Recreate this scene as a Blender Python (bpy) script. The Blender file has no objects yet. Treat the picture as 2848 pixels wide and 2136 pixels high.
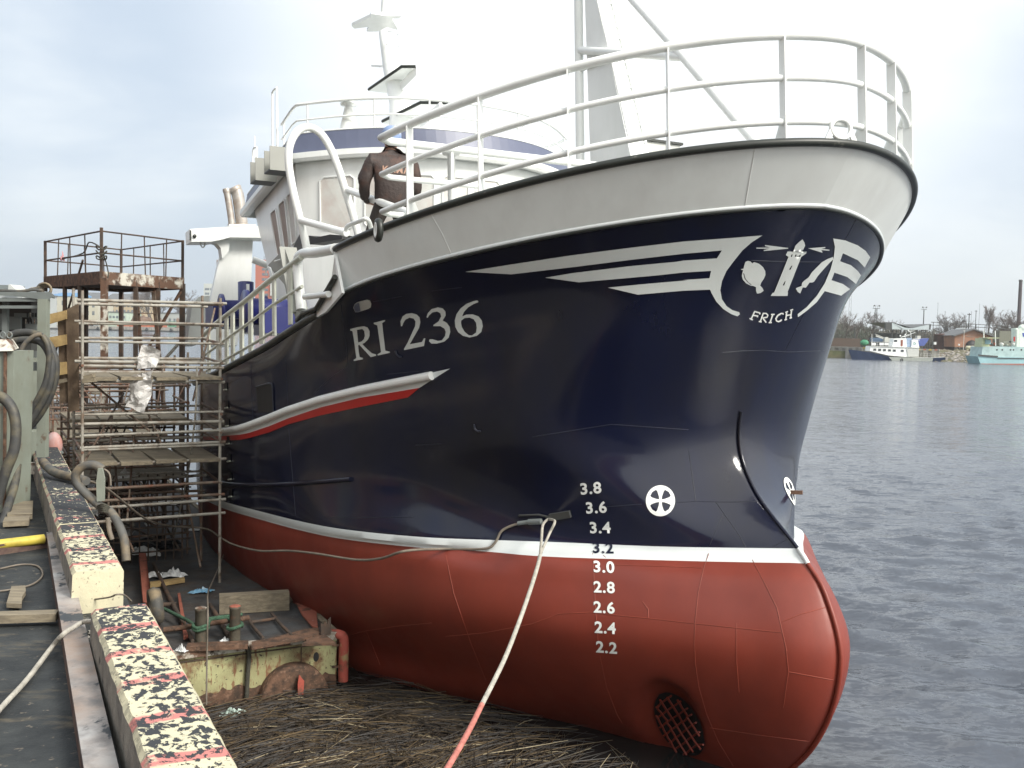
import bpy, bmesh, math, random
import numpy as np
from mathutils import Vector, Matrix, noise as mnoise
from mathutils.bvhtree import BVHTree
from mathutils.geometry import tessellate_polygon

rnd = random.Random(7)
PI = math.pi
scn = bpy.context.scene
COL = scn.collection
R_ = math.radians

# ------------------------------------------------------------------ camera model (photo pixels 2848 x 2136, metres, water at z = 0)
F, CX, CY, H = 2770.0, 1424.0, 1068.0, 4.3
PITCH, ROLL = R_(3.06), R_(1.3)
_f = Vector((0, math.cos(PITCH), -math.sin(PITCH)))
_r0 = Vector((1, 0, 0)); _u0 = _r0.cross(_f)
CR = math.cos(ROLL) * _r0 + math.sin(ROLL) * _u0
CU = -math.sin(ROLL) * _r0 + math.cos(ROLL) * _u0
CAM = Vector((0, 0, H))

def ray(px, py): return _f + CR * ((px - CX) / F) - CU * ((py - CY) / F)
def zp(px, py, z):
    d = ray(px, py); return CAM + d * ((z - H) / d.z)
def yp(px, py, y):
    d = ray(px, py); return CAM + d * (y / d.y)

# ship frame: u aft, v starboard, w up
TH, TAU = R_(27.7), R_(4.2)
SA = Vector((-math.sin(TH) * math.cos(TAU), math.cos(TH) * math.cos(TAU), -math.sin(TAU)))
SS = Vector((-math.cos(TH), -math.sin(TH), 0))
SW = SA.cross(SS)
SO = Vector((2.72, 9.23, 2.27))
SHIP = Matrix((( SA.x, SS.x, SW.x, SO.x), (SA.y, SS.y, SW.y, SO.y), (SA.z, SS.z, SW.z, SO.z), (0, 0, 0, 1)))
SINV = SHIP.inverted()
SROT = SINV.to_3x3()
SCAM = SINV @ CAM
def sp(px, py, axis, val):
    d = SROT @ ray(px, py)
    return SCAM + d * ((val - SCAM[axis]) / d[axis])

# quay frame: a along the quay (away), n out over the water, z up
E0 = Vector((-0.984, 3.59, 0)); QA = Vector((-0.4648, 0.8854, 0)); QN = Vector((0.8854, 0.4648, 0))
def q(a, n, z): return E0 + QA * a + QN * n + Vector((0, 0, z))
QROT = Matrix(((QA.x, -QN.x, 0, 0), (QA.y, -QN.y, 0, 0), (0, 0, 1, 0), (0, 0, 0, 1)))  # local x = along quay, y = inland

# ------------------------------------------------------------------ materials
MATS = {}
def _n(nt, t, **kw):
    n = nt.nodes.new(t)
    for k, v in kw.items(): setattr(n, k, v)
    return n
def rgba(c): return (c[0], c[1], c[2], 1.0)
def mat(name, col, rough=0.5, metal=0.0, var=0.12, vscale=3.0, spots=(), bump=0.0, bscale=30.0, spec=0.5, coat=0.0, stretch=(1, 1, 1), rvar=0.0):
    """procedural paint / metal / stone: base colour, slow variation, and patches (colour, amount 0-1, scale, softness, stretch)"""
    if name in MATS: return MATS[name]
    m = bpy.data.materials.new(name); m.use_nodes = True
    nt = m.node_tree; nt.nodes.clear(); L = nt.links.new
    out = _n(nt, 'ShaderNodeOutputMaterial'); b = _n(nt, 'ShaderNodeBsdfPrincipled'); L(b.outputs[0], out.inputs[0])
    tc = _n(nt, 'ShaderNodeTexCoord')
    b.inputs['Roughness'].default_value = rough; b.inputs['Metallic'].default_value = metal
    b.inputs['Specular IOR Level'].default_value = spec
    if coat: b.inputs['Coat Weight'].default_value = coat; b.inputs['Coat Roughness'].default_value = 0.06
    def noise(scale, detail=6.0, st=(1, 1, 1), r=0.6, off=0.0):
        mp = _n(nt, 'ShaderNodeMapping'); mp.inputs['Scale'].default_value = st; mp.inputs['Location'].default_value = (off, off * 0.7, off * 1.3)
        L(tc.outputs['Object'], mp.inputs[0])
        t = _n(nt, 'ShaderNodeTexNoise'); t.inputs['Scale'].default_value = scale; t.inputs['Detail'].default_value = detail; t.inputs['Roughness'].default_value = r
        L(mp.outputs[0], t.inputs['Vector']); return t
    nz = noise(vscale, 6, stretch)
    ramp = _n(nt, 'ShaderNodeMapRange'); ramp.inputs[1].default_value = 0.3; ramp.inputs[2].default_value = 0.7
    ramp.inputs[3].default_value = 1 - var; ramp.inputs[4].default_value = 1 + var; L(nz.outputs['Fac'], ramp.inputs[0])
    mul = _n(nt, 'ShaderNodeMix', data_type='RGBA', blend_type='MULTIPLY'); mul.inputs[0].default_value = 1.0
    mul.inputs[6].default_value = rgba(col); L(ramp.outputs[0], mul.inputs[7])
    cur = mul.outputs[2]; k = 0
    for sdef in spots:
        sc, amt, s, soft = sdef[:4]; st = sdef[4] if len(sdef) > 4 else (1, 1, 1); k += 1
        t = noise(s, 8, st, 0.62, 3.1 * k)
        mr = _n(nt, 'ShaderNodeMapRange'); mr.inputs[1].default_value = 0.72 - 0.44 * amt - soft * 0.5; mr.inputs[2].default_value = 0.72 - 0.44 * amt + soft * 0.5
        L(t.outputs['Fac'], mr.inputs[0])
        mx = _n(nt, 'ShaderNodeMix', data_type='RGBA'); L(mr.outputs[0], mx.inputs[0]); L(cur, mx.inputs[6]); mx.inputs[7].default_value = rgba(sc); cur = mx.outputs[2]
    L(cur, b.inputs['Base Color'])
    if rvar:
        mr = _n(nt, 'ShaderNodeMapRange'); mr.inputs[1].default_value = 0.3; mr.inputs[2].default_value = 0.7; mr.inputs[3].default_value = rough - rvar; mr.inputs[4].default_value = rough + rvar
        t = noise(vscale * 2.3, 5, (1, 1, 1), 0.6, 9.0); L(t.outputs['Fac'], mr.inputs[0]); L(mr.outputs[0], b.inputs['Roughness'])
    if bump:
        t = noise(bscale, 5, stretch); bp = _n(nt, 'ShaderNodeBump'); bp.inputs['Strength'].default_value = bump; bp.inputs['Distance'].default_value = 0.02
        L(t.outputs['Fac'], bp.inputs['Height']); L(bp.outputs[0], b.inputs['Normal'])
    MATS[name] = m
    return m

RUST = (0.125, 0.068, 0.042); DRUST = (0.05, 0.032, 0.022)
def M(k):
    t = {
     'navy': lambda: mat('navy hull paint', (0.0055, 0.0078, 0.026), 0.15, var=0.10, vscale=0.8, bump=0.18, bscale=1.1, stretch=(1.6, 1.6, .5), spec=0.5, rvar=0.05,
                        spots=(((0.013, 0.013, 0.018), 0.25, 1.1, 0.3, (1, 1, .25)),)),
     'bulwark': lambda: mat('light grey bulwark paint', (0.72, 0.75, 0.73), 0.35, var=0.05, vscale=1.2, bump=0.05, bscale=1.5, spots=(((0.64, 0.66, 0.64), 0.3, 2.5, 0.3, (1, 1, .4)),)),
     'stripe': lambda: mat('white boot stripe paint', (0.66, 0.70, 0.70), 0.35, var=0.04),
     'red': lambda: mat('red antifouling paint', (0.205, 0.034, 0.019), 0.45, var=0.12, vscale=1.0, bump=0.25, bscale=1.4, rvar=0.08, spots=(((0.165, 0.027, 0.016), 0.35, 2.2, 0.35, (1, 1, .5)),)),
     'signal': lambda: mat('signal red paint', (0.42, 0.014, 0.012), 0.3, var=0.05),
     'decal': lambda: mat('pale grey lettering paint', (0.64, 0.68, 0.66), 0.35, var=0.04),
     'decalw': lambda: mat('white lettering paint', (0.78, 0.80, 0.77), 0.4, var=0.04),
     'gun': lambda: mat('dark grey gunwale paint', (0.022, 0.026, 0.022), 0.4, var=0.15, spots=(((0.12, 0.12, 0.1), 0.12, 14, 0.1),)),
     'white': lambda: mat('white ship paint', (0.84, 0.86, 0.84), 0.3, var=0.03, vscale=1.5, spots=(((0.70, 0.72, 0.69), 0.25, 2.5, 0.4, (1, 1, .3)),)),
     'cream': lambda: mat('greenish white primer', (0.60, 0.62, 0.53), 0.45, var=0.06, vscale=2.0, spots=(((0.45, 0.45, 0.37), 0.25, 4, 0.3),)),
     'stepgrey': lambda: mat('light grey primer', (0.50, 0.51, 0.48), 0.45, var=0.05),
     'board': lambda: mat('white window board', (0.66, 0.68, 0.64), 0.6, var=0.05, spots=(((0.52, 0.42, 0.38), 0.25, 2.6, 0.5),)),
     'sidewin': lambda: mat('brownish side window board', (0.34, 0.27, 0.23), 0.6, var=0.15),
     'stairgrey': lambda: mat('mid grey primer', (0.27, 0.275, 0.25), 0.5, var=0.06),
     'oldsteel': lambda: mat('olive brown old steel', (0.075, 0.066, 0.048), 0.75, var=0.3, vscale=6, spots=(((0.15, 0.08, 0.05), 0.25, 8, 0.15),), bump=0.25),
     'bluegrey': lambda: mat('blue grey roof paint', (0.105, 0.12, 0.185), 0.4, var=0.08, vscale=1.3),
     'bluepaint': lambda: mat('blue winch paint', (0.02, 0.024, 0.13), 0.3, var=0.15),
     'black': lambda: mat('matt black', (0.012, 0.012, 0.013), 0.6, var=0.2),
     'dark': lambda: mat('dark grey steel', (0.05, 0.052, 0.05), 0.5, var=0.2),
     'navybead': lambda: mat('navy weld bead', (0.022, 0.025, 0.038), 0.4, var=0.5, vscale=2.0),  # lighter than the navy plating: light caught by the bead is in the colour
     'redbead': lambda: mat('red weld bead', (0.235, 0.048, 0.027), 0.5, var=0.35, vscale=2.0),  # lighter than the antifouling, a painted catch of light along the seam
     'greybead': lambda: mat('grey weld bead', (0.74, 0.76, 0.74), 0.4, var=0.05),
     'inox': lambda: mat('stainless exhaust steel', (0.42, 0.40, 0.37), 0.4, metal=0.4, var=0.15, spots=(((0.3, 0.22, 0.16), 0.3, 6, 0.3),)),
     'rust': lambda: mat('rusty steel', RUST, 0.85, var=0.3, vscale=6, spots=((DRUST, 0.45, 9, 0.2), ((0.22, 0.13, 0.085), 0.22, 14, 0.15)), bump=0.3, bscale=40),
     'rustdark': lambda: mat('dark rusty steel', (0.062, 0.046, 0.036), 0.85, var=0.35, vscale=5, spots=(((0.11, 0.065, 0.042), 0.35, 7, 0.2),), bump=0.3),
     'tube': lambda: mat('weathered scaffold tube', (0.31, 0.295, 0.255), 0.6, var=0.25, vscale=3, spots=(((0.15, 0.10, 0.065), 0.30, 5, 0.2), ((0.08, 0.055, 0.04), 0.2, 11, 0.1)), bump=0.2),
     'tubedark': lambda: mat('brown scaffold tube', (0.13, 0.095, 0.07), 0.7, var=0.3, vscale=3, spots=(((0.26, 0.24, 0.2), 0.25, 4, 0.2), ((0.17, 0.07, 0.04), 0.3, 7, 0.2)), bump=0.2),
     'peel': lambda: mat('peeling white over rust', (0.55, 0.53, 0.46), 0.7, var=0.1, spots=((RUST, 0.55, 3.0, 0.08), (DRUST, 0.3, 6, 0.1)), bump=0.2),
     'primer': lambda: mat('red primer', (0.27, 0.085, 0.055), 0.8, var=0.2, spots=((DRUST, 0.25, 5, 0.1),)),
     'deck': lambda: mat('tarred steel deck', (0.032, 0.032, 0.034), 0.75, var=0.35, vscale=1.5, spots=(((0.085, 0.065, 0.05), 0.38, 2.0, 0.3), ((0.17, 0.16, 0.14), 0.13, 26, 0.06), ((0.06, 0.066, 0.07), 0.35, 5, 0.3)), bump=0.35, bscale=18),
     'asphalt': lambda: mat('dark quay paving', (0.013, 0.016, 0.018), 0.8, var=0.35, vscale=2.0, spots=(((0.045, 0.05, 0.05), 0.35, 3.5, 0.35), ((0.14, 0.12, 0.095), 0.13, 16, 0.06), ((0.10, 0.085, 0.06), 0.12, 3, 0.2, (1, 3, 1))), bump=0.4, bscale=30),
     'hullyellow': lambda: mat('faded yellow green pontoon paint', (0.42, 0.42, 0.22), 0.7, var=0.18, vscale=1.6,
                        spots=(((0.26, 0.235, 0.12), 0.4, 2.2, 0.3), ((0.17, 0.09, 0.045), 0.30, 3.2, 0.12), ((0.20, 0.10, 0.05), 0.30, 8, 0.06, (2.2, 2.2, .5)), (DRUST, 0.2, 22, 0.05)), bump=0.25, bscale=14),
     'cabinet': lambda: mat('grey green cabinet paint', (0.225, 0.25, 0.21), 0.6, var=0.12, vscale=2.5, spots=((RUST, 0.14, 5, 0.08), ((0.19, 0.20, 0.16), 0.3, 3, 0.3))),
     'cabgrey': lambda: mat('grey machine paint', (0.155, 0.175, 0.17), 0.6, var=0.15, vscale=2.5, spots=((RUST, 0.14, 6, 0.08),)),
     'wood': lambda: mat('weathered timber', (0.235, 0.20, 0.14), 0.85, var=0.25, vscale=4, stretch=(1, 8, 8), spots=(((0.12, 0.10, 0.075), 0.35, 5, 0.3, (.5, 5, 5)),), bump=0.3),
     'plank': lambda: mat('yellow new plank', (0.42, 0.30, 0.13), 0.8, var=0.2, vscale=5, spots=(((0.27, 0.18, 0.08), 0.35, 6, 0.3),), bump=0.15),
     'ply': lambda: mat('brown plywood', (0.16, 0.115, 0.075), 0.85, var=0.25, vscale=4, spots=(((0.09, 0.06, 0.04), 0.4, 5, 0.3),), bump=0.2),
     'greyrope': lambda: mat('grey mooring rope', (0.40, 0.38, 0.33), 0.9, var=0.25, vscale=18, bump=0.6, bscale=60),
     'redrope': lambda: mat('red dyed rope end', (0.45, 0.16, 0.13), 0.9, var=0.3, vscale=18, bump=0.5, bscale=60),
     'darkrope': lambda: mat('dirty dark rope', (0.06, 0.058, 0.045), 0.95, var=0.3, vscale=20, bump=0.6, bscale=60),
     'greenrope': lambda: mat('green twisted rope', (0.045, 0.10, 0.06), 0.9, var=0.4, vscale=25, bump=0.6, bscale=60),
     'wire': lambda: mat('grey brown wire', (0.17, 0.145, 0.115), 0.7, var=0.3, vscale=9),
     'rubber': lambda: mat('grey rubber hose', (0.075, 0.075, 0.07), 0.7, var=0.3, vscale=5, spots=(((0.26, 0.20, 0.12), 0.3, 4, 0.25),)),
     'cablemat': lambda: mat('dark rubber cable', (0.045, 0.046, 0.045), 0.6, var=0.3, vscale=5, spots=(((0.15, 0.13, 0.08), 0.25, 5, 0.3),)),
     'yellow': lambda: mat('yellow painted pipe', (0.52, 0.42, 0.06), 0.55, var=0.15, vscale=5, spots=(((0.3, 0.22, 0.05), 0.25, 6, 0.2),)),
     'beam': lambda: mat('scuffed steel beam', (0.34, 0.335, 0.33), 0.55, var=0.15, vscale=3, spots=(((0.27, 0.19, 0.14), 0.46, 1.7, 0.3), ((0.16, 0.15, 0.145), 0.36, 5, 0.2), ((0.035, 0.04, 0.045), 0.31, 5, 0.03, (1, .6, 1))), bump=0.12),
     'beamside': lambda: mat('dark rust channel side', (0.085, 0.05, 0.045), 0.8, var=0.3, vscale=5, spots=(((0.16, 0.11, 0.08), 0.3, 8, 0.2),)),
     'concrete': lambda: mat('weathered grey concrete', (0.27, 0.255, 0.22), 0.9, var=0.2, vscale=3, spots=(((0.13, 0.125, 0.115), 0.35, 4, 0.3), ((0.05, 0.05, 0.05), 0.2, 12, 0.1)), bump=0.5, bscale=25),
     'shoreconc': lambda: mat('far quay concrete', (0.30, 0.285, 0.25), 0.9, var=0.2, vscale=0.5, stretch=(4, 4, .4), spots=(((0.17, 0.155, 0.14), 0.4, .6, 0.2, (3, 3, .3)),)),
     'film': lambda: mat('dusty plastic film', (0.56, 0.55, 0.53), 0.35, var=0.12, vscale=4, spots=(((0.40, 0.37, 0.34), 0.35, 5, 0.3),), bump=0.5, bscale=9),
     'rubbish': lambda: mat('crumpled white plastic', (0.70, 0.72, 0.72), 0.5, var=0.2, vscale=8, bump=0.6, bscale=25),
     'blackbag': lambda: mat('black plastic', (0.012, 0.014, 0.016), 0.3, var=0.3, bump=0.6, bscale=20),
     'bluebag': lambda: mat('blue plastic', (0.15, 0.33, 0.48), 0.5, var=0.35, vscale=14, spots=(((0.5, 0.6, 0.65), 0.3, 14, 0.1),), bump=0.5),
     'brick': lambda: mat('brown brick wall', (0.30, 0.155, 0.095), 0.9, var=0.15, vscale=0.7, spots=(((0.24, 0.14, 0.10), 0.4, .9, 0.2),)),
     'roofgrey': lambda: mat('grey roof', (0.12, 0.125, 0.13), 0.8, var=0.15, vscale=.5),
     'glass': lambda: mat('dark window glass', (0.03, 0.035, 0.045), 0.15, var=0.1),
    }
    return t[k]()

# ------------------------------------------------------------------ mesh builder
class MB:
    def __init__(s): s.v = []; s.f = []; s.mi = []; s.sm = []
    def add(s, vs, fs, mi=0, smooth=False):
        o = len(s.v); s.v.extend([tuple(x) for x in vs])
        for f in fs: s.f.append(tuple(i + o for i in f)); s.mi.append(mi); s.sm.append(smooth)
        return s
    def box(s, c, d, rot=None, mi=0, taper=1.0):
        c = Vector(c); vs = []
        for z in (-1, 1):
            k = taper if z > 0 else 1.0
            for x, y in ((-1, -1), (1, -1), (1, 1), (-1, 1)):
                p = Vector((x * d[0] / 2 * k, y * d[1] / 2 * k, z * d[2] / 2))
                vs.append(c + (rot @ p if rot else p))
        return s.add(vs, [(3, 2, 1, 0), (4, 5, 6, 7), (0, 1, 5, 4), (1, 2, 6, 5), (2, 3, 7, 6), (3, 0, 4, 7)], mi)
    def bar(s, p, qq, w, h, up=(0, 0, 1), mi=0):
        p = Vector(p); qq = Vector(qq); d = (qq - p).normalized(); up = Vector(up)
        x = d.cross(up)
        if x.length < 1e-4: x = d.cross(Vector((1, 0, 0)))
        x.normalize(); y = x.cross(d)
        vs = [e + x * (a * w / 2) + y * (b * h / 2) for e in (p, qq) for a, b in ((-1, -1), (1, -1), (1, 1), (-1, 1))]
        return s.add(vs, [(3, 2, 1, 0), (4, 5, 6, 7), (0, 1, 5, 4), (1, 2, 6, 5), (2, 3, 7, 6), (3, 0, 4, 7)], mi)
    def tube(s, pts, r, n=8, closed=False, mi=0, smooth=True):
        P = [Vector(p) for p in pts]; m = len(P)
        rr = r if isinstance(r, (list, tuple)) else [r] * m
        T = []
        for i in range(m):
            a = P[(i - 1) % m] if (closed or i > 0) else P[i]
            b = P[(i + 1) % m] if (closed or i < m - 1) else P[i]
            d = b - a; T.append(d.normalized() if d.length > 1e-9 else Vector((0, 0, 1)))
        up = Vector((0, 0, 1)) if abs(T[0].z) < 0.9 else Vector((1, 0, 0))
        x = T[0].cross(up).normalized(); vs = []
        for i in range(m):
            x = (x - T[i] * x.dot(T[i]))
            x = x.normalized() if x.length > 1e-6 else T[i].orthogonal().normalized()
            y = T[i].cross(x)
            vs += [P[i] + (x * math.cos(2 * PI * k / n) + y * math.sin(2 * PI * k / n)) * rr[i] for k in range(n)]
        fs = []; rings = m if closed else m - 1
        for i in range(rings):
            a = i * n; b = ((i + 1) % m) * n
            for k in range(n): fs.append((a + k, a + (k + 1) % n, b + (k + 1) % n, b + k))
        s.add(vs, fs, mi, smooth)
        if not closed:
            s.add([vs[k] for k in range(n)], [tuple(range(n - 1, -1, -1))], mi); s.add(vs[-n:], [tuple(range(n))], mi)
        return s
    def prism(s, poly, ext, mi=0, smooth=False):
        P = [Vector(p) for p in poly]; e = Vector(ext); n = len(P)
        tri = tessellate_polygon([P])
        if tri:
            nrm = Vector((0, 0, 0))
            for i in range(n): nrm += P[i].cross(P[(i + 1) % n])
            t0 = tri[0]; tn = (P[t0[1]] - P[t0[0]]).cross(P[t0[2]] - P[t0[0]])
            if tn.dot(nrm) < 0: tri = [t[::-1] for t in tri]
            fl = nrm.dot(e) > 0
            b = [t[::-1] if fl else t for t in tri]; t2 = [tuple(i + n for i in (t if fl else t[::-1])) for t in tri]
            sd = [((i, (i + 1) % n, n + (i + 1) % n, n + i) if fl else (n + i, n + (i + 1) % n, (i + 1) % n, i)) for i in range(n)]
            s.add(P + [p + e for p in P], [tuple(x) for x in b] + t2 + sd, mi, smooth)
        return s
    def lathe(s, prof, c, axis=(0, 0, 1), n=16, mi=0, smooth=True, arc=2 * PI, start=0.0):
        c = Vector(c); a = Vector(axis).normalized(); x = a.orthogonal().normalized(); y = a.cross(x)
        vs = []; m = len(prof); full = arc > 6.28; kk = n if full else n + 1
        for r, z in prof:
            for k in range(kk):
                t = start + arc * k / n; vs.append(c + a * z + (x * math.cos(t) + y * math.sin(t)) * r)
        fs = []
        for i in range(m - 1):
            for k in range(n):
                k2 = (k + 1) % kk if full else k + 1
                fs.append((i * kk + k, i * kk + k2, (i + 1) * kk + k2, (i + 1) * kk + k))
        return s.add(vs, fs, mi, smooth)
    def grid(s, fn, nu, nv, mi=0, smooth=True):
        vs = [fn(i / nu, j / nv) for i in range(nu + 1) for j in range(nv + 1)]
        fs = [(i * (nv + 1) + j, (i + 1) * (nv + 1) + j, (i + 1) * (nv + 1) + j + 1, i * (nv + 1) + j + 1) for i in range(nu) for j in range(nv)]
        return s.add(vs, fs, mi, smooth)
    def blob(s, c, r, sc=(1, 1, 1), jit=0.0, n=10, m=7, mi=0, seed=0, smooth=True):
        c = Vector(c); vs = []; off = Vector((seed * 3.7, seed * 1.3, seed))
        for i in range(m + 1):
            ph = PI * i / m
            for k in range(n):
                t = 2 * PI * k / n; d = Vector((math.sin(ph) * math.cos(t), math.sin(ph) * math.sin(t), math.cos(ph)))
                rr = r * (1 + jit * mnoise.noise(d * 2.3 + off) + 0.5 * jit * mnoise.noise(d * 5.1 + off))
                vs.append(c + Vector((d.x * sc[0], d.y * sc[1], d.z * sc[2])) * rr)
        fs = [(i * n + k, i * n + (k + 1) % n, (i + 1) * n + (k + 1) % n, (i + 1) * n + k) for i in range(m) for k in range(n)]
        return s.add(vs, [f[::-1] for f in fs], mi, smooth)

LOC = {}
def mesh_data(name, mb, mats, off):
    me = bpy.data.meshes.new(name)
    me.from_pydata([(x - off[0], y - off[1], z - off[2]) for x, y, z in mb.v], [], mb.f)
    for m in (mats if isinstance(mats, (list, tuple)) else [mats]): me.materials.append(m)
    me.polygons.foreach_set('material_index', mb.mi); me.polygons.foreach_set('use_smooth', mb.sm)
    me.update(); me.validate()
    return me
def setp(o, label=None, cat=None, group=None, kind=None):
    if label: o['label'] = label
    if cat: o['category'] = cat
    if group: o['group'] = group
    if kind: o['kind'] = kind
    return o
def thing(name, loc, label, cat, group=None, matrix=None):
    o = bpy.data.objects.new(name, None); COL.objects.link(o); o.empty_display_size = 0.2
    if matrix is not None: o.matrix_world = matrix; LOC[o.name] = Vector((0, 0, 0))
    else: o.location = loc; LOC[o.name] = Vector(loc)
    return setp(o, label, cat, group)
def part(name, mb, m, parent, label=None, kind=None):
    off = LOC[parent.name]
    o = bpy.data.objects.new(name, mesh_data(name, mb, m, off)); COL.objects.link(o)
    o.parent = parent; LOC[o.name] = off
    return setp(o, label, None, None, kind)
def solo(name, mb, m, label=None, cat=None, group=None, kind=None, matrix=None):
    if matrix is None:
        A = np.array(mb.v); off = Vector(((A[:, 0].min() + A[:, 0].max()) / 2, (A[:, 1].min() + A[:, 1].max()) / 2, A[:, 2].min()))
    else: off = Vector((0, 0, 0))
    o = bpy.data.objects.new(name, mesh_data(name, mb, m, off)); COL.objects.link(o)
    if matrix is None: o.location = off
    else: o.matrix_world = matrix
    LOC[o.name] = off
    return setp(o, label, cat, group, kind)
def copy_tree(o, parent=None):
    c = o.copy(); COL.objects.link(c)
    if parent: c.parent = parent
    for ch in list(o.children): copy_tree(ch, c)
    return c
def smoothpts(pts, k=4, closed=False):
    """Catmull-Rom through points"""
    P = [Vector(p) for p in pts]; n = len(P); out = []
    rng = range(n if closed else n - 1)
    for i in rng:
        p0 = P[(i - 1) % n] if (closed or i > 0) else P[0]; p1 = P[i]; p2 = P[(i + 1) % n]; p3 = P[(i + 2) % n] if (closed or i + 2 < n) else P[-1]
        for j in range(k):
            t = j / k
            out.append(0.5 * ((2 * p1) + (p2 - p0) * t + (2 * p0 - 5 * p1 + 4 * p2 - p3) * t * t + (3 * p1 - p0 - 3 * p2 + p3) * t ** 3))
    if not closed: out.append(P[-1])
    return out
def crumple(mb, c, size, seed, n=9, hgt=1.0):
    """a crumpled sheet lying at c"""
    c = Vector(c); r = random.Random(seed)
    hs = [[r.uniform(0, 1) for _ in range(n + 1)] for _ in range(n + 1)]
    def fn(a, b):
        i = int(round(a * n)); j = int(round(b * n)); e = min(a, 1 - a, b, 1 - b)
        k = 0.75 + 0.5 * mnoise.noise(Vector((a * 3 + seed, b * 3, seed * 1.7)))
        return c + Vector(((a - .5) * size[0] * k + r.uniform(-.1, .1) * size[0] / 3, (b - .5) * size[1] * k + r.uniform(-.1, .1) * size[1] / 3, 0.004 + hs[i][j] * size[2] * hgt * (0.25 + 1.6 * e)))
    mb.grid(fn, n, n, smooth=False)
def pchip(xs, ys):
    xs = np.array(xs, float); ys = np.array(ys, float); h = np.diff(xs); d = np.diff(ys) / h; m = np.zeros_like(ys)
    m[0] = d[0]; m[-1] = d[-1]
    for i in range(1, len(xs) - 1):
        m[i] = 0 if d[i - 1] * d[i] <= 0 else (h[i - 1] + h[i]) * 3 / ((2 * h[i] + h[i - 1]) / d[i - 1] + (h[i] + 2 * h[i - 1]) / d[i])
    def fn(x):
        x = min(max(x, xs[0]), xs[-1]); i = min(int(np.searchsorted(xs, x, 'right')) - 1, len(xs) - 2); i = max(i, 0)
        t = (x - xs[i]) / h[i]; a = t * t * (3 - 2 * t)
        return float(ys[i] * (1 - a) + ys[i + 1] * a + h[i] * (m[i] * t * (1 - t) ** 2 - m[i + 1] * t * t * (1 - t)))
    return fn
def text_tris(txt, bold=0.0):
    cu = bpy.data.curves.new('t', 'FONT'); cu.body = txt; cu.offset = bold; cu.resolution_u = 4; cu.space_character = 1.1; cu.align_x = 'CENTER'; cu.align_y = 'CENTER'
    ob = bpy.data.objects.new('t', cu); COL.objects.link(ob)
    dg = bpy.context.evaluated_depsgraph_get(); me = bpy.data.meshes.new_from_object(ob.evaluated_get(dg))
    vs = [(v.co.x, v.co.y) for v in me.vertices]; fs = [tuple(p.vertices) for p in me.polygons]
    bpy.data.objects.remove(ob); bpy.data.curves.remove(cu); bpy.data.meshes.remove(me)
    return vs, fs
# ------------------------------------------------------------------ camera
cam = bpy.data.cameras.new('camera'); cam.sensor_fit = 'HORIZONTAL'; cam.sensor_width = 36.0; cam.lens = F / 2848 * 36.0
cam.clip_start = 0.05; cam.clip_end = 9000
co = bpy.data.objects.new('camera', cam); COL.objects.link(co); scn.camera = co
cz = -_f
co.matrix_world = Matrix(((CR.x, CU.x, cz.x, CAM.x), (CR.y, CU.y, cz.y, CAM.y), (CR.z, CU.z, cz.z, CAM.z), (0, 0, 0, 1)))
scn.view_settings.view_transform = 'Standard'; scn.view_settings.look = 'None'; scn.view_settings.exposure = 0.45; scn.view_settings.gamma = 1.0

# ------------------------------------------------------------------ sky: Nishita under a broken layer of thin cloud, soft sun
SUN_EL, SUN_AZ = R_(38), R_(128)       # azimuth measured from +Y towards +X: the sun stands to the right, a little behind the camera
sd = Vector((math.sin(SUN_AZ) * math.cos(SUN_EL), math.cos(SUN_AZ) * math.cos(SUN_EL), math.sin(SUN_EL)))
w = bpy.data.worlds.new('World'); scn.world = w; w.use_nodes = True
nt = w.node_tree; nt.nodes.clear(); L = nt.links.new
out = _n(nt, 'ShaderNodeOutputWorld'); bg = _n(nt, 'ShaderNodeBackground'); L(bg.outputs[0], out.inputs[0])
sky = _n(nt, 'ShaderNodeTexSky'); sky.sky_type = 'NISHITA'; sky.sun_disc = False; sky.sun_elevation = SUN_EL; sky.sun_rotation = SUN_AZ
sky.air_density = 1.2; sky.dust_density = 2.0
tc = _n(nt, 'ShaderNodeTexCoord')
mp = _n(nt, 'ShaderNodeMapping'); mp.inputs['Scale'].default_value = (1.0, 1.0, 2.3); mp.inputs['Location'].default_value = (0.35, 0.2, 0.55); L(tc.outputs['Generated'], mp.inputs[0])
def wnoise(scale, detail, off, dist=0.0):
    t = _n(nt, 'ShaderNodeTexNoise'); t.inputs['Scale'].default_value = scale; t.inputs['Detail'].default_value = detail; t.inputs['Roughness'].default_value = 0.5; t.inputs['Distortion'].default_value = dist
    a = _n(nt, 'ShaderNodeVectorMath', operation='ADD'); a.inputs[1].default_value = (off, off * .6, off * .3); L(mp.outputs[0], a.inputs[0]); L(a.outputs[0], t.inputs['Vector']); return t
def maprange(sock, a, b, c, d, smooth=True):
    m = _n(nt, 'ShaderNodeMapRange', interpolation_type='SMOOTHSTEP' if smooth else 'LINEAR')
    for i, v in enumerate((a, b, c, d)): m.inputs[i + 1].default_value = v
    L(sock, m.inputs[0]); return m.outputs[0]
def lobe(px, py, a, b):
    d = ray(px, py).normalized(); v = _n(nt, 'ShaderNodeVectorMath', operation='DOT_PRODUCT'); v.inputs[1].default_value = d
    nv = _n(nt, 'ShaderNodeVectorMath', operation='NORMALIZE'); L(tc.outputs['Generated'], nv.inputs[0]); L(nv.outputs[0], v.inputs[0])
    return maprange(v.outputs['Value'], a, b, 0, 1)
def math2(op, a, b):
    m = _n(nt, 'ShaderNodeMath', operation=op)
    for i, x in enumerate((a, b)):
        if isinstance(x, (int, float)): m.inputs[i].default_value = x
        else: L(x, m.inputs[i])
    return m.outputs[0]
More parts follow.
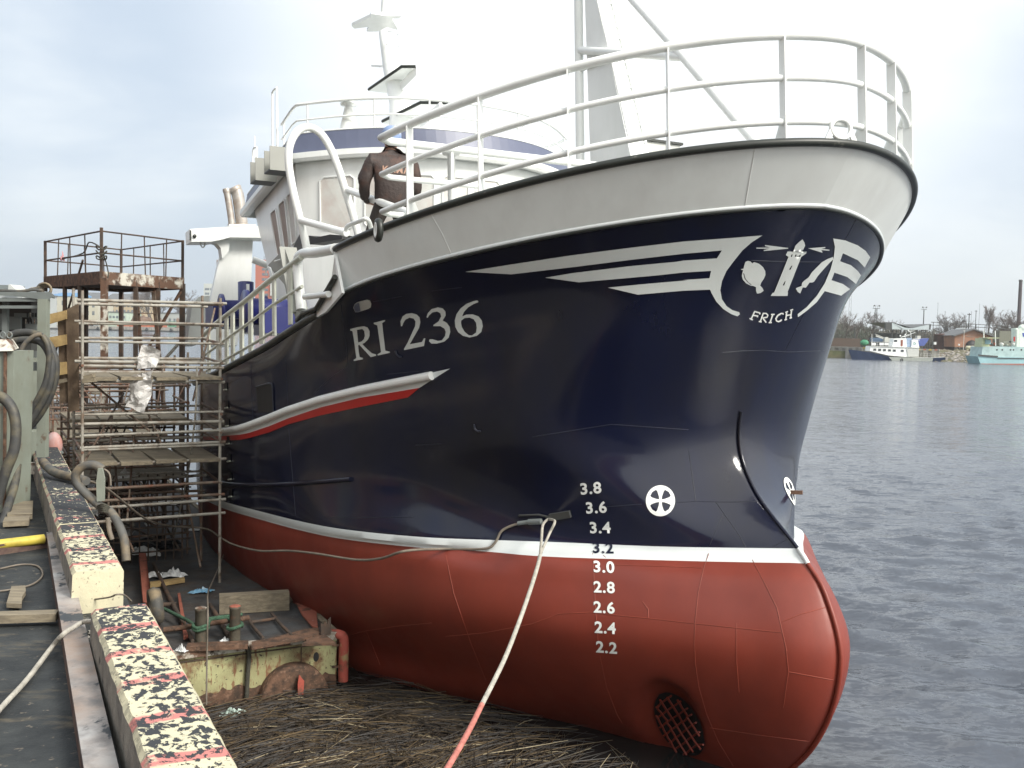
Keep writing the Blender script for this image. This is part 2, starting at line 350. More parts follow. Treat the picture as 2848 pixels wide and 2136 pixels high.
def wmix(f, a, b):
    m = _n(nt, 'ShaderNodeMix', data_type='RGBA')
    if isinstance(f, float): m.inputs[0].default_value = f
    else: L(f, m.inputs[0])
    for i, x in ((6, a), (7, b)):
        if isinstance(x, tuple): m.inputs[i].default_value = rgba(x)
        else: L(x, m.inputs[i])
    return m.outputs[2]
sk = _n(nt, 'ShaderNodeMix', data_type='RGBA', blend_type='MULTIPLY'); sk.inputs[0].default_value = 1.0; L(sky.outputs[0], sk.inputs[6]); sk.inputs[7].default_value = (0.1, 0.1, 0.1, 1)
big = wnoise(2.1, 6, 0.0, 0.4); fine = wnoise(5.5, 7, 4.0, 0.3)
dens = math2('ADD', math2('MULTIPLY', big.outputs['Fac'], 0.75), math2('MULTIPLY', fine.outputs['Fac'], 0.25))
dens = math2('SUBTRACT', dens, math2('MULTIPLY', lobe(250, 430, 0.90, 1.0), 0.10))     # the cloud is thinner and bluer over the quay
thick = maprange(dens, 0.40, 0.62, 0.0, 1.0)
cl = wmix(thick, (0.50, 0.58, 0.68), (0.78, 0.82, 0.845))
glow = math2('MULTIPLY', lobe(1750, -60, 0.90, 1.0), 0.95)          # the bright patch where the cloud is thinnest, above the ship
cl = wmix(glow, cl, (0.98, 1.0, 1.0))
sep = _n(nt, 'ShaderNodeSeparateXYZ'); L(tc.outputs['Generated'], sep.inputs[0])
low = maprange(sep.outputs['Z'], 0.0, 0.16, 0.62, 0.0)
hz = wmix(lobe(2600, 900, 0.80, 0.99), (0.46, 0.53, 0.60), (0.65, 0.70, 0.715))
cl = wmix(low, cl, hz)
sl = _n(nt, 'ShaderNodeVectorMath', operation='DOT_PRODUCT'); sl.inputs[1].default_value = sd; L(tc.outputs['Generated'], sl.inputs[0])
cl = wmix(maprange(sl.outputs['Value'], 0.1, 1.0, 0.0, 1.0), cl, (1.7, 1.68, 1.6))       # thin bright cloud round the sun
fin = wmix(0.90, sk.outputs[2], cl)
L(fin, bg.inputs['Color']); bg.inputs['Strength'].default_value = 1.0
sun = bpy.data.lights.new('sun', 'SUN'); sun.energy = 3.0; sun.angle = R_(16); sun.color = (1.0, 0.95, 0.87)
so = bpy.data.objects.new('sun', sun); COL.objects.link(so); so.rotation_euler = (-sd).to_track_quat('-Z', 'Y').to_euler(); so.location = (30, -20, 40)

# ------------------------------------------------------------------ water: one sheet to the horizon with wind chop
def build_water():
    N = 760
    def axis(c, a, k):
        t = np.linspace(-1, 1, N); return c + a * np.sinh(k * t)
    X = axis(8.0, 6.0, 6.9); Y = axis(17.0, 6.0, 6.9)
    gx, gy = np.meshgrid(X, Y, indexing='ij'); sx = np.gradient(X)[:, None]; sy = np.gradient(Y)[None, :]
    sp_ = np.maximum(sx, sy) + 0 * gx
    Z = np.zeros_like(gx); rs = np.random.RandomState(5)
    DX = np.zeros_like(gx); DY = np.zeros_like(gx)
    for i in range(56):
        lam = 0.26 * (1.3 / 0.26) ** rs.rand(); ang = R_(78) + rs.randn() * 0.50; k = 2 * PI / lam
        amp = 0.0080 * lam ** 0.95; ph = rs.rand() * 2 * PI
        att = np.clip((lam / sp_ - 2.2) / 2.5, 0, 1)
        arg = k * (gx * math.cos(ang) + gy * math.sin(ang)) + ph
        Z += amp * att * np.cos(arg); DX -= amp * att * math.cos(ang) * np.sin(arg); DY -= amp * att * math.sin(ang) * np.sin(arg)
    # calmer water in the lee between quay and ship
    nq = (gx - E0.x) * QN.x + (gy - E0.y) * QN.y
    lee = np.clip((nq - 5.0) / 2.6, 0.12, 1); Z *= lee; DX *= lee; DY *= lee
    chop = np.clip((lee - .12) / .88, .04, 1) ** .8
    V = np.stack([gx + DX, gy + DY, Z], -1).reshape(-1, 3)
    i = np.arange(N * N).reshape(N, N)
    Fq = np.stack([i[:-1, :-1], i[1:, :-1], i[1:, 1:], i[:-1, 1:]], -1).reshape(-1, 4)
    me = bpy.data.meshes.new('water'); me.from_pydata(V.tolist(), [], Fq.tolist()); me.polygons.foreach_set('use_smooth', [True] * len(me.polygons)); me.update()
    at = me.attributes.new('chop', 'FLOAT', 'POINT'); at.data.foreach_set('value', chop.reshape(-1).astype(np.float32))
    m = bpy.data.materials.new('harbour water'); m.use_nodes = True; n2 = m.node_tree; b = n2.nodes['Principled BSDF']
    b.inputs['Roughness'].default_value = 0.10; b.inputs['IOR'].default_value = 1.333
    t = _n(n2, 'ShaderNodeTexCoord'); prev = None
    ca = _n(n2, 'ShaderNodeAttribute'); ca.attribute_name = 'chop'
    rm = _n(n2, 'ShaderNodeMapRange'); rm.inputs[1].default_value = .15; rm.inputs[2].default_value = 1; rm.inputs[3].default_value = .06; rm.inputs[4].default_value = .12; n2.links.new(ca.outputs['Fac'], rm.inputs[0]); n2.links.new(rm.outputs[0], b.inputs['Roughness'])
    bc = _n(n2, 'ShaderNodeMix', data_type='RGBA'); bc.inputs[6].default_value = (.012, .011, .009, 1); bc.inputs[7].default_value = (.078, .090, .112, 1); n2.links.new(ca.outputs['Fac'], bc.inputs[0]); n2.links.new(bc.outputs[2], b.inputs['Base Color'])   # lee: murk and the hull's dark reflection put into the colour; grey river outside
    sm_ = _n(n2, 'ShaderNodeMath', operation='MULTIPLY'); sm_.inputs[1].default_value = .9; n2.links.new(ca.outputs['Fac'], sm_.inputs[0])
    ge = _n(n2, 'ShaderNodeNewGeometry'); acc = None
    for sc, st, amp_ in ((6.0, (0.34, 1.0, 1), 1.15), (2.0, (0.32, 1.0, 1), 0.70), (0.28, (0.35, 1.0, 1), 0.30), (17.0, (0.5, 1.0, 1), 0.9)):
        mp2 = _n(n2, 'ShaderNodeMapping'); mp2.inputs['Scale'].default_value = st; mp2.inputs['Rotation'].default_value = (0, 0, 0.18); n2.links.new(t.outputs['Object'], mp2.inputs[0])
        nz = _n(n2, 'ShaderNodeTexNoise'); nz.inputs['Scale'].default_value = sc; nz.inputs['Detail'].default_value = 3; nz.inputs['Distortion'].default_value = 0.8; n2.links.new(mp2.outputs[0], nz.inputs['Vector'])
        o1 = _n(n2, 'ShaderNodeMath', operation='SUBTRACT'); n2.links.new(nz.outputs['Fac'], o1.inputs[0]); o1.inputs[1].default_value = .5
        o2 = _n(n2, 'ShaderNodeMath', operation='MULTIPLY'); n2.links.new(o1.outputs[0], o2.inputs[0]); o2.inputs[1].default_value = amp_
        if acc:
            o3 = _n(n2, 'ShaderNodeMath', operation='ADD'); n2.links.new(acc, o3.inputs[0]); n2.links.new(o2.outputs[0], o3.inputs[1]); acc = o3.outputs[0]
        else: acc = o2.outputs[0]
    o4 = _n(n2, 'ShaderNodeMath', operation='MULTIPLY'); n2.links.new(acc, o4.inputs[0]); n2.links.new(ca.outputs['Fac'], o4.inputs[1])
    o5 = _n(n2, 'ShaderNodeMath', operation='MULTIPLY'); n2.links.new(o4.outputs[0], o5.inputs[0]); o5.inputs[1].default_value = .25
    cv = _n(n2, 'ShaderNodeCombineXYZ'); n2.links.new(o5.outputs[0], cv.inputs[0]); n2.links.new(o4.outputs[0], cv.inputs[1])
    av = _n(n2, 'ShaderNodeVectorMath', operation='ADD'); n2.links.new(ge.outputs['Normal'], av.inputs[0]); n2.links.new(cv.outputs[0], av.inputs[1])
    nv2 = _n(n2, 'ShaderNodeVectorMath', operation='NORMALIZE'); n2.links.new(av.outputs[0], nv2.inputs[0]); prev = nv2
    for sc, st, dist in ((7.5, (0.5, 1.0, 1), 0.02),):
        mp2 = _n(n2, 'ShaderNodeMapping'); mp2.inputs['Scale'].default_value = st; mp2.inputs['Rotation'].default_value = (0, 0, 0.3); n2.links.new(t.outputs['Object'], mp2.inputs[0])
        nz = _n(n2, 'ShaderNodeTexNoise'); nz.inputs['Scale'].default_value = sc; nz.inputs['Detail'].default_value = 5; nz.inputs['Distortion'].default_value = 0.6
        n2.links.new(mp2.outputs[0], nz.inputs['Vector'])
        bp = _n(n2, 'ShaderNodeBump'); bp.inputs['Strength'].default_value = 0.8; bp.inputs['Distance'].default_value = dist
        n2.links.new(nz.outputs['Fac'], bp.inputs['Height']); n2.links.new(sm_.outputs[0], bp.inputs['Strength'])
        if prev: n2.links.new(prev.outputs[0], bp.inputs['Normal'])
        prev = bp
    n2.links.new(prev.outputs[0], b.inputs['Normal'])
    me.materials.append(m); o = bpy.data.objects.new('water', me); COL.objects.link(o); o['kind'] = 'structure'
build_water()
# ================================================================== the trawler, in its own frame (u aft, v starboard, w up)
ship = thing('fishing_trawler', None, 'big navy and red fishing trawler with white upper works moored bow on', 'fishing boat', matrix=SHIP)
UEND = 21.0
def tab(*pairs):
    return pchip([p[0] for p in pairs], [p[1] for p in pairs])
def wtop(u):
    x = max(u + .378, 0); base = 3.1957 - .1728 * x + .0099 * x * x - .0008 * x ** 3
    aft = tab((3.0, 2.52), (3.9, 2.47), (5, 2.32), (6, 2.16), (8.3, 1.92), (11, 1.80), (15, 1.85), (21, 2.2))(u)
    t = min(max((u - 3.70) / 0.10, 0), 1); t = t * t * (3 - 2 * t)
    return base * (1 - t) + aft * t
# level: (stem u, table s=u-stem -> half breadth, w function)
LV = [
 (1.3, tab((0, 0), (.5, .10), (1.5, .3), (3, .7), (5, 1.3), (8, 1.9), (14, 2.1), (20, .8)), lambda u: -2.75),
 (.22, tab((0, 0), (.15, .10), (.8, .40), (1.2, .58), (1.7, .80), (2.2, 1.05), (2.9, 1.50), (3.9, 2.02), (5.1, 2.55), (7.8, 3.1), (14, 3.3), (21, 2.0)), lambda u: -2.10),
 (-.30, tab((0, 0), (.05, .12), (.8, .62), (1.3, .95), (2.3, 1.55), (3.4, 2.1), (4.4, 2.5), (5.6, 2.88), (8.3, 3.3), (14, 3.45), (21.3, 2.6)), lambda u: -1.50),
 (-.49, tab((0, 0), (.05, .14), (.49, .58), (1.35, 1.25), (2.4, 2.0), (3.5, 2.6), (4.9, 3.08), (6.9, 3.4), (8.5, 3.52), (14, 3.6), (21.5, 3.0)), lambda u: -.85),
 (-.32, tab((0, 0), (.04, .08), (.62, .62), (1.2, 1.12), (2.2, 1.93), (3.3, 2.63), (4.7, 3.17), (6.7, 3.48), (8.5, 3.6), (14, 3.65), (21.3, 3.1)), lambda u: -.32),
 (-.10, tab((0, 0), (.05, .05), (.5, .45), (1.0, .92), (2.0, 1.84), (2.4, 2.05), (3.13, 2.60), (4.6, 3.20), (6.7, 3.48), (8.4, 3.62), (14, 3.66), (21.1, 3.15)), lambda u: -.12 + .05 * math.exp(-max(u, 0) / .9)),
 (.02, tab((0, 0), (.04, .03), (.4, .34), (.9, .82), (1.89, 1.62), (2.2, 1.92), (2.97, 2.60), (4.4, 3.21), (6.37, 3.49), (8.05, 3.64), (14, 3.67), (21, 3.2)), lambda u: .055 * math.exp(-max(u, 0) / .9)),
 (.62, tab((0, 0), (.03, .06), (.3, .60), (.6, 1.14), (1.0, 1.50), (1.7, 1.98), (2.4, 2.40), (3.6, 2.98), (5.5, 3.45), (7.4, 3.64), (14, 3.68), (20.4, 3.2)), lambda u: .58),
 (.82, tab((0, 0), (.02, .12), (.1, .42), (.3, .95), (.6, 1.45), (.9, 1.82), (1.3, 2.12), (2.2, 2.58), (3.4, 3.03), (5.3, 3.46), (7.2, 3.64), (14, 3.68), (20.2, 3.2)), lambda u: 1.16 + (-.02 if u > 4 else 0)),
 (.46, tab((0, 0), (.03, .30), (.15, .74), (.5, 1.38), (.9, 1.81), (1.3, 2.10), (2.3, 2.62), (3.5, 3.04), (5.5, 3.47), (7.6, 3.64), (14, 3.68), (20.6, 3.2)), lambda u: 1.16 + (wtop(u) - 1.16) * .48),
 (.06, tab((0, 0), (.03, .27), (.15, .62), (.5, 1.24), (1.2, 1.95), (2.2, 2.57), (3.4, 3.05), (5.5, 3.47), (7.6, 3.64), (14, 3.68), (20.9, 3.2)), lambda u: 1.16 + (wtop(u) - 1.16) * .76),
 (-.378, tab((0, 0), (.03, .22), (.12, .524), (.334, .98), (.614, 1.404), (.946, 1.797), (1.32, 2.16), (1.74, 2.49), (2.19, 2.78), (2.675, 3.03), (3.19, 3.225), (3.7, 3.32), (5.6, 3.48), (8.0, 3.64), (14, 3.68), (21.3, 3.2)), wtop),
]
NS = 150
def lvl(i, t):
    st, fn, wf = LV[i]; s = (UEND - st) * t; u = st + s
    tp = 1 - .85 * max(0.0, (u - 9.0) / 12.0) ** 1.6
    return Vector((u, fn(s) * tp, wf(u)))
TS = [0.55 * (i / NS) ** 2.1 + 0.45 * (i / NS) ** 1.15 if i else 0.0 for i in range(NS + 1)]
SUBS = [6, 8, 8, 8, 4, 3, 8, 8, 10, 6, 7]
REDTO, STRTO = 5, 6
def cr(p0, p1, p2, p3, t): return 0.5 * ((2 * p1) + (p2 - p0) * t + (2 * p0 - 5 * p1 + 4 * p2 - p3) * t * t + (3 * p1 - p0 - 3 * p2 + p3) * t ** 3)
cols = []; rowmat = []
for t in TS:
    ctl = [lvl(i, t) for i in range(len(LV))]; colv = []
    for g in range(len(LV) - 1):
        p0 = ctl[g - 1] if g > 0 else ctl[g] * 2 - ctl[g + 1]; p3 = ctl[g + 2] if g + 2 < len(LV) else ctl[g + 1] * 2 - ctl[g]
        for k in range(SUBS[g]):
            p = cr(p0, ctl[g], ctl[g + 1], p3, k / SUBS[g]); p.y = max(p.y, 0); colv.append(p)
    colv.append(ctl[-1]); cols.append(colv)
for p in cols[0]: p.y = 0.0
for g in range(len(LV) - 1): rowmat += [0 if g < REDTO else 1 if g < STRTO else 2] * SUBS[g]
NR = len(cols[0])
# bulwark strip above the knuckle, its own stations to the break of the forecastle
def rim(t):   # t 0 at stem .. 1 at the aft end; half breadth and sheer fitted to the gunwale
    k = 1 - math.cos(t * PI / 2); x = 4.0562 * k
    return Vector((-.7456 + x, 3.4 * max(0.0, 1 - (1 - k) ** 1.6019) ** (1 / 1.744), 3.6784 - .135 * x - .0171 * x * x + .004 * x ** 3))
KST, KFN, KWF = LV[-1]
def knuck(t):
    u = KST + (3.70 - KST) * (1 - math.cos(t * PI / 2)) ** 0.93
    return Vector((u, KFN(u - KST), wtop(min(u, 3.70))))
def side(v, s): return Vector((v.x, v.y * s, v.z))

hull = MB()
for s in (1, -1):
    vs = [side(p, s) for c in cols for p in c]; fs = []; ms = []
    for i in range(NS):
        for r in range(NR - 1):
            a, b = i * NR + r, (i + 1) * NR + r
            fs.append((a, b, b + 1, a + 1) if s < 0 else (a + 1, b + 1, b, a)); ms.append(rowmat[r])
    o = len(hull.v); hull.v += [tuple(p) for p in vs]; hull.f += [tuple(x + o for x in f) for f in fs]; hull.mi += ms; hull.sm += [True] * len(fs)
    # transom half
    tr = [side(p, s) for p in cols[-1]]; tc_ = [Vector((p.x, 0, p.z)) for p in tr]
    hull.add(tr + tc_, [(r, r + 1, NR + r + 1, NR + r) for r in range(NR - 1)], 2)
    NB = 60
    bl = lambda t, h: side(knuck(t) * (1 - h) + rim(t) * h, s)
    hull.grid(lambda a, b: bl(a, b), NB, 5, 3)
    inn = lambda t, h: Vector((bl(t, h).x + .05 * (1 - t), bl(t, h).y * (1 - .02) - s * .05 * t, bl(t, h).z))
    hull.grid(lambda a, b: inn(a, b * 1.0), NB, 1, 3)
    hull.grid(lambda a, b: inn(a, 0) * 1.0 - Vector((0, inn(a, 0).y * b, -.02)), NB, 4, 4)        # foredeck
    # aft end plate of the forecastle and main deck
    k1, r1 = side(knuck(1), s), side(rim(1), s)
    hull.add([k1, r1, Vector((r1.x, 0, r1.z)), Vector((3.72, 0, k1.z)), Vector((3.76, k1.y * .6, 1.7)), Vector((3.76, 0, 1.6))], [(0, 1, 2, 3), (0, 3, 5, 4)], 3)
    dk = []
    for i in range(NS + 1):
        p = cols[i][-1]
        if p.x > 3.75: dk.append(Vector((p.x, p.y * s * .86, p.z - .75)))
    hull.add(dk + [Vector((p.x, 0, p.z)) for p in dk], [(i, i + 1, len(dk) + i + 1, len(dk) + i) for i in range(len(dk) - 1)], 4)
# welding: coincident stem vertices of both halves
bm = bmesh.new(); tmp = bpy.data.meshes.new('tmp'); tmp.from_pydata(hull.v, [], hull.f); tmp.polygons.foreach_set('material_index', hull.mi); tmp.polygons.foreach_set('use_smooth', hull.sm)
bm.from_mesh(tmp); bmesh.ops.remove_doubles(bm, verts=bm.verts, dist=0.0015)
bmesh.ops.dissolve_degenerate(bm, dist=0.0005, edges=bm.edges)
bm.normal_update()
HB = BVHTree.FromBMesh(bm)
def on_hull(px, py, off=0.006):
    """the point of the hull surface seen at a photo pixel (ship frame), lifted by off"""
    for k in range(60):
        d = (SROT @ ray(px - 1.5 * k, py)).normalized(); h = HB.ray_cast(SCAM, d)
        if h[0] is not None and h[3] < 40:
            nn = h[1] if h[1].dot(d) < 0 else -h[1]
            return h[0] + nn * off, nn
    return None
def hull_line(pts, off=0.004, step=10.0):
    out = []
    for (x0, y0), (x1, y1) in zip(pts[:-1], pts[1:]):
        m = max(1, int(math.hypot(x1 - x0, y1 - y0) / step))
        for k in range(m):
            r = on_hull(x0 + (x1 - x0) * k / m, y0 + (y1 - y0) * k / m, off)
            if r: out.append(r[0])
    r = on_hull(*pts[-1], off)
    if r: out.append(r[0])
    return out

# --- thruster tunnel: a scooped recess pressed into the plating round the opening
def ell(px, py, c, a, b, e=(.60, .80)):
    x, y = px - c[0], py - c[1]; return math.hypot((x * e[0] + y * e[1]) / a, (x * e[1] - y * e[0]) / b)
TC0, TC1 = (1857, 1998), (1890, 2010)
bm.normal_update()
for v in bm.verts:
    if v.co.z < -.7 and v.co.y > .05 and v.co.x < 3.5:
        wp = SHIP @ v.co - CAM; dz = wp.dot(_f); px, py = CX + F * wp.dot(CR) / dz, CY - F * wp.dot(CU) / dz; rr = ell(px, py, TC0, 122, 84)
        if rr < 1.0: v.co -= v.normal * (v.normal.dot(SCAM - v.co) > 0 and 1 or -1) * (.20 * min(1.0, (1 - rr) / .55) ** .8)
bm.normal_update()
for e in bm.edges:
    fm = {f.material_index for f in e.link_faces}
    if len(fm) > 1 and (3 in fm or 4 in fm): e.smooth = False
    elif len(e.link_faces) == 2 and e.calc_face_angle(0) > R_(50): e.smooth = False
HMESH = bpy.data.meshes.new('hull'); bm.to_mesh(HMESH); 
HB = BVHTree.FromBMesh(bm); bm.free(); bpy.data.meshes.remove(tmp)
for k in ('red', 'stripe', 'navy', 'bulwark', 'stepgrey'): HMESH.materials.append(M(k))
ho = bpy.data.objects.new('hull', HMESH); COL.objects.link(ho); ho.parent = ship; LOC['hull'] = Vector((0, 0, 0))

# --- weld beads of the plating
zb = lambda ox, oy, sc: (lambda *pts: [(ox + x * sc, oy + y * sc) for x, y in pts])
Z7 = zb(1550, 1250, 800 / 2212); Z8 = zb(1600, 1650, 800 / 2212); Z4 = zb(1900, 550, 700 / 2212); Z5 = zb(1280, 600, 700 / 2212); Z1 = zb(900, 780, 500 / 2212); ZL = zb(560, 1000, 700 / 2212); ZP = zb(500, 1500, 700 / 2212)
beads = MB()
def bead(pts, r, mi):
    ln = hull_line(pts, 0.001, 14)
    if len(ln) > 1: beads.tube(ln, r, 5, mi=mi)
for pts in (Z7((0, 1265), (250, 1252), (480, 1278), (700, 1298), (1050, 1338), (1400, 1375), (1730, 1408)), Z7((440, 890), (780, 898), (1110, 912)), Z7((1165, 800), (1130, 900), (1085, 1100), (1060, 1330), (1055, 1500), (1062, 1650)),
            Z7((1500, 850), (1590, 1020), (1690, 1220), (1730, 1400), (1765, 1550)), Z7((1730, 1325), (1860, 1270), (2060, 1215)), Z7((655, 1168), (700, 1230), (698, 1300)), Z7((355, 815), (395, 855)),
            Z7((272, 800), (280, 950), (295, 1250), (320, 1560)), Z8((190, 480), (240, 720), (320, 930), (360, 1000)), Z8((920, 520), (950, 720), (1010, 930), (1100, 1140), (1215, 1330)), Z8((1620, 420), (1640, 600), (1600, 880)),
            Z8((1645, 605), (1985, 668)), Z8((1000, 1030), (1400, 1090), (1800, 1140)), Z8((1240, 230), (1240, 520), (1260, 760)),
            ZP((1480, 845), (1640, 805), (1900, 765), (2212, 735)), ZP((1640, 810), (1760, 1100)), [(1240, 1770), (1350, 1760), (1480, 1735), (1552, 1708)], [(1240, 1545), (1262, 1650), (1310, 1790), (1350, 1890)]):
    bead(pts, 0.0035, 1)
for pts in (Z7((380, 440), (650, 420)), Z7((920, 408), (1060, 400), (1300, 405), (1535, 400)), Z7((1010, 0), (1035, 180), (1065, 400)), Z7((1220, 405), (1300, 520), (1400, 660), (1450, 750)), Z7((1270, 505), (1215, 640), (1170, 740)),
            Z7((1650, 750), (1770, 690)), Z4((340, 1360), (520, 1345), (700, 1340), (920, 1355), (1240, 1345)), Z4((600, 550), (900, 562), (1240, 565)), Z1((610, 262), (960, 195)), Z1((1330, 130), (1700, 85)), Z1((780, 1155), (1290, 1105)), Z1((215, 290), (240, 480), (285, 850), (300, 1040)),
            ZL((1630, 130), (1990, 95)), ZL((1880, 752), (2120, 740)), ZL((1090, 1392), (1860, 1385)), ZL((437, 30), (440, 300), (455, 520)), ZL((742, 10), (755, 250), (765, 430)), ZL((770, 610), (800, 1000), (830, 1370)), ZL((985, 300), (1150, 150), (1290, 60)),
            [(1480, 1215), (1700, 1180), (1915, 1195)], Z4((1520, 190), (1440, 340), (1300, 620), (1120, 900), (900, 1340))):
    bead(pts, 0.0028, 0)
for pts in ([(2100, 412), (2086, 490), (2071, 580)], [(1195, 590), (1230, 650), (1258, 712)]):
    bead(pts, 0.004, 2)
_b = bmesh.new(); _b.from_mesh(HMESH); _v = [_b.verts.new(p) for p in beads.v]
for bf_, bm2_ in zip(beads.f, beads.mi):
    _g = _b.faces.new([_v[i] for i in bf_]); _g.material_index = 5 + bm2_; _g.smooth = True
_b.to_mesh(HMESH); _b.free()
for k in ('navybead', 'redbead', 'greybead'): HMESH.materials.append(M(k))

# --- painted marks lie on the plating
def decal_mesh(loops, off=0.006, maxlen=9.0, mirror=False):
    P = [[Vector((x, y, 0)) for x, y in lp] for lp in loops]; tri = tessellate_polygon(P); flat = [p for lp in P for p in lp]
    b = bmesh.new(); vs = [b.verts.new(p) for p in flat]
    for t in tri:
        try: b.faces.new([vs[i] for i in t])
        except ValueError: pass
    return finish_decal(b, off, maxlen, mirror)
def finish_decal(b, off, maxlen, mirror):
    for _ in range(4):
        es = [e for e in b.edges if e.calc_length() > maxlen]
        if not es: break
        bmesh.ops.subdivide_edges(b, edges=es, cuts=1)
    bmesh.ops.triangulate(b, faces=b.faces)
    vs = []; fs = []; b.verts.index_update()
    for v in b.verts:
        r = on_hull(v.co.x, v.co.y, off); p = r[0] if r else Vector((0, 0, -3))
        vs.append(Vector((p.x, -p.y, p.z)) if mirror else p)
    for f in b.faces: fs.append(tuple(v.index for v in f.verts))
    b.free(); return vs, fs
def decal(name, shapes, m, off=0.006, maxlen=9.0, label=None, mirror=False):
    mb = MB()
    for loops in shapes:
        vs, fs = decal_mesh(loops, off, maxlen, mirror); mb.add(vs, fs, 0, True)
    return part(name, mb, M(m), ho, label)
def text_decal(name, txt, c, ex, ey, m, bold=0.0, off=0.007, mirror=False, label=None):
    vs, fs = text_tris(txt, bold); b = bmesh.new()
    nv = [b.verts.new((c[0] + x * ex[0] + y * ey[0], c[1] + x * ex[1] + y * ey[1], 0)) for x, y in vs]
    for f in fs:
        try: b.faces.new([nv[i] for i in f])
        except ValueError: pass
    v2, f2 = finish_decal(b, off, 12, mirror); mb = MB(); mb.add(v2, f2, 0, True)
    return part(name, mb, M(m), ho, label)
def stroke(pts, wd):
    """a polyline of some width as one outline loop"""
    P = [Vector((x, y)) for x, y in pts]; lft = []; rgt = []
    for i, p in enumerate(P):
        d = (P[min(i + 1, len(P) - 1)] - P[max(i - 1, 0)]).normalized(); nrm = Vector((-d.y, d.x)) * wd / 2
        lft.append(tuple(p + nrm)); rgt.append(tuple(p - nrm))
    return [lft + rgt[::-1]]
# registration letters, one object each
REG = {'R': [[(330, 595), (420, 572), (500, 560), (545, 575), (570, 620), (570, 680), (550, 725), (510, 765), (480, 780), (540, 842), (600, 895), (650, 908), (650, 925), (585, 942), (500, 850), (445, 790), (430, 795), (438, 880), (450, 940), (490, 952), (488, 968), (378, 990), (375, 975), (408, 955), (385, 780), (360, 622), (330, 610)],
             [(415, 605), (480, 595), (505, 620), (512, 680), (500, 720), (470, 750), (430, 760)]],
       'I': [[(620, 518), (760, 482), (760, 496), (725, 520), (745, 700), (765, 862), (820, 875), (820, 888), (672, 922), (668, 908), (712, 880), (690, 720), (665, 550), (622, 532)]],
       '2': [[(955, 560), (950, 500), (975, 440), (1020, 408), (1090, 398), (1150, 415), (1185, 450), (1195, 510), (1180, 580), (1130, 670), (1065, 783), (1140, 770), (1215, 755), (1240, 710), (1256, 712), (1240, 805), (1110, 832), (1000, 855), (992, 845), (1040, 760), (1090, 650), (1130, 560), (1135, 500), (1110, 465), (1060, 455), (1010, 480), (985, 520), (970, 560)]],
       '3': [[(1270, 450), (1285, 400), (1330, 350), (1410, 328), (1470, 340), (1503, 380), (1505, 430), (1470, 490), (1520, 520), (1555, 570), (1563, 630), (1545, 700), (1490, 750), (1400, 775), (1330, 775), (1300, 745), (1310, 722), (1345, 722), (1410, 742), (1460, 735), (1500, 680), (1508, 630), (1490, 590), (1440, 560), (1355, 560), (1355, 545), (1420, 500), (1450, 440), (1440, 400), (1400, 378), (1340, 390), (1300, 430), (1285, 455)]],
       '6': [[(1905, 250), (1905, 265), (1850, 285), (1780, 330), (1730, 385), (1708, 440), (1760, 418), (1840, 415), (1910, 440), (1950, 490), (1962, 560), (1945, 630), (1890, 680), (1800, 700), (1720, 680), (1660, 635), (1625, 570), (1618, 490), (1640, 410), (1690, 340), (1760, 285), (1850, 250), (1890, 243)],
             [(1698, 490), (1740, 460), (1800, 455), (1850, 475), (1880, 520), (1888, 580), (1880, 640), (1830, 675), (1790, 672), (1740, 630), (1705, 570), (1695, 520)]]}
for k, lp in REG.items(): decal('registration_letter', [[Z1(*l) for l in lp]], 'decal')
# winged emblem
WL = Z5((45, 490), (450, 425), (980, 345), (1500, 278)) + Z4((0, 382), (430, 350), (695, 328), (600, 390), (520, 460), (440, 560), (380, 640), (340, 730), (325, 810), (340, 890), (380, 950), (430, 985), (490, 1003), (497, 1022), (475, 1040), (420, 1020), (350, 975), (290, 910), (250, 840), (235, 805), (0, 815)) + \
     Z5((1560, 692), (1298, 630), (1600, 600), (2000, 565)) + Z4((0, 720), (230, 705), (245, 640), (0, 655)) + Z5((1700, 525), (1045, 583), (748, 542), (1000, 500), (1500, 440), (1900, 402)) + Z4((0, 550), (295, 530), (340, 460), (0, 490)) + Z5((1500, 385), (1000, 448), (450, 512))
decal('wing_emblem', [[WL]], 'decal', maxlen=14)
WR = Z4((1315, 355), (1420, 372), (1530, 415), (1600, 465), (1640, 520), (1592, 610), (1530, 545), (1400, 485), (1375, 555), (1470, 590), (1530, 640), (1558, 680), (1515, 755), (1440, 695), (1325, 655), (1300, 722), (1400, 755), (1462, 800), (1385, 858), (1240, 818), (1170, 915), (1090, 985), (1005, 1048), (1003, 1020), (1080, 960), (1170, 860), (1240, 750), (1290, 630), (1320, 520), (1330, 430))
decal('wing_emblem', [[WR]], 'decal', maxlen=9)
ZE = zb(2040, 620, 300 / 2212)
holes = [ZE((1180, 870), (1200, 865), (1160, 955), (1130, 950)), ZE((1045, 1190), (1062, 1188), (1032, 1275), (1003, 1272))] + [ZE((1185 + d, 640), (1206 + d, 640), (1192 + d, 688), (1168 + d, 688)) for d in (0, 80, 165)]
decal('lighthouse_emblem', [[ZE((1410, 330), (1450, 400), (1460, 460), (1440, 500), (1400, 580), (1490, 580), (1480, 620), (1380, 690), (1240, 1050), (1100, 1410), (1110, 1420), (1100, 1490), (755, 1490), (795, 1425), (825, 1420), (980, 1040), (1120, 690), (1065, 650), (1100, 580), (1220, 580), (1260, 460), (1330, 390), (1380, 350))] + holes,
                            [ZE((1115, 505), (640, 445), (638, 467), (745, 497), (465, 500), (465, 522), (740, 520), (612, 550), (615, 570), (1112, 520))], [ZE((1520, 512), (1870, 485), (1875, 505), (1790, 522), (1960, 543), (1955, 562), (1790, 550), (1815, 588), (1810, 604))]], 'decal', off=0.007)
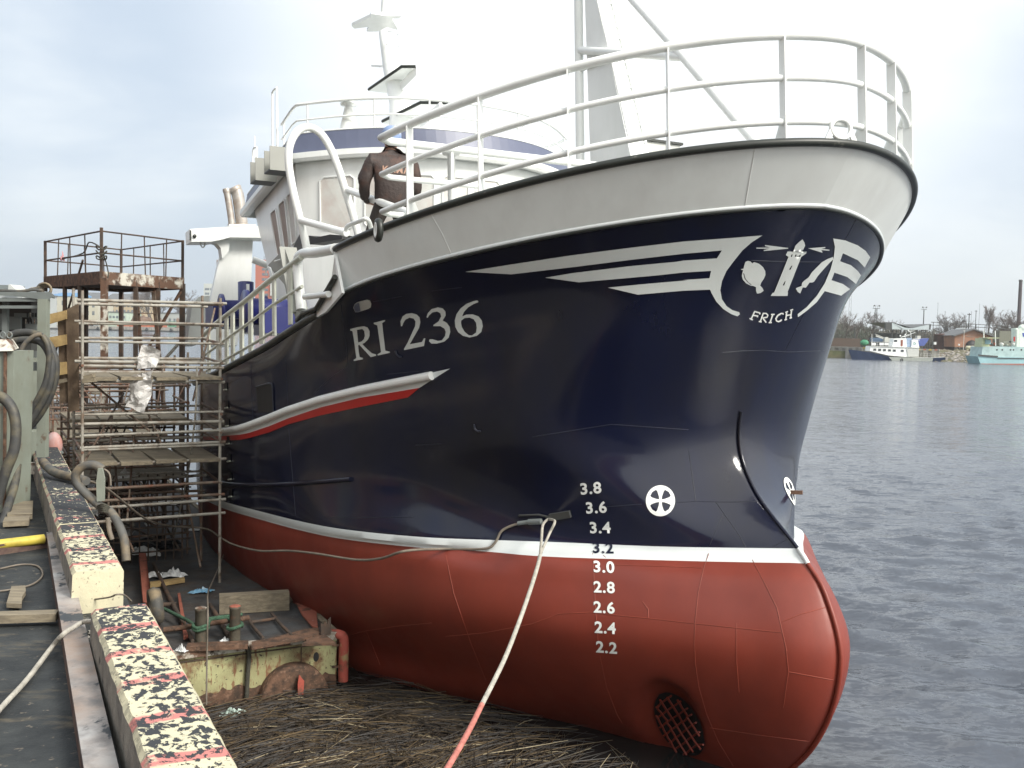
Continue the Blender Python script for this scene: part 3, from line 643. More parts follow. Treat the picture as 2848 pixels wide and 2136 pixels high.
decal('flounder_emblem', [[ZE((240, 790), (290, 770), (340, 780), (380, 820), (420, 795), (520, 830), (600, 900), (645, 980), (648, 1060), (620, 1130), (560, 1220), (540, 1275), (590, 1330), (612, 1380), (550, 1430), (475, 1442), (455, 1380), (455, 1310), (400, 1285), (350, 1280), (250, 1230), (190, 1160), (165, 1080), (180, 1010), (195, 960), (150, 955), (155, 938), (200, 930), (210, 880)), ZE((192, 1020), (215, 1040), (240, 1130), (300, 1210), (370, 1262), (345, 1262), (285, 1212), (222, 1130))]], 'decal', off=0.007)
decal('eel_emblem', [[ZE((2030, 690), (2035, 740), (1960, 810), (1840, 940), (1720, 1080), (1640, 1200), (1600, 1215), (1550, 1215), (1475, 1320), (1410, 1315), (1360, 1440), (1310, 1410), (1270, 1340), (1290, 1320), (1390, 1285), (1395, 1220), (1450, 1170), (1530, 1110), (1600, 1000), (1700, 900), (1800, 800), (1920, 730))]], 'decal', off=0.007)
ZF = zb(2070, 840, 160 / 2212); SWD = 52 * 160 / 2212
for nm, sts in (('F', [((385, 345), (250, 640)), ((365, 345), (600, 410)), ((585, 400), (575, 460)), ((330, 500), (500, 520)), ((505, 500), (480, 570)), ((185, 615), (310, 675))]),
                ('R', [((710, 430), (600, 735)), ((690, 420), (830, 425), (890, 490), (860, 570), (690, 595)), ((700, 600), (770, 700), (825, 775)), ((540, 730), (650, 750))]),
                ('I', [((1075, 470), (975, 770)), ((1010, 465), (1145, 460)), ((920, 775), (1035, 775))]),
                ('C', [((1480, 470), (1470, 425), (1400, 425), (1270, 500), (1195, 620), (1220, 710), (1290, 740), (1370, 710), (1420, 660))]),
                ('H', [((1615, 360), (1575, 650)), ((1560, 390), (1660, 345)), ((1525, 680), (1620, 645)), ((1610, 505), (1765, 470)), ((1800, 290), (1765, 590)), ((1745, 310), (1855, 265)), ((1720, 610), (1812, 580))])):
    decal('name_letter', [stroke(ZF(*s), SWD * (1.0 if len(s) < 6 else 1.1)) for s in sts], 'decalw', off=0.008, maxlen=6)
# draft figures, starboard and (edge on) port
DR = [('3.8', 258, 302, -.08), ('3.6', 300, 450, -.05), ('3.4', 330, 605, 0), ('3.2', 352, 763, .03), ('3.0', 358, 910, .05), ('2.8', 362, 1065, .05), ('2.6', 362, 1220, .06), ('2.4', 370, 1375, .07), ('2.2', 380, 1525, .08)]
for i, (tx, x, y, sl) in enumerate(DR):
    c = Z7((x, y))[0]; sx, sy = 45, 43
    m_ = 'navy' if tx == '3.2' else 'decalw'
    text_decal('draft_figure', tx, c, (sx, sx * sl), (-4 + i * .5, -sy), m_, bold=0.028)
    if i < 3: text_decal('draft_figure', tx, c, (-sx, -sx * sl), (-4, -sy), m_, bold=0.028, mirror=True)
def prop_symbol(c, rx, ry):
    ring = [(c[0] + rx * math.cos(2 * PI * k / 48), c[1] + ry * math.sin(2 * PI * k / 48)) for k in range(48)]
    hs = []
    for q4 in range(4):
        a0 = PI / 4 + q4 * PI / 2; pts = []
        for da, rr in ((-.44, .66), (-.36, .77), (0, .80), (.36, .77), (.44, .66), (.42, .30), (0, .12), (-.42, .30)):
            pts.append((c[0] + rx * rr * math.cos(a0 + da), c[1] + ry * rr * math.sin(a0 + da)))
        hs.append(pts)
    return [[ring] + hs]
PSC = Z7((793, 395))[0]
decal('thruster_symbol', prop_symbol(PSC, 40.5, 43), 'decalw', maxlen=10)
decal('thruster_symbol', prop_symbol(PSC, 40.5, 43), 'decalw', maxlen=10, mirror=True)
# boot lines: rubbing strake, white and red bands
ST_T = ZL((20, 618), (130, 618), (250, 608), (340, 592), (420, 568), (600, 500), (770, 428), (1060, 330), (1400, 245), (1800, 165), (2190, 78))
ST_M = ZL((20, 675), (130, 675), (250, 668), (340, 660), (420, 645), (600, 585), (770, 515), (1050, 420), (1400, 335), (1700, 285), (1920, 248))
ST_B = ZL((20, 705), (130, 708), (250, 710), (340, 706), (420, 690), (600, 640), (770, 568), (1050, 490), (1400, 415), (1820, 332))
decal('white_band', [[ST_T + ST_M[::-1]]], 'stripe', off=0.007, maxlen=16)
decal('red_band', [[ST_M + ST_B[::-1]]], 'signal', off=0.007, maxlen=16)
mb = MB(); ln = hull_line(ZL((20, 632), (130, 632), (250, 623), (340, 606), (420, 582), (600, 515), (770, 445), (1060, 350), (1400, 265), (1800, 185), (2040, 138)), 0.03, 8); mb.tube(ln, 0.048, 10); part('rubbing_strake', mb, M('white'), ho)
mb = MB(); ln = hull_line(ZL((160, 1072), (230, 1090), (420, 1102), (640, 1100), (850, 1090), (1100, 1072), (1320, 1052)), 0.015, 8); mb.tube(ln, 0.028, 8); part('bilge_strake', mb, M('navy'), ho)
# hull openings and small fittings
decal('freeing_port', [[ZL((485, 245), (600, 205), (620, 205), (632, 240), (640, 460), (505, 460))]], 'black', off=0.008)
mb = MB(); mb.tube(hull_line(ZL((485, 250), (490, 240), (600, 208), (625, 212), (632, 250), (640, 455)), 0.012, 8), 0.012, 6); part('freeing_port_rim', mb, M('navybead'), ho)
for x, y in ((218, 230), (228, 390), (234, 550), (240, 705), (249, 860), (257, 1018), (262, 1170)):
    mb = MB(); vs, fs = decal_mesh([ZL((x - 13, y - 30), (x + 13, y - 30), (x + 15, y + 32), (x - 11, y + 32))], 0.009); mb.add(vs, fs, 0)
    a = on_hull(*ZL((x - 9, y + 36))[0], .02); b_ = on_hull(*ZL((x + 15, y + 32))[0], .02); mb.tube([a[0], b_[0]], .012, 6, mi=1)
    part('hull_step', mb, [M('black'), M('cream')], ho)
decal('fairlead', [[Z1((370, 330), (385, 290), (420, 262), (540, 230), (575, 240), (592, 280), (585, 325), (555, 345), (430, 385), (395, 385))]], 'stepgrey', off=0.008)
decal('fairlead_hole', [[Z1((378, 325), (392, 290), (425, 268), (445, 270), (462, 370), (425, 380), (398, 378))]], 'bluegrey', off=0.012)
mb = MB(); mb.tube(hull_line(Z1((890, 862), (905, 905), (930, 932), (965, 938)), .01, 5), .01, 6); mb.tube(hull_line([(1320, 1180), (1322, 1192), (1330, 1199), (1338, 1198)], .01, 5), .01, 6); part('discharge_lip', mb, M('navybead'), ho)
# stem bar
sm = [Vector((p.x, 0, p.z)) for p in cols[0][4:]]; mb = MB()
prof = [(0.03, -.03), (0.055, 0), (0.03, .03)]
for seg in range(1): mb.tube([p + Vector((-.012, 0, 0)) for p in sm if p.z < 1.40], 0.017, 8)
sb = part('stem_bar', mb, [M('navy')], ho)
mb = MB(); mb.tube([p + Vector((-.016, 0, 0)) for p in sm if p.z < -.06], 0.022, 8); part('stem_bar', mb, M('red'), ho)
mb = MB(); mb.tube([p + Vector((-.016, 0, 0)) for p in sm if -.09 < p.z < .08], 0.0235, 8); part('stem_bar', mb, M('stripe'), ho)
mb = MB(); lug, nn = on_hull(2205, 1368, 0) if False else (Vector((.62, 0, .62)), None); mb.bar(sp(2180, 1368, 0, 1.05), sp(2232, 1370, 0, .90), .045, .04); part('mooring_lug', mb, M('rust'), ho)
mb = MB(); A1 = on_hull(1535, 1510, .02)[0]; A1 = on_hull(1532, 1437, .02)[0]; B1 = on_hull(1588, 1428, .02)[0]; mb.bar(A1, B1, .07, .035, up=on_hull(1560, 1432)[1]); mb.tube([on_hull(1445, 1433, .015)[0], on_hull(1500, 1430, .02)[0], A1], .012, 6); part('mooring_lug', mb, M('dark'), ho)
# thruster opening: dark tunnel mouth and grating in the scoop
def epx(u, v, a=100, b=56, e=(.55, .835)): return (TC1[0] + u * a * e[0] + v * b * e[1], TC1[1] + u * a * e[1] - v * b * e[0])
decal('thruster_tunnel', [[[epx(math.cos(2 * PI * k / 40), math.sin(2 * PI * k / 40)) for k in range(40)]]], 'black', off=.02, maxlen=16)
mb = MB()
for k in range(-2, 3):
    v = k * .36; h = .92 * math.sqrt(1 - v * v); mb.tube(hull_line([epx(-h, v), epx(h, v)], .055, 12), .011, 6)
for k in range(-3, 4):
    u = k * .27; h = .92 * math.sqrt(1 - u * u); mb.tube(hull_line([epx(u, -h), epx(u, h)], .042, 12), .010, 6)
part('thruster_grating', mb, M('red'), ho)

# gunwales
mb = MB(); rl = [side(rim(1 - k / 60), -1) for k in range(60)] + [side(rim(k / 60), 1) for k in range(61)]
mb.tube(rl, .037, 10); part('gunwale', mb, M('gun'), ho)
mb = MB(); kl = [side(knuck(1 - k / 60), -1) for k in range(60)] + [side(knuck(k / 60), 1) for k in range(61)]
mb.tube([p + Vector((0, 0, .012)) for p in kl], .022, 8); part('knuckle_moulding', mb, M('stripe'), ho)
mb = MB(); mb.tube([p + Vector((0, 0, -.014)) for p in kl], .018, 8); part('knuckle_moulding', mb, M('gun'), ho)
mb = MB(); ln = [Vector((p.x, p.y + .01, p.z)) for c in cols for p in [c[-1]] if p.x > 3.86]
mb.tube(ln, .045, 8); mb.tube([side(p, -1) for p in ln], .045, 8); part('gunwale', mb, M('gun'), ho)
# white step plates at the break of the forecastle
mb = MB()
P_ = lambda px, py, v: sp(px, py, 1, v)
mb.prism([P_(951, 815, 3.42), P_(929, 700, 3.42), P_(936, 772, 3.42), P_(878, 862, 3.42), P_(840, 875, 3.42), P_(831, 889, 3.42), P_(878, 884, 3.42), P_(905, 868, 3.42)], (0, -.03, 0))
part('step_plate', mb, M('white'), ho)
mb = MB(); mb.tube([P_(932, 770, 3.45), P_(880, 858, 3.45), P_(842, 872, 3.45), P_(826, 892, 3.45)], .03, 8); part('step_edge', mb, M('gun'), ho)
# ================================================================== upper works of the trawler
def V(u, v, w): return Vector((u, v, w))
# --- bow railing: three rails on plate stanchions, closed across at the aft end
railing_ = MB()
RT_END = 0.865                        # rim parameter at the aft loop
def rp(t, h, inset=.06):
    p = rim(abs(t)); s = 1 if t >= 0 else -1
    k = inset / 3.4
    return V(p.x + inset * (1 - abs(t)), s * p.y * (1 - k), p.z + h)
rails = [(.94, .042), (.57, .030), (.19, .030)]
rr_ = None
for i, (h, r) in enumerate(rails):
    mb = MB(); pts = [rp(-RT_END + 2 * RT_END * k / 90, h) for k in range(91)]
    a, b = pts[0], pts[-1]
    cross = [V(b.x + .10, b.y - .12, b.z), V(b.x + .11, b.y - .4, b.z)] + [V(b.x + .11, 0, b.z)] + [V(a.x + .11, a.y + .4, a.z), V(a.x + .10, a.y + .12, a.z)]
    mb.tube(pts + cross, r, 10, closed=True)
    if rr_ is None: rr_ = part('bow_railing', mb, M('white'), ship)
    else: part('rail', mb, M('white'), rr_)
def tpx(px, lo=-1.0, hi=1.0, h=.94):
    """rim parameter whose rail point projects at photo column px"""
    best = None
    for k in range(801):
        t = lo + (hi - lo) * k / 800; p = SHIP @ rp(t, h) - CAM; x = CX + F * p.dot(CR) / p.dot(_f)
        e = abs(x - px)
        if best is None or e < best[0]: best = (e, t)
    return best[1]
def stanchion(t, wd=.09):
    mb = MB(); p0, p1 = rp(t, -.02), rp(t, .94); rad = V(p0.x - 3.2, p0.y, 0).normalized()
    mb.bar(p0, p1 - V(0, 0, .02), .012, wd, up=rad)
    ft = rp(t, 0.0); mb.add([ft + rad * .045, ft - rad * .17, ft - rad * .045 + V(0, 0, .22), ft + rad * .045 + V(0, 0, .22)], [(0, 1, 2, 3)])
    part('stanchion', mb, M('white'), rr_)
for px in (1138, 1335, 1578, 1855, 2176, 2395, 2478): stanchion(tpx(px, -.2, .95))
for t in (-.35, -.52, -.68, -.84): stanchion(t)
for y_ in (2.35, .9, -.9, -2.35):
    mb = MB(); b = rp(RT_END, .0); mb.tube([V(b.x + .11, y_, b.z - .35), V(b.x + .11, y_, b.z + .94)], .018, 8); part('stanchion', mb, M('white'), rr_)
# --- chocks and small fittings on the rim
def ovalring(c, ax, up, a, b, r, n=28): return [c + ax * (a * math.cos(2 * PI * k / n)) + up * (b * math.sin(2 * PI * k / n)) for k in range(n)]
t = tpx(2330, -.2, .6, .15); c = rp(t, .13, .02); d = (rp(t + .02, 0) - rp(t - .02, 0)).normalized()
mb = MB(); mb.tube(ovalring(c, d, V(0, 0, 1), .105, .085, .022), .020, 8, closed=True); mb.bar(c - d * .15 - V(0, 0, .11), c - d * .10 - V(0, 0, .02), .02, .05); mb.bar(c + d * .15 - V(0, 0, .11), c + d * .10 - V(0, 0, .02), .02, .05)
part('bow_chock', mb, M('white'), ship)
c = rim(.985) + V(-.35, .01, .02); c = sp(1052, 640, 1, 3.36)
mb = MB(); mb.tube(ovalring(c, V(1, 0, -.1).normalized(), V(0, 0, 1), .055, .085, .03), .034, 8, closed=True, mi=0); mb.tube(ovalring(c + V(0, .02, 0), V(1, 0, -.1).normalized(), V(0, 0, 1), .035, .066, .02), .016, 8, closed=True, mi=1)
part('side_chock', mb, [M('gun'), M('white')], ship)
mb = MB(); mb.tube(smoothpts([P_(962, 642, 3.25), P_(968, 628, 3.25), P_(1000, 615, 3.25), P_(1022, 610, 3.2), P_(1033, 640, 3.1), P_(1034, 668, 3.1)], 5), .025, 8); part('handrail_loop', mb, M('white'), ship)
mb = MB(); b = sp(1255, 428, 1, 1.5); mb.lathe([(.05, -1.0), (.05, 0), (.11, .01), (.12, .04), (.09, .06), (0, .06)], b - V(0, 0, .02), n=16); part('vent_post', mb, M('white'), ship)
# --- tall tube arch at the starboard break, with its braces
mb = MB(); UA = 4.55
ap = [sp(x, y, 0, UA) for x, y in ((856, 702), (838, 625), (815, 530), (803, 455), (806, 405), (825, 368), (855, 354), (888, 368), (915, 405), (940, 465), (962, 535), (984, 607), (1000, 668))]
mb.tube(smoothpts(ap, 5), .047, 12); arch = part('gallows_arch', mb, M('white'), ship)
for p, qv in (((834, 612), (964, 648)), ((966, 528), (1142, 594))):
    mb = MB(); a = sp(*p, 0, UA); e = sp(*qv, 1, 2.86) if qv[0] > 1000 else sp(*qv, 1, 3.2); mb.tube([a, e], .042, 10); part('brace', mb, M('white'), arch)
mb = MB(); mb.tube(smoothpts([P_(838, 862, 3.46), P_(830, 770, 3.46), P_(829, 722, 3.46), P_(845, 705, 3.46), P_(880, 702, 3.45), P_(932, 692, 3.4)], 4), .060, 12); mb.tube([P_(848, 826, 3.46), P_(914, 818, 3.46)], .036, 10)
part('side_frame', mb, M('white'), ship)
mb = MB(); mb.prism([P_(858, 655, 2.9), P_(880, 660, 2.9), P_(918, 652, 2.9), P_(950, 655, 2.9), P_(952, 664, 2.9), P_(905, 672, 2.9), P_(862, 680, 2.9)], (0, -.2, 0)); part('hatch_coaming', mb, M('black'), ship)

# --- wheelhouse: convex front, sides drawing in aft
def whp(t, out=0.0, ln=4.9):
    """plan curve of the wheelhouse, t -1 (port aft) .. 1 (starboard aft)"""
    s = 1 if t >= 0 else -1; a = abs(t)
    if a < .5:
        k = a / .5; u = 7.0 + 1.25 * k ** 2.4; v = 2.46 * k
        n = V(-1, .35 * k, 0)
    else:
        k = (a - .5) / .5; u = 8.25 + ln * k; v = 2.46 - .42 * k * ln / 4.9; n = V(-.35 * (1 - k), 1, 0)
    n.normalize()
    return V(u + n.x * out, s * (v + n.y * out), 0)
NW = 64; WL0, WL1 = 1.7, 4.3
def ring(w, out, ln=4.9): return [whp(-1 + 2 * k / NW, out, ln) + V(0, 0, w) for k in range(NW + 1)]
def wallstrip(mb, r0, r1, mi=0, cap=False):
    n = len(r0); mb.add(r0 + r1, [(i, i + 1, n + i + 1, n + i) for i in range(n - 1)] + ([(n - 1, 0, n, 2 * n - 1)]), mi)
mb = MB(); wallstrip(mb, ring(2.2, -.18, WL0), ring(5.20, .0, WL1)); wh = part('wheelhouse', mb, M('white'), ship)
mb = MB()
R0, R1, R2, R3 = ring(5.18, .02), ring(5.16, .17), ring(5.205, .20), ring(5.29, .20)
wallstrip(mb, R0, R1); wallstrip(mb, R1, R2); wallstrip(mb, R2, R3); wallstrip(mb, R3, ring(5.30, .12))
part('visor', mb, M('white'), wh)
mb = MB(); wallstrip(mb, ring(5.30, .12), ring(5.62, .05)); part('roof_band', mb, M('bluegrey'), wh)
mb = MB(); rt = ring(5.62, .05); mb.add(rt, [tuple(range(len(rt)))]); mb.tube(ring(5.625, .05), .012, 6); part('roof', mb, M('white'), wh)
def on_wh(t, w):     # wall leans out from -.18 at 2.2 to 0 at 5.2
    return whp(t, -.18 + .18 * (w - 2.2) / 3.0, WL0 + (WL1 - WL0) * (w - 2.2) / 3.0) + V(0, 0, w)
def wh_window(t0, t1, w0, w1, m, nm='window', lean=0.0):
    mb = MB(); fr = []; n = 5
    def P(a, b, o):
        t = t0 + (t1 - t0) * a; w_ = w0 + (w1 - w0) * b; p = on_wh(t, w_); k = whp(t, 1.0) - whp(t, 0.0); return p + k * o
    c = .12; h = c * 0.55
    out_ = [(c, 0), (1 - c, 0), (1, h), (1, 1 - h), (1 - c, 1), (c, 1), (0, 1 - h), (0, h)]
    cen = P(.5, .5, .006); rim_ = [P(a, b, .006) for a, b in out_]
    mb.add([cen] + rim_, [(0, 1 + i, 1 + (i + 1) % 8) for i in range(8)]); o = part(nm, mb, M(m), wh)
    mb = MB(); mb.tube([P(a, b, .012) for a, b in out_], .016, 6, closed=True); part('frame', mb, M('white'), o)
for k in range(8):
    a = -.455 + .91 * k / 8; wh_window(a + .013, a + .10, 4.12, 4.92, 'board')
for s in (1, -1):
    for a, b in ((.535, .60), (.63, .70), (.74, .81)): wh_window(s * a, s * b, 4.0, 4.82, 'board' if b < .65 else 'sidewin')
# roof railing
rg = None
for h, r in ((.47, .026), (.22, .016)):
    mb = MB(); mb.tube([whp(-.62 + 1.24 * k / 50, .0) + V(0, 0, 5.62 + h) for k in range(51)], r, 8)
    if rg is None: rg = part('roof_railing', mb, M('white'), ship)
    else: part('rail', mb, M('white'), rg)
for t in (-.6, -.48, -.34, -.18, -.02, .14, .30, .47, .6):
    mb = MB(); p = whp(t, 0); mb.tube([p + V(0, 0, 5.6), p + V(0, 0, 6.09)], .016, 6); part('stanchion', mb, M('white'), rg)
for s in (1, -1):
    mb = MB(); p = sp(776, 420, 0, 9.6) if s > 0 else None
    base = V(9.5, s * 2.42, 5.6)
    mb.tube(smoothpts([base, base + V(0, 0, 1.0), base + V(.05, 0, 1.12), base + V(.25, 0, 1.12), base + V(.3, 0, 1.0), base + V(.3, 0, 0)], 4), .018, 8); part('ladder_hoop', mb, M('white'), ship)
    mb = MB(); base = V(10.8, s * 2.45, 5.45); mb.tube(smoothpts([base, base + V(0, 0, .5), base + V(.1, 0, .58), base + V(.3, 0, .55), base + V(.34, 0, 0)], 4), .014, 8); mb.tube([base + V(.16, 0, 0), base + V(.16, 0, .8)], .009, 6); part('antenna_rail', mb, M('white'), ship)
    for (x, y) in ((774, 448), (733, 478)):
        c = sp(x, y, 1, 2.78); c.y *= s
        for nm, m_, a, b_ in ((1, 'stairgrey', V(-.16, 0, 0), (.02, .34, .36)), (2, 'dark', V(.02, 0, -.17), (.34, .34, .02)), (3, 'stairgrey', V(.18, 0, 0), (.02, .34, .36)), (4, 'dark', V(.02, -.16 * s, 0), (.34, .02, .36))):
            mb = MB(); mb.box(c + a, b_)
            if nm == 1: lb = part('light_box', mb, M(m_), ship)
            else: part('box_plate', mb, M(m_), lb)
mb = MB(); mb.lathe([(.16, 0), (.06, .42), (.13, .43), (.13, .47), (0, .47)], V(7.75, 1.75, 5.62), n=16); part('horn_post', mb, M('white'), ship)
# --- signal mast on the wheelhouse roof
mb = MB(); mp0 = [sp(1118, 330, 1, 0), sp(1113, 285, 1, 0), sp(1086, 180, 1, 0), sp(1066, 92, 1, 0), sp(1076, -60, 1, 0)]
mb.tube([V(10.0, 0, 5.5)] + mp0, [.26, .23, .20, .15, .085, .07], 14); mast = part('signal_mast', mb, M('white'), ship)
def platform(pts, w, th, rimr):
    P = [sp(x, y, 2, w) for x, y in pts]; mb = MB(); mb.prism(P, (0, 0, th)); o = part('radar_platform', mb, M('white'), mast)
    mb = MB(); mb.tube([p + V(0, 0, .03) for p in P[:3]], rimr, 6); part('platform_edge', mb, M('gun'), o)
    return P
platform([(1026, 253), (1118, 190), (1156, 190), (1148, 222), (1100, 262)], 7.35, .07, .03)
platform([(1064, 342), (1171, 290), (1247, 291), (1238, 318), (1150, 362)], 6.60, .07, .03)
for c_, w_ in (((1120, 235), 7.2), ((1180, 335), 6.4)):
    mb = MB(); a = sp(c_[0] - 8, c_[1] + 12, 1, 0); mb.bar(a, a + V(-.75, -.05, .12), .05, .16); part('bracket', mb, M('white'), mast)
# crosstree
P = [sp(x, y, 2, 8.35) for x, y in ((978, 73), (1030, 48), (1033, 38), (1070, 44), (1116, 44), (1112, 51), (1090, 52), (1108, 84), (1078, 76), (1050, 88), (1020, 88), (1026, 75), (985, 80))]
mb = MB(); mb.prism(P, (0, 0, .06)); part('crosstree', mb, M('white'), mast)
mb = MB(); mb.tube([sp(1035, 182, 1, 0), sp(1064, 184, 1, 0)], .025, 8); part('lamp_arm', mb, M('white'), mast)
for k in range(6):
    mb = MB(); a = sp(1082 + k * 4, 100 + 32 * k, 1, 0) + V(-.1, 0, 0); mb.tube([a + V(0, -.12, 0), a + V(-.12, -.12, 0), a + V(-.12, .12, 0), a + V(0, .12, 0)], .008, 5); part('step', mb, M('white'), mast)
# --- foremast: pole, derrick column, ladder, stay to the bow
mb = MB(); mb.tube([V(3.80, 0, 2.8), V(3.78, 0, 9.5)], .056, 12); fm = part('foremast', mb, M('white'), ship)
def edge_(xb, yb, xt, v):
    b_, t_ = sp(xb, yb, 1, v), sp(xt, -40, 1, v); return b_ + (b_ - t_) * .25, t_ + (t_ - b_) * .3
E1, E2, E3 = edge_(1642, 450, 1625, -.02), edge_(1746, 400, 1648, -.10), edge_(1800, 405, 1694, -.55)
E4 = tuple(E1[k] + (E3[k] - E2[k]) for k in (0, 1))
mb = MB(); mb.add([E1[0], E2[0], E3[0], E4[0], E1[1], E2[1], E3[1], E4[1]], [(0, 1, 5, 4), (1, 2, 6, 5), (2, 3, 7, 6), (3, 0, 4, 7), (4, 5, 6, 7)]); part('derrick_post', mb, M('white'), fm)
la = [(sp(1751, 392, 1, -.07), sp(1653, -40, 1, -.07)), (sp(1797, 400, 1, -.50), sp(1692, -40, 1, -.50))]
mb = MB()
for a, b in la: mb.tube([a, b], .016, 8)
for k in range(13): mb.tube([la[0][0].lerp(la[0][1], (k + .5) / 13), la[1][0].lerp(la[1][1], (k + .5) / 13)], .008, 6)
part('ladder', mb, M('white'), fm)
mb = MB(); K = sp(1902, 158, 1, 0); mb.tube([sp(1748, -15, 1, 0) + V(1.4, 0, 1.6), sp(1762, 0, 1, 0), K, sp(2102, 396, 1, 0), sp(2102, 396, 1, 0) + V(-.15, 0, -.45)], .055, 12); part('forestay_leg', mb, M('white'), fm)
mb = MB(); mb.tube([V(3.77, 0, 5.92), K], .05, 12); mb.tube([V(3.77, 0, 5.66), V(3.0, 0, 5.66)], .03, 8); part('crossbar', mb, M('white'), fm)
mb = MB(); c = sp(1805, 416, 1, -.9); mb.box(c + V(0, 0, -.12), (.5, .62, .30)); mb.box(c + V(0, 0, .045), (.56, .68, .03), mi=1); part('deck_locker', mb, [M('stepgrey'), M('gun')], ship)
mb = MB(); a = sp(1655, 452, 1, -1.0); mb.tube([sp(1640, 455, 1, -1.0), sp(1710, 462, 1, -1.0)], .035, 8); part('deck_roller', mb, M('white'), ship)

# --- side railing of the working deck (starboard) and its mirror
SRV = 3.50
def srow(pts): return [P_(x, y, SRV) for x, y in pts]
top = srow([(838, 715), (792, 750), (753, 778), (686, 834), (627, 879), (600, 900), (560, 938)]); m1 = srow([(840, 797), (759, 848), (693, 898), (632, 941), (560, 995)]); m2 = srow([(765, 920), (693, 963), (638, 994), (560, 1040)]); bt = srow([(831, 886), (778, 925), (726, 958), (665, 1003), (611, 1038), (560, 1066)])
def sr_at(row, u):
    for a, b in zip(row[:-1], row[1:]):
        if a.x <= u <= b.x: return a.lerp(b, (u - a.x) / (b.x - a.x))
    return row[0] if u < row[0].x else row[-1]
for s in (1, -1):
    sr = None
    for row, r in ((top, .036), (m1, .022), (m2, .022)):
        mb = MB(); mb.tube([V(p.x, p.y * s, p.z) for p in row], r, 8)
        if sr is None: sr = part('deck_railing', mb, M('cream'), ship)
        else: part('rail', mb, M('cream'), sr)
    for px in (808, 763, 728, 697, 672, 647, 630, 606, 580):
        b = P_(px, 900, SRV); u = b.x; a0 = sr_at(bt, u); a1 = sr_at(top, u)
        mb = MB(); mb.bar(V(u, s * a0.y, a0.z), V(u, s * a1.y, a1.z), .025, .20 if px < 740 else .13, up=(1, 0, 0)); part('stanchion', mb, M('cream'), sr)
# --- inclined stair plates, blue winches, gantry with exhausts
mb = MB(); mb.prism([P_(792, 690, 2.95), P_(826, 790, 2.95), P_(840, 880, 2.95), P_(822, 885, 2.95), P_(790, 790, 2.95), P_(745, 738, 2.95)], (0, -.06, 0)); mb.bar(P_(800, 690, 2.9), P_(832, 870, 2.9), .05, .25, up=(0, 1, 0)); part('stair_side', mb, M('stairgrey'), ship)
mb = MB(); mb.tube(smoothpts([P_(764, 727, 3.0), P_(780, 722, 3.0), P_(785, 718, 3.0)], 3), .012, 6); mb.tube(smoothpts([P_(738, 765, 3.0), P_(742, 748, 3.0), P_(752, 745, 3.0), P_(758, 765, 3.0)], 3), .012, 6); part('grab_handle', mb, M('white'), ship)
mb = MB(); mb.prism([P_(838, 640, 2.7), P_(815, 690, 2.7), P_(808, 720, 2.7), P_(840, 690, 2.7)], (0, -.05, 0)); part('side_vent', mb, M('dark'), ship)
mb = MB()
def drum(c, r, ln, axis=(0, 1, 0), mi=0): mb.lathe([(0, -ln / 2), (r * .7, -ln / 2), (r, -ln / 2), (r, -ln / 2 + .05), (r * .62, -ln / 2 + .06), (r * .62, ln / 2 - .06), (r, ln / 2 - .05), (r, ln / 2), (0, ln / 2)], c, axis, 24, mi)
wc = sp(668, 855, 0, 10.8)
mb = MB(); drum(sp(676, 862, 0, 10.6), .27, .8); mb.box(sp(645, 880, 0, 11.2), (.7, .8, .42)); bw = part('trawl_winch', mb, M('bluepaint'), ship)
mb = MB(); c = sp(684, 822, 0, 11.0); mb.lathe([(.14, -.42), (.14, .24), (.11, .25), (.11, .20), (0, .20)], c, n=20); part('winch_post', mb, M('bluepaint'), bw)
mb = MB(); mb.box(c + V(-.15, 0, -.06), (.03, .05, .5)); part('winch_post_stripe', mb, M('white'), bw)
mb = MB(); drum(sp(760, 868, 0, 8.3), .33, .9); mb.box(sp(775, 895, 0, 8.3), (.7, .6, .4)); part('net_winch', mb, M('bluepaint'), ship)
mb = MB(); mb.box(V(10.5, 0.6, 1.6), (4, 3.0, .5)); part('deck_casing', mb, M('dark'), ship)
# gantry
UG = 15.2
g = lambda x, y, u=UG: sp(x, y, 0, u)
mb = MB(); mb.prism([g(634, 655), g(704, 655), g(698, 790), g(676, 865), g(660, 960), g(562, 960), g(580, 860), g(610, 720)], (.5, -.05, -.02)); gt = part('gantry', mb, M('white'), ship)
mb = MB(); mb.prism([g(528, 637, 14.8), g(640, 630, 14.8), g(760, 628, 14.8), g(760, 662, 14.8), g(640, 660, 14.8), g(610, 668, 14.8), g(585, 672, 14.8), g(530, 672, 14.8)], (.55, 0, 0)); bm_ = part('gantry_beam', mb, M('white'), gt)
mb = MB(); mb.prism([g(585, 671, 15), g(640, 665, 15), g(636, 700, 15), g(618, 720, 15), g(614, 690, 15), g(603, 677, 15)], (.3, 0, 0)); part('gusset', mb, M('white'), gt)
mb = MB(); mb.tube(ovalring(g(564, 677, 15), V(0, 1, 0), V(0, 0, 1), .045, .085, 0, 16), .014, 6, closed=True); part('shackle_eye', mb, M('stepgrey'), gt)
mb = MB(); mb.add([g(527, 640, 14.79), g(532, 640, 14.79), g(533, 670, 14.79), g(527, 668, 14.79)], [(0, 1, 2, 3)]); mb.lathe([(.04, 0), (.04, .02), (0, .02)], g(541, 657, 14.78), (-1, 0, 0), 12); part('beam_end', mb, M('gun'), gt)
mb = MB(); mb.prism([g(638, 624), g(712, 624), g(712, 628), g(638, 628)], (.5, 0, 0)); part('exhaust_plate', mb, M('white'), gt)
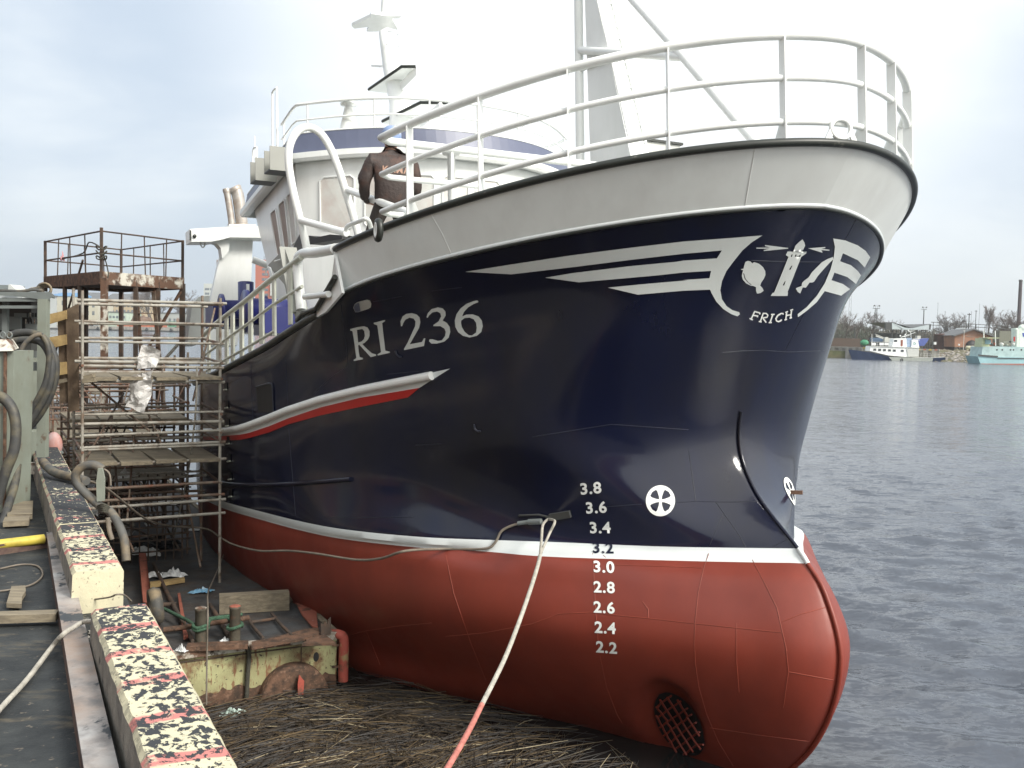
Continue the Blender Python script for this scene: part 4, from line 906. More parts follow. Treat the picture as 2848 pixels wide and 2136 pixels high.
for pts, r in ((((652, 622), (648, 590), (640, 540), (637, 525), (628, 516)), .075), (((680, 622), (675, 580), (668, 535), (660, 520), (668, 518), (678, 530)), .135)):
    mb = MB(); P = [g(x, y) + V(.25, 0, 0) for x, y in pts[:4]]; mb.tube(smoothpts(P, 4), r, 14); ex = part('exhaust_pipe', mb, M('inox'), gt)
    mb = MB(); mb.lathe([(r, -.03), (r * 1.25, -.03), (r * 1.25, .03), (r, .03)], P[0], n=16); e = P[-1]; mb.lathe([(r * 1.08, -.04), (r * 1.15, .02), (r, .05)], e, (P[-1] - P[-2]), 16); part('flange', mb, M('inox'), ex)
mb = MB(); mb.tube([g(703, 722, 14), g(755, 742, 14)], .075, 12); part('boom', mb, M('white'), gt)
mb = MB(); mb.tube([g(703, 810, 14), g(725, 798, 14), g(752, 785, 14)], .02, 6); part('boom_stay', mb, M('white'), gt)
mb = MB(); mb.prism([g(555, 825, 16.5), g(585, 822, 16.5), g(575, 900, 16.5), g(545, 960, 16.5), g(520, 960, 16.5), g(535, 845, 16.5)], (.6, 0, 0)); part('stern_post', mb, M('stepgrey'), ship)

# ================================================================== the man on the foredeck, his back to us
def skin_body(name, joints, edges, mats, parent, regions=None, sub=2):
    """one continuous skinned surface; joints: name -> (co, rx, ry)"""
    keys = list(joints); me = bpy.data.meshes.new(name); off = LOC[parent.name]
    me.from_pydata([Vector(joints[k][0]) - off for k in keys], [(keys.index(a), keys.index(b)) for a, b in edges], [])
    ob = bpy.data.objects.new(name, me); COL.objects.link(ob)
    md = ob.modifiers.new('skin', 'SKIN'); md.use_smooth_shade = True
    for i, k in enumerate(keys):
        sv = me.skin_vertices[0].data[i]; j = joints[k]; sv.radius = (j[1], j[2] if len(j) > 2 else j[1]); sv.use_root = (i == 0)
    ss = ob.modifiers.new('sub', 'SUBSURF'); ss.levels = sub; ss.render_levels = sub
    dg = bpy.context.evaluated_depsgraph_get(); m2 = bpy.data.meshes.new_from_object(ob.evaluated_get(dg))
    bpy.data.objects.remove(ob); bpy.data.meshes.remove(me)
    m2.materials.clear()
    for m in mats: m2.materials.append(m)
    if regions:
        for p in m2.polygons: p.material_index = regions(p.center + off)
    m2.polygons.foreach_set('use_smooth', [True] * len(m2.polygons))
    o = bpy.data.objects.new(name, m2); COL.objects.link(o); o.parent = parent; LOC[o.name] = off
    return o
M_skin = mat('skin', (0.36, 0.20, 0.14), 0.55); M_trs = mat('dark brown work trousers', (0.035, 0.028, 0.024), 0.85, var=.2, bump=.3)
M_jkt = mat('worn brown jacket', (0.040, 0.028, 0.025), 0.65, var=.25, vscale=5, spots=(((0.085, 0.042, 0.030), 0.33, 6, 0.2),), bump=.5, bscale=22)
M_boot = mat('black boots', (0.012, 0.012, 0.012), 0.5); M_hair = mat('brown hair', (0.03, 0.02, 0.013), 0.8)
M_cap = mat('blue striped knit cap', (0.22, 0.30, 0.48), 0.8, var=.1, spots=(((0.45, 0.5, 0.6), 0.36, 5, 0.1), ((0.4, 0.12, 0.12), 0.18, 6, 0.1)))
M_let = mat('faded jacket lettering', (0.36, 0.22, 0.16), 0.7, var=.2)
def man():
    fwd = (QA * .97 + QN * .12).normalized(); rt = Vector((fwd.y, -fwd.x, 0)); up = Vector((0, 0, 1))
    head = yp(1090, 376, 11.25); foot = Vector((head.x, head.y, head.z - 1.66))
    root = thing('person', foot, 'man in a brown jacket and blue cap standing behind the railing, back turned', 'person')
    def B(r, f, z): return foot + rt * r + fwd * f + up * z
    J = {'pelvis': (B(0, 0, .93), .15, .12), 'waist': (B(0, 0, 1.08), .14, .11), 'chest': (B(0, .01, 1.28), .17, .12), 'neck': (B(0, .02, 1.46), .06, .06), 'skull0': (B(0, .04, 1.55), .075, .085), 'skull1': (B(0, .04, 1.65), .085, .10), 'crown': (B(0, .03, 1.73), .06, .07)}
    E = [('pelvis', 'waist'), ('waist', 'chest'), ('chest', 'neck'), ('neck', 'skull0'), ('skull0', 'skull1'), ('skull1', 'crown')]
    for s, n in ((-1, 'L'), (1, 'R')):
        spread = .30 if s < 0 else .12
        J.update({n + 'hip': (B(s * .10, 0, .88), .105, .105), n + 'knee': (B(s * (.12 + spread * .35), .05, .50), .07, .075), n + 'ank': (B(s * (.13 + spread * .6), -.02, .10), .05, .05), n + 'toe': (B(s * (.15 + spread * .6), .15, .05), .045, .04),
                  n + 'sho': (B(s * .19, .01, 1.38), .075, .075), n + 'elb': (B(s * .29, .02, 1.12), .052, .052), n + 'wri': (B(s * .24, .20, .94), .033, .033), n + 'palm': (B(s * .20, .26, .93), .036, .026)})
        E += [('pelvis', n + 'hip'), (n + 'hip', n + 'knee'), (n + 'knee', n + 'ank'), (n + 'ank', n + 'toe'), ('chest', n + 'sho'), (n + 'sho', n + 'elb'), (n + 'elb', n + 'wri'), (n + 'wri', n + 'palm')]
        for k in range(4):
            o = (k - 1.5) * .020; J[f'{n}f{k}'] = (B(s * (.17 - .01 * k), .30, .945 - o), .010, .010); J[f'{n}g{k}'] = (B(s * (.13 - .006 * k), .315 - .006 * abs(k - 1), .94 - o), .008, .008)
            E += [(n + 'palm', f'{n}f{k}'), (f'{n}f{k}', f'{n}g{k}')]
        J[n + 'th'] = (B(s * .19, .25, .985), .010, .010); J[n + 'th2'] = (B(s * .165, .275, 1.0), .008, .008); E += [(n + 'palm', n + 'th'), (n + 'th', n + 'th2')]
    def reg(c):
        z = (c - foot).z
        f_ = (c - foot).dot(fwd); return 2 if z < .16 else 1 if z < .98 and abs(f_) < .17 else 3 if z < 1.49 and f_ < .21 else 0
    body = skin_body('body', J, E, [M_skin, M_trs, M_boot, M_jkt], root, reg, 2)
    # face on the far side
    mb = MB(); mb.blob(B(0, .155, 1.60), .020, (.8, 1, 1.3)); mb.blob(B(0, .135, 1.545), .022, (1.3, .5, .4), mi=1)
    for s in (-1, 1): mb.blob(B(s * .033, .128, 1.635), .013, mi=2); mb.blob(B(s * .088, .03, 1.615), .026, (.5, .8, 1.2))
    part('face', mb, [M_skin, mat('lips', (.3, .12, .1), .5), mat('eyes', (.6, .6, .58), .3)], body)
    mb = MB(); mb.blob(B(0, .0, 1.60), .098, (.86, .9, .9), .06, 14, 10); part('hair', mb, M_hair, root)
    mb = MB()
    for i in range(1): mb.lathe([(.108, -.06), (.112, -.02), (.108, .03), (.085, .075), (.045, .10), (0, .107)], B(0, .02, 1.665), up + fwd * -.12, 20)
    part('cap', mb, M_cap, root)
    JJ = {'a': (B(0, 0, .80), .215, .165), 'b': (B(0, 0, 1.02), .20, .15), 'c': (B(0, .005, 1.28), .225, .155), 'd': (B(0, .01, 1.43), .12, .10), 'e': (B(0, .02, 1.51), .082, .085)}
    EE = [('a', 'b'), ('b', 'c'), ('c', 'd'), ('d', 'e')]
    for s, n in ((-1, 'L'), (1, 'R')):
        JJ.update({n + '1': (B(s * .215, .005, 1.37), .105, .10), n + '2': (B(s * .305, .02, 1.11), .082, .08), n + '3': (B(s * .25, .18, .955), .058, .055)}); EE += [('c', n + '1'), (n + '1', n + '2'), (n + '2', n + '3')]
    jk = skin_body('jacket', JJ, EE, [M_jkt], root, None, 2)
    for v in jk.data.vertices: v.co += v.normal * (.016 * mnoise.noise(v.co * 8) + .010 * mnoise.noise(v.co * Vector((22, 22, 9)) if False else Vector((v.co.x * 20, v.co.y * 20, v.co.z * 9))))
    vs, fs = text_tris('KAMA', .02); mb = MB()
    P = []
    bvh = BVHTree.FromPolygons([v.co.copy() for v in jk.data.vertices], [tuple(p.vertices) for p in jk.data.polygons])
    for x, y in vs:
        o = B(.02 + x * .105, -1.0, 1.255 + y * .105) - foot; h = bvh.ray_cast(o, fwd); P.append(foot + (h[0] - fwd * .006 if h[0] is not None else o + fwd * .85))
    mb.add(P, fs); part('back_lettering', mb, M_let, jk)
man()
# ================================================================== the quay, its kerb and everything on it
def cquay(px, py, z):
    p = zp(px, py, z) - E0; return p.dot(QA), p.dot(QN)
ZQ = 2.42; ZC = 2.70
mb = MB(); mb.add([q(-12, .02, ZQ), q(120, .02, ZQ), q(120, -60, ZQ), q(-12, -60, ZQ)], [(0, 1, 2, 3)]); mb.add([q(-12, .02, ZQ), q(120, .02, ZQ), q(120, .02, -2), q(-12, .02, -2)], [(0, 1, 2, 3)], 1)
solo('quay_ground', mb, [M('asphalt'), M('concrete')], kind='structure')

def kerb_mat(amount, grad):
    """pale yellow paint with red bars across, splashed with black tar on top"""
    m = bpy.data.materials.new('yellow kerb paint with tar'); m.use_nodes = True; nt = m.node_tree; b = nt.nodes['Principled BSDF']; L = nt.links.new
    b.inputs['Roughness'].default_value = .85
    tc = _n(nt, 'ShaderNodeTexCoord'); sx = _n(nt, 'ShaderNodeSeparateXYZ'); L(tc.outputs['Object'], sx.inputs[0])
    oi = _n(nt, 'ShaderNodeObjectInfo'); va = _n(nt, 'ShaderNodeVectorMath', operation='ADD'); L(tc.outputs['Object'], va.inputs[0]); L(oi.outputs['Location'], va.inputs[1])
    def nz(sc, det, st=(1, 1, 1), off=0, dist=0.0, ro=.6):
        mp = _n(nt, 'ShaderNodeMapping'); mp.inputs['Scale'].default_value = st; mp.inputs['Location'].default_value = (off, off, off); L(va.outputs[0], mp.inputs[0])
        t = _n(nt, 'ShaderNodeTexNoise'); t.inputs['Scale'].default_value = sc; t.inputs['Detail'].default_value = det; t.inputs['Roughness'].default_value = ro; t.inputs['Distortion'].default_value = dist; L(mp.outputs[0], t.inputs['Vector']); return t.outputs['Fac']
    def mr(s, a, bb, c=0, d=1):
        x = _n(nt, 'ShaderNodeMapRange'); L(s, x.inputs[0])
        for i, v in enumerate((a, bb, c, d)): x.inputs[i + 1].default_value = v
        return x.outputs[0]
    def mth(op, a, bb):
        x = _n(nt, 'ShaderNodeMath', operation=op)
        for i, v in enumerate((a, bb)):
            if isinstance(v, (int, float)): x.inputs[i].default_value = v
            else: L(v, x.inputs[i])
        return x.outputs[0]
    def mx(f, a, bb):
        x = _n(nt, 'ShaderNodeMix', data_type='RGBA'); L(f, x.inputs[0])
        for i, v in ((6, a), (7, bb)):
            if isinstance(v, tuple): x.inputs[i].default_value = rgba(v)
            else: L(v, x.inputs[i])
        return x.outputs[2]
    base = mx(mr(nz(4, 6), .35, .65), (0.60, 0.56, 0.39), (0.50, 0.47, 0.34))
    wob = mth('MULTIPLY', mth('SUBTRACT', nz(3, 3, off=5), .5), .14)
    fr = mth('FRACT', mth('DIVIDE', mth('ADD', sx.outputs['X'], wob), .44), 0)
    bar = mth('MULTIPLY', mr(mth('ABSOLUTE', mth('SUBTRACT', fr, .5), 0), .12, .09), mr(nz(9, 6, off=2), .36, .46))
    col = mx(bar, base, (0.50, 0.19, 0.17))
    col = mx(mr(nz(40, 4, off=9), .62, .68), col, (0.2, 0.17, 0.13))
    # tar: heavy smears in places, speckles elsewhere
    heavy = mr(nz(.9, 3, off=3.3), .36, .58)
    tar = mth('ADD', nz(24, 10, st=(.8, 1.0, 1), off=7, dist=.4, ro=.64), mth('MULTIPLY', mth('SUBTRACT', heavy, .5), .13))
    tar = mth('ADD', tar, mth('ADD', mth('MULTIPLY', sx.outputs['X'], grad), amount))
    tm = mr(tar, .530, .545)
    geo = _n(nt, 'ShaderNodeNewGeometry'); sn = _n(nt, 'ShaderNodeSeparateXYZ'); L(geo.outputs['True Normal'], sn.inputs[0])
    tm = mth('MULTIPLY', tm, mr(sn.outputs['Z'], .5, .9))
    col = mx(tm, col, (0.032, 0.035, 0.040)); L(col, b.inputs['Base Color'])
    bp = _n(nt, 'ShaderNodeBump'); bp.inputs['Strength'].default_value = .6; bp.inputs['Distance'].default_value = .012; L(mth('ADD', tm, mth('MULTIPLY', nz(30, 5), .4)), bp.inputs['Height']); L(bp.outputs[0], b.inputs['Normal'])
    return m
KW = 0.31
def kerb(a0, a1, label, seed, n0=0.0, w=KW, tar=(0, 0)):
    mb = MB(); r = random.Random(seed); n = max(6, int((a1 - a0) / .06)); L_ = a1 - a0
    prof = [(0, -.30, 1), (0.004, .01, 1), (0, .255, 1), (.018, .28, 0), (w - .02, .28, 0), (w, .255, 1), (w + .004, .1, 1), (w, -.30, 1)]
    vs = []
    for i in range(n + 1):
        x = L_ * i / n
        for (y, z, s_) in prof:
            j = mnoise.noise(Vector((x * 7 + seed, y * 9, z * 9))) * .007 + (mnoise.noise(Vector((x * 22 + seed, y * 3, 1))) * .006 if .2 < z else 0)
            vs.append((x + (j if i in (0, n) else 0), y + j, z + j * .6))
    m_ = len(prof); fs = []; 
    for i in range(n):
        for k in range(m_ - 1): mb.f.append((i * m_ + k, i * m_ + k + 1, (i + 1) * m_ + k + 1, (i + 1) * m_ + k)); mb.mi.append(1 if k >= 4 + 1 else 0); mb.sm.append(False)
    mb.v = vs
    mb.f += [tuple(range(m_ - 1, -1, -1)), tuple(n * m_ + k for k in range(m_))]; mb.mi += [0, 0]; mb.sm += [False, False]
    o = q(a0, n0, ZC - .28)
    return solo('kerb_block', mb, [kerb_mat(*tar), M('concrete')], label, 'kerb', 'concrete kerb blocks along the quay edge', matrix=Matrix.Translation(o) @ QROT)
kerb(-3.2, 2.28, 'nearest concrete kerb block splashed thickly with black tar', 3, tar=(-.185, .047))
kerb(3.22, 4.86, 'middle kerb block with clean red and yellow bars at its near end', 21, n0=-.03, tar=(-.10, .125))
kerb(4.90, 8.4, 'long kerb block mostly covered in black tar beside the looped hose', 12, n0=-.03, tar=(.075, .02))
kerb(8.45, 13.0, 'farthest kerb block beside the machine frame', 33, n0=-.03, tar=(.11, 0))
# rubble in the gap
mb = MB()
for k in range(70):
    a, n, = rnd.uniform(2.3, 3.2), rnd.uniform(-.33, .05); mb.blob(q(a, n, ZQ + rnd.uniform(-.01, .02)), rnd.uniform(.012, .05), (1, 1, .6), .6, 6, 4, mi=rnd.choice((0, 0, 1)), seed=k, smooth=False)
solo('rubble', mb, [M('dark'), M('concrete')], kind='stuff')

# steel frame on the paving, left of the kerb
a0, n0 = cquay(281, 2136, 2.52); a1, n1 = cquay(152, 1482, 2.52)
def fr_pt(a, n, z): return q(a, n, z)
dA = q(a1, n1, 0) - q(a0, n0, 0); dA.normalize(); dN = Vector((dA.y, -dA.x, 0))
fb0 = q(a0, n0, 2.52) - dA * 2.0; fb1 = q(a1, n1, 2.52)
ff = thing('channel_iron', fb1 - Vector((0, 0, .1)), 'long scuffed grey steel channel frame lying on the dark paving left of the kerb', 'steel frame')
mb = MB(); mb.bar(fb0, fb1, .125, .02); part('flange', mb, M('beam'), ff)
mb = MB(); mb.bar(fb0 - dN * .058 - Vector((0, 0, .062)), fb1 - dN * .058 - Vector((0, 0, .062)), .008, .10); part('web', mb, M('beamside'), ff)
c0, c1 = zp(152, 1492, 2.50), zp(-180, 1538, 2.50)
mb = MB(); mb.bar(c0, c1, .10, .015); mb.bar(c0 + Vector((0, -.05, -.06)), c1 + Vector((0, -.05, -.06)), .012, .11); part('cross_channel', mb, M('beamside'), ff)
c0, c1 = zp(160, 1712, 2.475), zp(-140, 1722, 2.475)
mb = MB(); mb.bar(c0, c1, .10, .05); part('cross_beam', mb, M('wood'), ff)
mb = MB(); mb.tube([zp(122, 1499, 2.50), zp(-160, 1533, 2.50)], .040, 12); solo('yellow_pipe', mb, M('yellow'), 'yellow painted pipe lying behind the steel channel', 'pipe')
mb = MB(); P = [zp(x, y, 2.44) for x, y in ((32, 1642), (70, 1640), (72, 1655), (62, 1670), (60, 1692), (18, 1690))]; mb.prism(P, (0, 0, .03)); solo('wood_offcut', mb, M('wood'), 'small broken grey board lying on the dark paving', 'board')
for pts, lb in (([(28, 1410), (92, 1406), (90, 1444), (20, 1446)], 'short flat timber on the paving under the machine frame'), ([(14, 1452), (84, 1448), (80, 1462), (8, 1466)], 'dark board on the paving just behind the steel channel')):
    mb = MB(); mb.prism([zp(x, y, 2.44) for x, y in pts], (0, 0, .05)); solo('wood_offcut', mb, M('wood'), lb, 'board')
# ropes and wires on the quay
mb = MB(); mb.tube(smoothpts([zp(270, 1728, 2.62), zp(232, 1730, 2.56), zp(205, 1745, 2.56), zp(175, 1765, 2.55), zp(140, 1805, 2.46), zp(75, 1890, 2.445), zp(0, 1972, 2.445), zp(-90, 2080, 2.445)], 6), .014, 8); solo('rope', mb, M('greyrope'), 'grey rope running over the steel channel to the left edge', 'rope')
mb = MB(); mb.tube(smoothpts([zp(-40, 1648, 2.432), zp(30, 1640, 2.432), zp(90, 1625, 2.432), zp(118, 1600, 2.432), zp(105, 1575, 2.432), zp(60, 1570, 2.432), zp(0, 1582, 2.432)], 6), .007, 6); solo('wire', mb, M('wire'), 'thin wire coiled loosely on the dark paving', 'wire')
mb = MB(); mb.tube(smoothpts([zp(220, 1672, 2.46), zp(300, 1662, 2.55), zp(322, 1654, 2.62), zp(345, 1655, 2.6), zp(365, 1672, 2.5)], 5), .006, 6); solo('wire', mb, M('wire'), 'thin wire hooped over the gap between the kerb blocks', 'wire')

# big hose looped round a flat strap on the kerb
hz = 2.80
def hp(x, y, z): return zp(x, y, z)
hs = thing('hose', hp(290, 1400, 2.7), 'thick grey hose looped over the kerb and hanging towards the pontoon', 'hose')
mb = MB(); mb.tube(smoothpts([hp(120, 1285, 2.82), hp(136, 1302, 2.80), hp(160, 1318, 2.76), hp(205, 1328, 2.76), hp(240, 1338, 2.75)], 5), .045, 10); part('hose_run', mb, M('rubber'), hs)
mb = MB(); D = hp(290, 1420, 2.72).y
mb.tube(smoothpts([yp(286, 1306, D), yp(262, 1293, D), yp(232, 1297, D), yp(212, 1316, D), yp(212, 1340, D), yp(228, 1362, D), yp(258, 1390, D), yp(284, 1412, D - .05), yp(308, 1425, D - .1), yp(328, 1455, D - .15), yp(345, 1500, D - .2), yp(351, 1560, D - .25)], 5), [.034] * 0 or .036, 10); part('hose_loop', mb, M('rubber'), hs)
mb = MB(); mb.prism([yp(275, 1302, D - .04), yp(287, 1302, D - .04), yp(293, 1330, D - .04), yp(292, 1392, D - .04), yp(272, 1394, D - .04), yp(270, 1340, D - .04)], (0, -.02, 0)); part('strap', mb, M('cabinet'), hs)
mb = MB()
for k in range(5): mb.tube(smoothpts([yp(272 + k, 1408 + 4 * k, D - .08), yp(288, 1402 + 5 * k, D - .16), yp(304, 1412 + 4 * k, D - .1)], 3), .010, 6)
part('lashing', mb, M('darkrope'), hs)
mb = MB(); mb.tube(smoothpts([yp(290, 1305, D), yp(300, 1312, D), yp(306, 1324, D), yp(308, 1350, D)], 3), .008, 6); mb.tube(smoothpts([yp(300, 1440, D - .2), yp(304, 1475, D - .2), yp(312, 1500, D - .2)], 3), .02, 8); part('hose_tail', mb, M('wire'), hs)

# unseen shed added out of view, to darken hull reflections and cut sky light
ys = thing('unseen_shed', q(18, -26, ZQ), 'added unseen dark brick shed along the quay for the hull to mirror', 'shed')
mb = MB(); mb.prism([q(-45, -16, ZQ), q(70, -16, ZQ), q(70, -40, ZQ), q(-45, -40, ZQ)], (0, 0, 9.5)); part('wall', mb, M('brick'), ys)
mb = MB(); mb.prism([q(-46, -15.4, ZQ + 9.6), q(-46, -28, ZQ + 13), q(-46, -40.6, ZQ + 9.6)], QA * 117); part('roof', mb, M('roofgrey'), ys)
for k in range(13):
    mb = MB(); mb.box(q(-38 + 8.5 * k, -15.95, ZQ + 5.4), (3.2, .12, 3.0), rot=QROT.to_3x3()); part('window', mb, M('glass'), ys)

# ------------------------------------------------------------------ machine frame and switch cabinets at the left edge
YB = 11.6
def cp(x, y, d=YB): return yp(x, y, d)
mf = thing('machine_frame', cp(60, 1316, YB), 'grey green steel machine frame with roof plate and control gear on the quay', 'machine')
mb = MB(); mb.prism([cp(-60, 812), cp(140, 813), cp(152, 822), cp(153, 831), cp(144, 826), cp(138, 833), cp(105, 832), cp(40, 823), cp(-60, 820)], QA * 1.5 + Vector((0, 0, .05))); part('roof_plate', mb, M('cabgrey'), mf)
mb = MB(); mb.bar(cp(122, 832), cp(118, 1318), .10, .10); part('post', mb, M('cabinet'), mf)
mb = MB(); mb.bar(cp(16, 828, YB + .2), cp(12, 1320, YB + .2), .055, .06); part('post', mb, M('cabgrey'), mf)
mb = MB(); mb.bar(cp(112, 832, YB) + QA * 1.4, cp(110, 1290, YB) + QA * 1.4, .08, .08); part('post', mb, M('cabgrey'), mf)
for y, h in ((833, .04), (853, .035), (1018, .10), (1185, .06)):
    mb = MB(); mb.bar(cp(-60, y + 1, YB + .05), cp(112, y + 1, YB + .05), .06, h); part('cross_rail', mb, M('cabgrey'), mf)
mb = MB(); mb.bar(cp(-60, 1302), cp(150, 1302), .10, .13); mb.bar(cp(118, 1312, YB), cp(118, 1312, YB) + QA * 1.5, .1, .12); part('base_beam', mb, M('peel'), mf)
mb = MB(); mb.box(cp(45, 905, YB + .75), (.52, .3, .62)); part('control_case', mb, M('dark'), mf)
for x, y, w_, h_ in ((42, 899, .15, .16), (88, 908, .14, .10), (75, 877, .30, .05), (-10, 895, .16, .2)):
    mb = MB(); mb.box(cp(x, y, YB + .48), (w_, .03, h_)); part('gauge_panel', mb, M('cabgrey'), mf)
for k in range(9):
    mb = MB(); x = 72 + k * 4; mb.box(cp(x, 876 if k % 2 else 894, YB + .46), (.009, .012, .055)); part('resistor', mb, M('peel' if k % 3 == 0 else 'black'), mf)
mb = MB(); mb.box(cp(55, 1120, YB + .6), (.36, .4, 1.1)); mb.box(cp(90, 1110, YB + .7), (.14, .3, .5)); part('transformer_case', mb, M('cabinet'), mf)
mb = MB(); mb.add([cp(37, 1076, YB + .3), cp(76, 1074, YB + .3), cp(75, 1134, YB + .3), cp(52, 1138, YB + .3), cp(38, 1128, YB + .3)], [(0, 1, 2, 3, 4)]); part('paper_notice', mb, M('rubbish'), mf)
mb = MB(); mb.tube(ovalring(cp(66, 1026, YB + .35), Vector((1, 0, 0)), Vector((0, 0, 1)), .022, .035, 0, 12), .010, 6, closed=True); mb.tube([cp(78, 1035, YB + .35), cp(95, 1010, YB + .35)], .012, 6); part('hook', mb, M('dark'), mf)
mb = MB(); mb.box(cp(66, 1245, YB + .5), (.3, .4, .4)); part('drip_tray', mb, M('cabinet'), mf)
# coils lying on the roof plate
mb = MB(); c = cp(123, 805, YB + .2)
for k in range(4): mb.tube([c + Vector((math.cos(t * .45) * (.085 - .012 * k), .02 * k, math.sin(t * .45) * (.075 - .01 * k))) for t in range(14)], .013, 6, closed=True)
mb.tube(smoothpts([cp(118, 808, YB + .15), cp(90, 806, YB + .15), cp(60, 810, YB + .15), cp(20, 809, YB + .15), cp(-30, 808, YB + .15)], 4), .02, 6); mb.tube(smoothpts([cp(110, 800, YB + .2), cp(88, 804, YB + .2), cp(70, 809, YB + .2), cp(30, 811, YB + .2)], 4), .018, 6)
solo('cable_coil', mb, M('rubber'), 'old cable coiled on top of the machine roof plate', 'cable')
# nearer cabinet at the frame edge
YN = 9.6
nb = thing('switch_cabinet', yp(10, 1440, YN), 'pale green switch cabinet with a hipped cap at the left edge of the photo', 'cabinet')
mb = MB(); mb.prism([yp(-90, 976, YN), yp(38, 976, YN), yp(28, 1440, YN), yp(-90, 1440, YN)], (0, .4, 0)); part('cabinet_body', mb, M('cabinet'), nb)
mb = MB(); b0 = [yp(-100, 978, YN - .05), yp(36, 976, YN - .05), yp(53, 968, YN + .42), yp(-80, 968, YN + .42)]; t0 = [yp(-85, 944, YN + .08), yp(15, 943, YN + .08), yp(36, 943, YN + .35), yp(-70, 943, YN + .35)]
mb.add(b0 + t0, [(0, 1, 5, 4), (1, 2, 6, 5), (2, 3, 7, 6), (3, 0, 4, 7), (4, 5, 6, 7)]); part('cap', mb, M('peel'), nb)
mb = MB(); mb.bar(yp(15, 978, YN - .02), yp(12, 1440, YN - .02), .03, .02); part('edge_strip', mb, M('rust'), nb)
for cx in (8, 26):
    mb = MB(); mb.tube(ovalring(yp(cx, 932, YN + .2), Vector((1, 0, 0)), Vector((0, 0, 1)), .026, .030, 0, 12), .008, 6, closed=True); part('lifting_eye', mb, M('cabgrey'), nb)
# hanging cables
def ccab(pts, r, d0=YB - .35, d1=YB - .35, m='cablemat', lb=''):
    n = len(pts); mb = MB(); mb.tube(smoothpts([yp(x, y, d0 + (d1 - d0) * i / (n - 1)) for i, (x, y) in enumerate(pts)], 5), r, 10)
    return solo('cable', mb, M(m), lb, 'cable', 'cables hanging on the machine frame')
ccab([(20, 936), (55, 925), (90, 926), (120, 940), (142, 968), (155, 1010), (152, 1060), (135, 1110), (105, 1160), (70, 1200), (40, 1230)], .042, lb='outermost dark cable of the bundle hooped over the frame post')
ccab([(30, 950), (70, 945), (110, 950), (132, 975), (144, 1015), (140, 1065), (120, 1115), (92, 1160), (60, 1205), (30, 1245), (5, 1290)], .040, YB - .45, YB - .5, lb='second dark cable just inside the outermost one of the bundle')
ccab([(118, 934), (132, 958), (137, 1000), (128, 1060), (105, 1110), (80, 1150), (50, 1190)], .034, YB - .5, YB - .5, lb='short dark cable close against the frame post')
ccab([(116, 930), (95, 935), (70, 955), (55, 985), (44, 1020), (40, 1060)], .026, YB - .55, YB - .6, 'rubber', lb='olive brown cable arching left from the frame post')
ccab([(-30, 1098), (5, 1105), (30, 1130), (42, 1165), (44, 1210), (38, 1255), (20, 1300), (5, 1345), (-10, 1400)], .050, 9.3, 9.2, lb='thickest black cable looping in front of the switch cabinet')
ccab([(60, 1165), (50, 1225), (48, 1290), (40, 1350), (25, 1400), (10, 1450), (-5, 1500)], .040, 10.2, 9.0, lb='dark cable dropping from the bundle to the paving')
# planks and plywood hoarding between machine and scaffold
YPL = 13.2
hb = thing('board_hoarding', yp(200, 1190, YPL), 'tall brown plywood sheet with yellow planks nailed to its left side', 'hoarding')
mb = MB(); mb.prism([yp(182, 862, YPL), yp(206, 850, YPL), yp(217, 846, YPL), yp(219, 1140, YPL), yp(190, 1146, YPL), yp(188, 1060, YPL)], (0, .02, 0)); part('plywood', mb, M('ply'), hb)
mb = MB(); mb.prism([yp(160, 880, YPL + .05), yp(183, 866, YPL + .05), yp(192, 1120, YPL + .05), yp(166, 1122, YPL + .05)], (0, .02, 0)); part('back_board', mb, M('ply'), hb)
for y0, y1, h in ((876, 863, 24), (940, 930, 28), (1012, 1006, 34), (1062, 1052, 10)):
    mb = MB(); mb.prism([yp(126, y0, YPL - .05), yp(184, y1, YPL - .05), yp(185, y1 + h, YPL - .05), yp(128, y0 + h + 4, YPL - .05)], (0, .025, 0)); part('plank', mb, M('plank' if h > 12 else 'wood'), hb)
# round buoy-like cover on the kerb
mb = MB(); by = thing('buoy', yp(150, 1275, 12.6), 'faded red and grey rounded buoy on the kerb by the machine', 'buoy')
mb.blob(yp(150, 1238, 12.6), .17, (.62, .5, 1), 0, 18, 12); part('float', mb, mat('faded red buoy', (.42, .16, .12), .6, spots=(((.45, .43, .45), .45, 3, .3, (1, 1, .6)),)), by)
mb = MB(); mb.lathe([(.10, 0), (.12, .02), (.10, .05)], yp(150, 1264, 12.6), n=14); part('rim', mb, M('cabgrey'), by)
mb = MB(); mb.prism([yp(88, 1212, 12.4), yp(98, 1240, 12.4), yp(118, 1262, 12.4), yp(118, 1290, 12.4), yp(95, 1270, 12.4), yp(85, 1240, 12.4)], (0, .05, 0)); part('curved_plate', mb, M('cabgrey'), by)

# ------------------------------------------------------------------ pontoon between quay and ship
PA, PN0, PN1, ZD = 7.66, .10, 2.85, .67
pt = thing('pontoon', q(PA, 1.5, 0), 'low rusty yellow green work pontoon afloat between quay and ship', 'pontoon')
mb = MB(); mb.add([q(PA, PN0, -.4), q(PA, PN1, -.4), q(PA, PN1, ZD - .02), q(PA, PN0, ZD - .02), q(46, PN0, -.4), q(46, PN1, -.4), q(46, PN1, ZD - .02), q(46, PN0, ZD - .02)], [(0, 1, 2, 3), (1, 5, 6, 2), (5, 4, 7, 6), (4, 0, 3, 7)]); part('hull', mb, M('hullyellow'), pt)
mb = MB(); mb.grid(lambda a, b: q(PA + .01 + (38) * a, PN0 + (PN1 - PN0) * b, ZD + (0.012 * mnoise.noise(Vector((a * 60, b * 5, 0))) if .001 < a < .999 else 0)), 120, 8, smooth=True); part('deck', mb, M('deck'), pt)
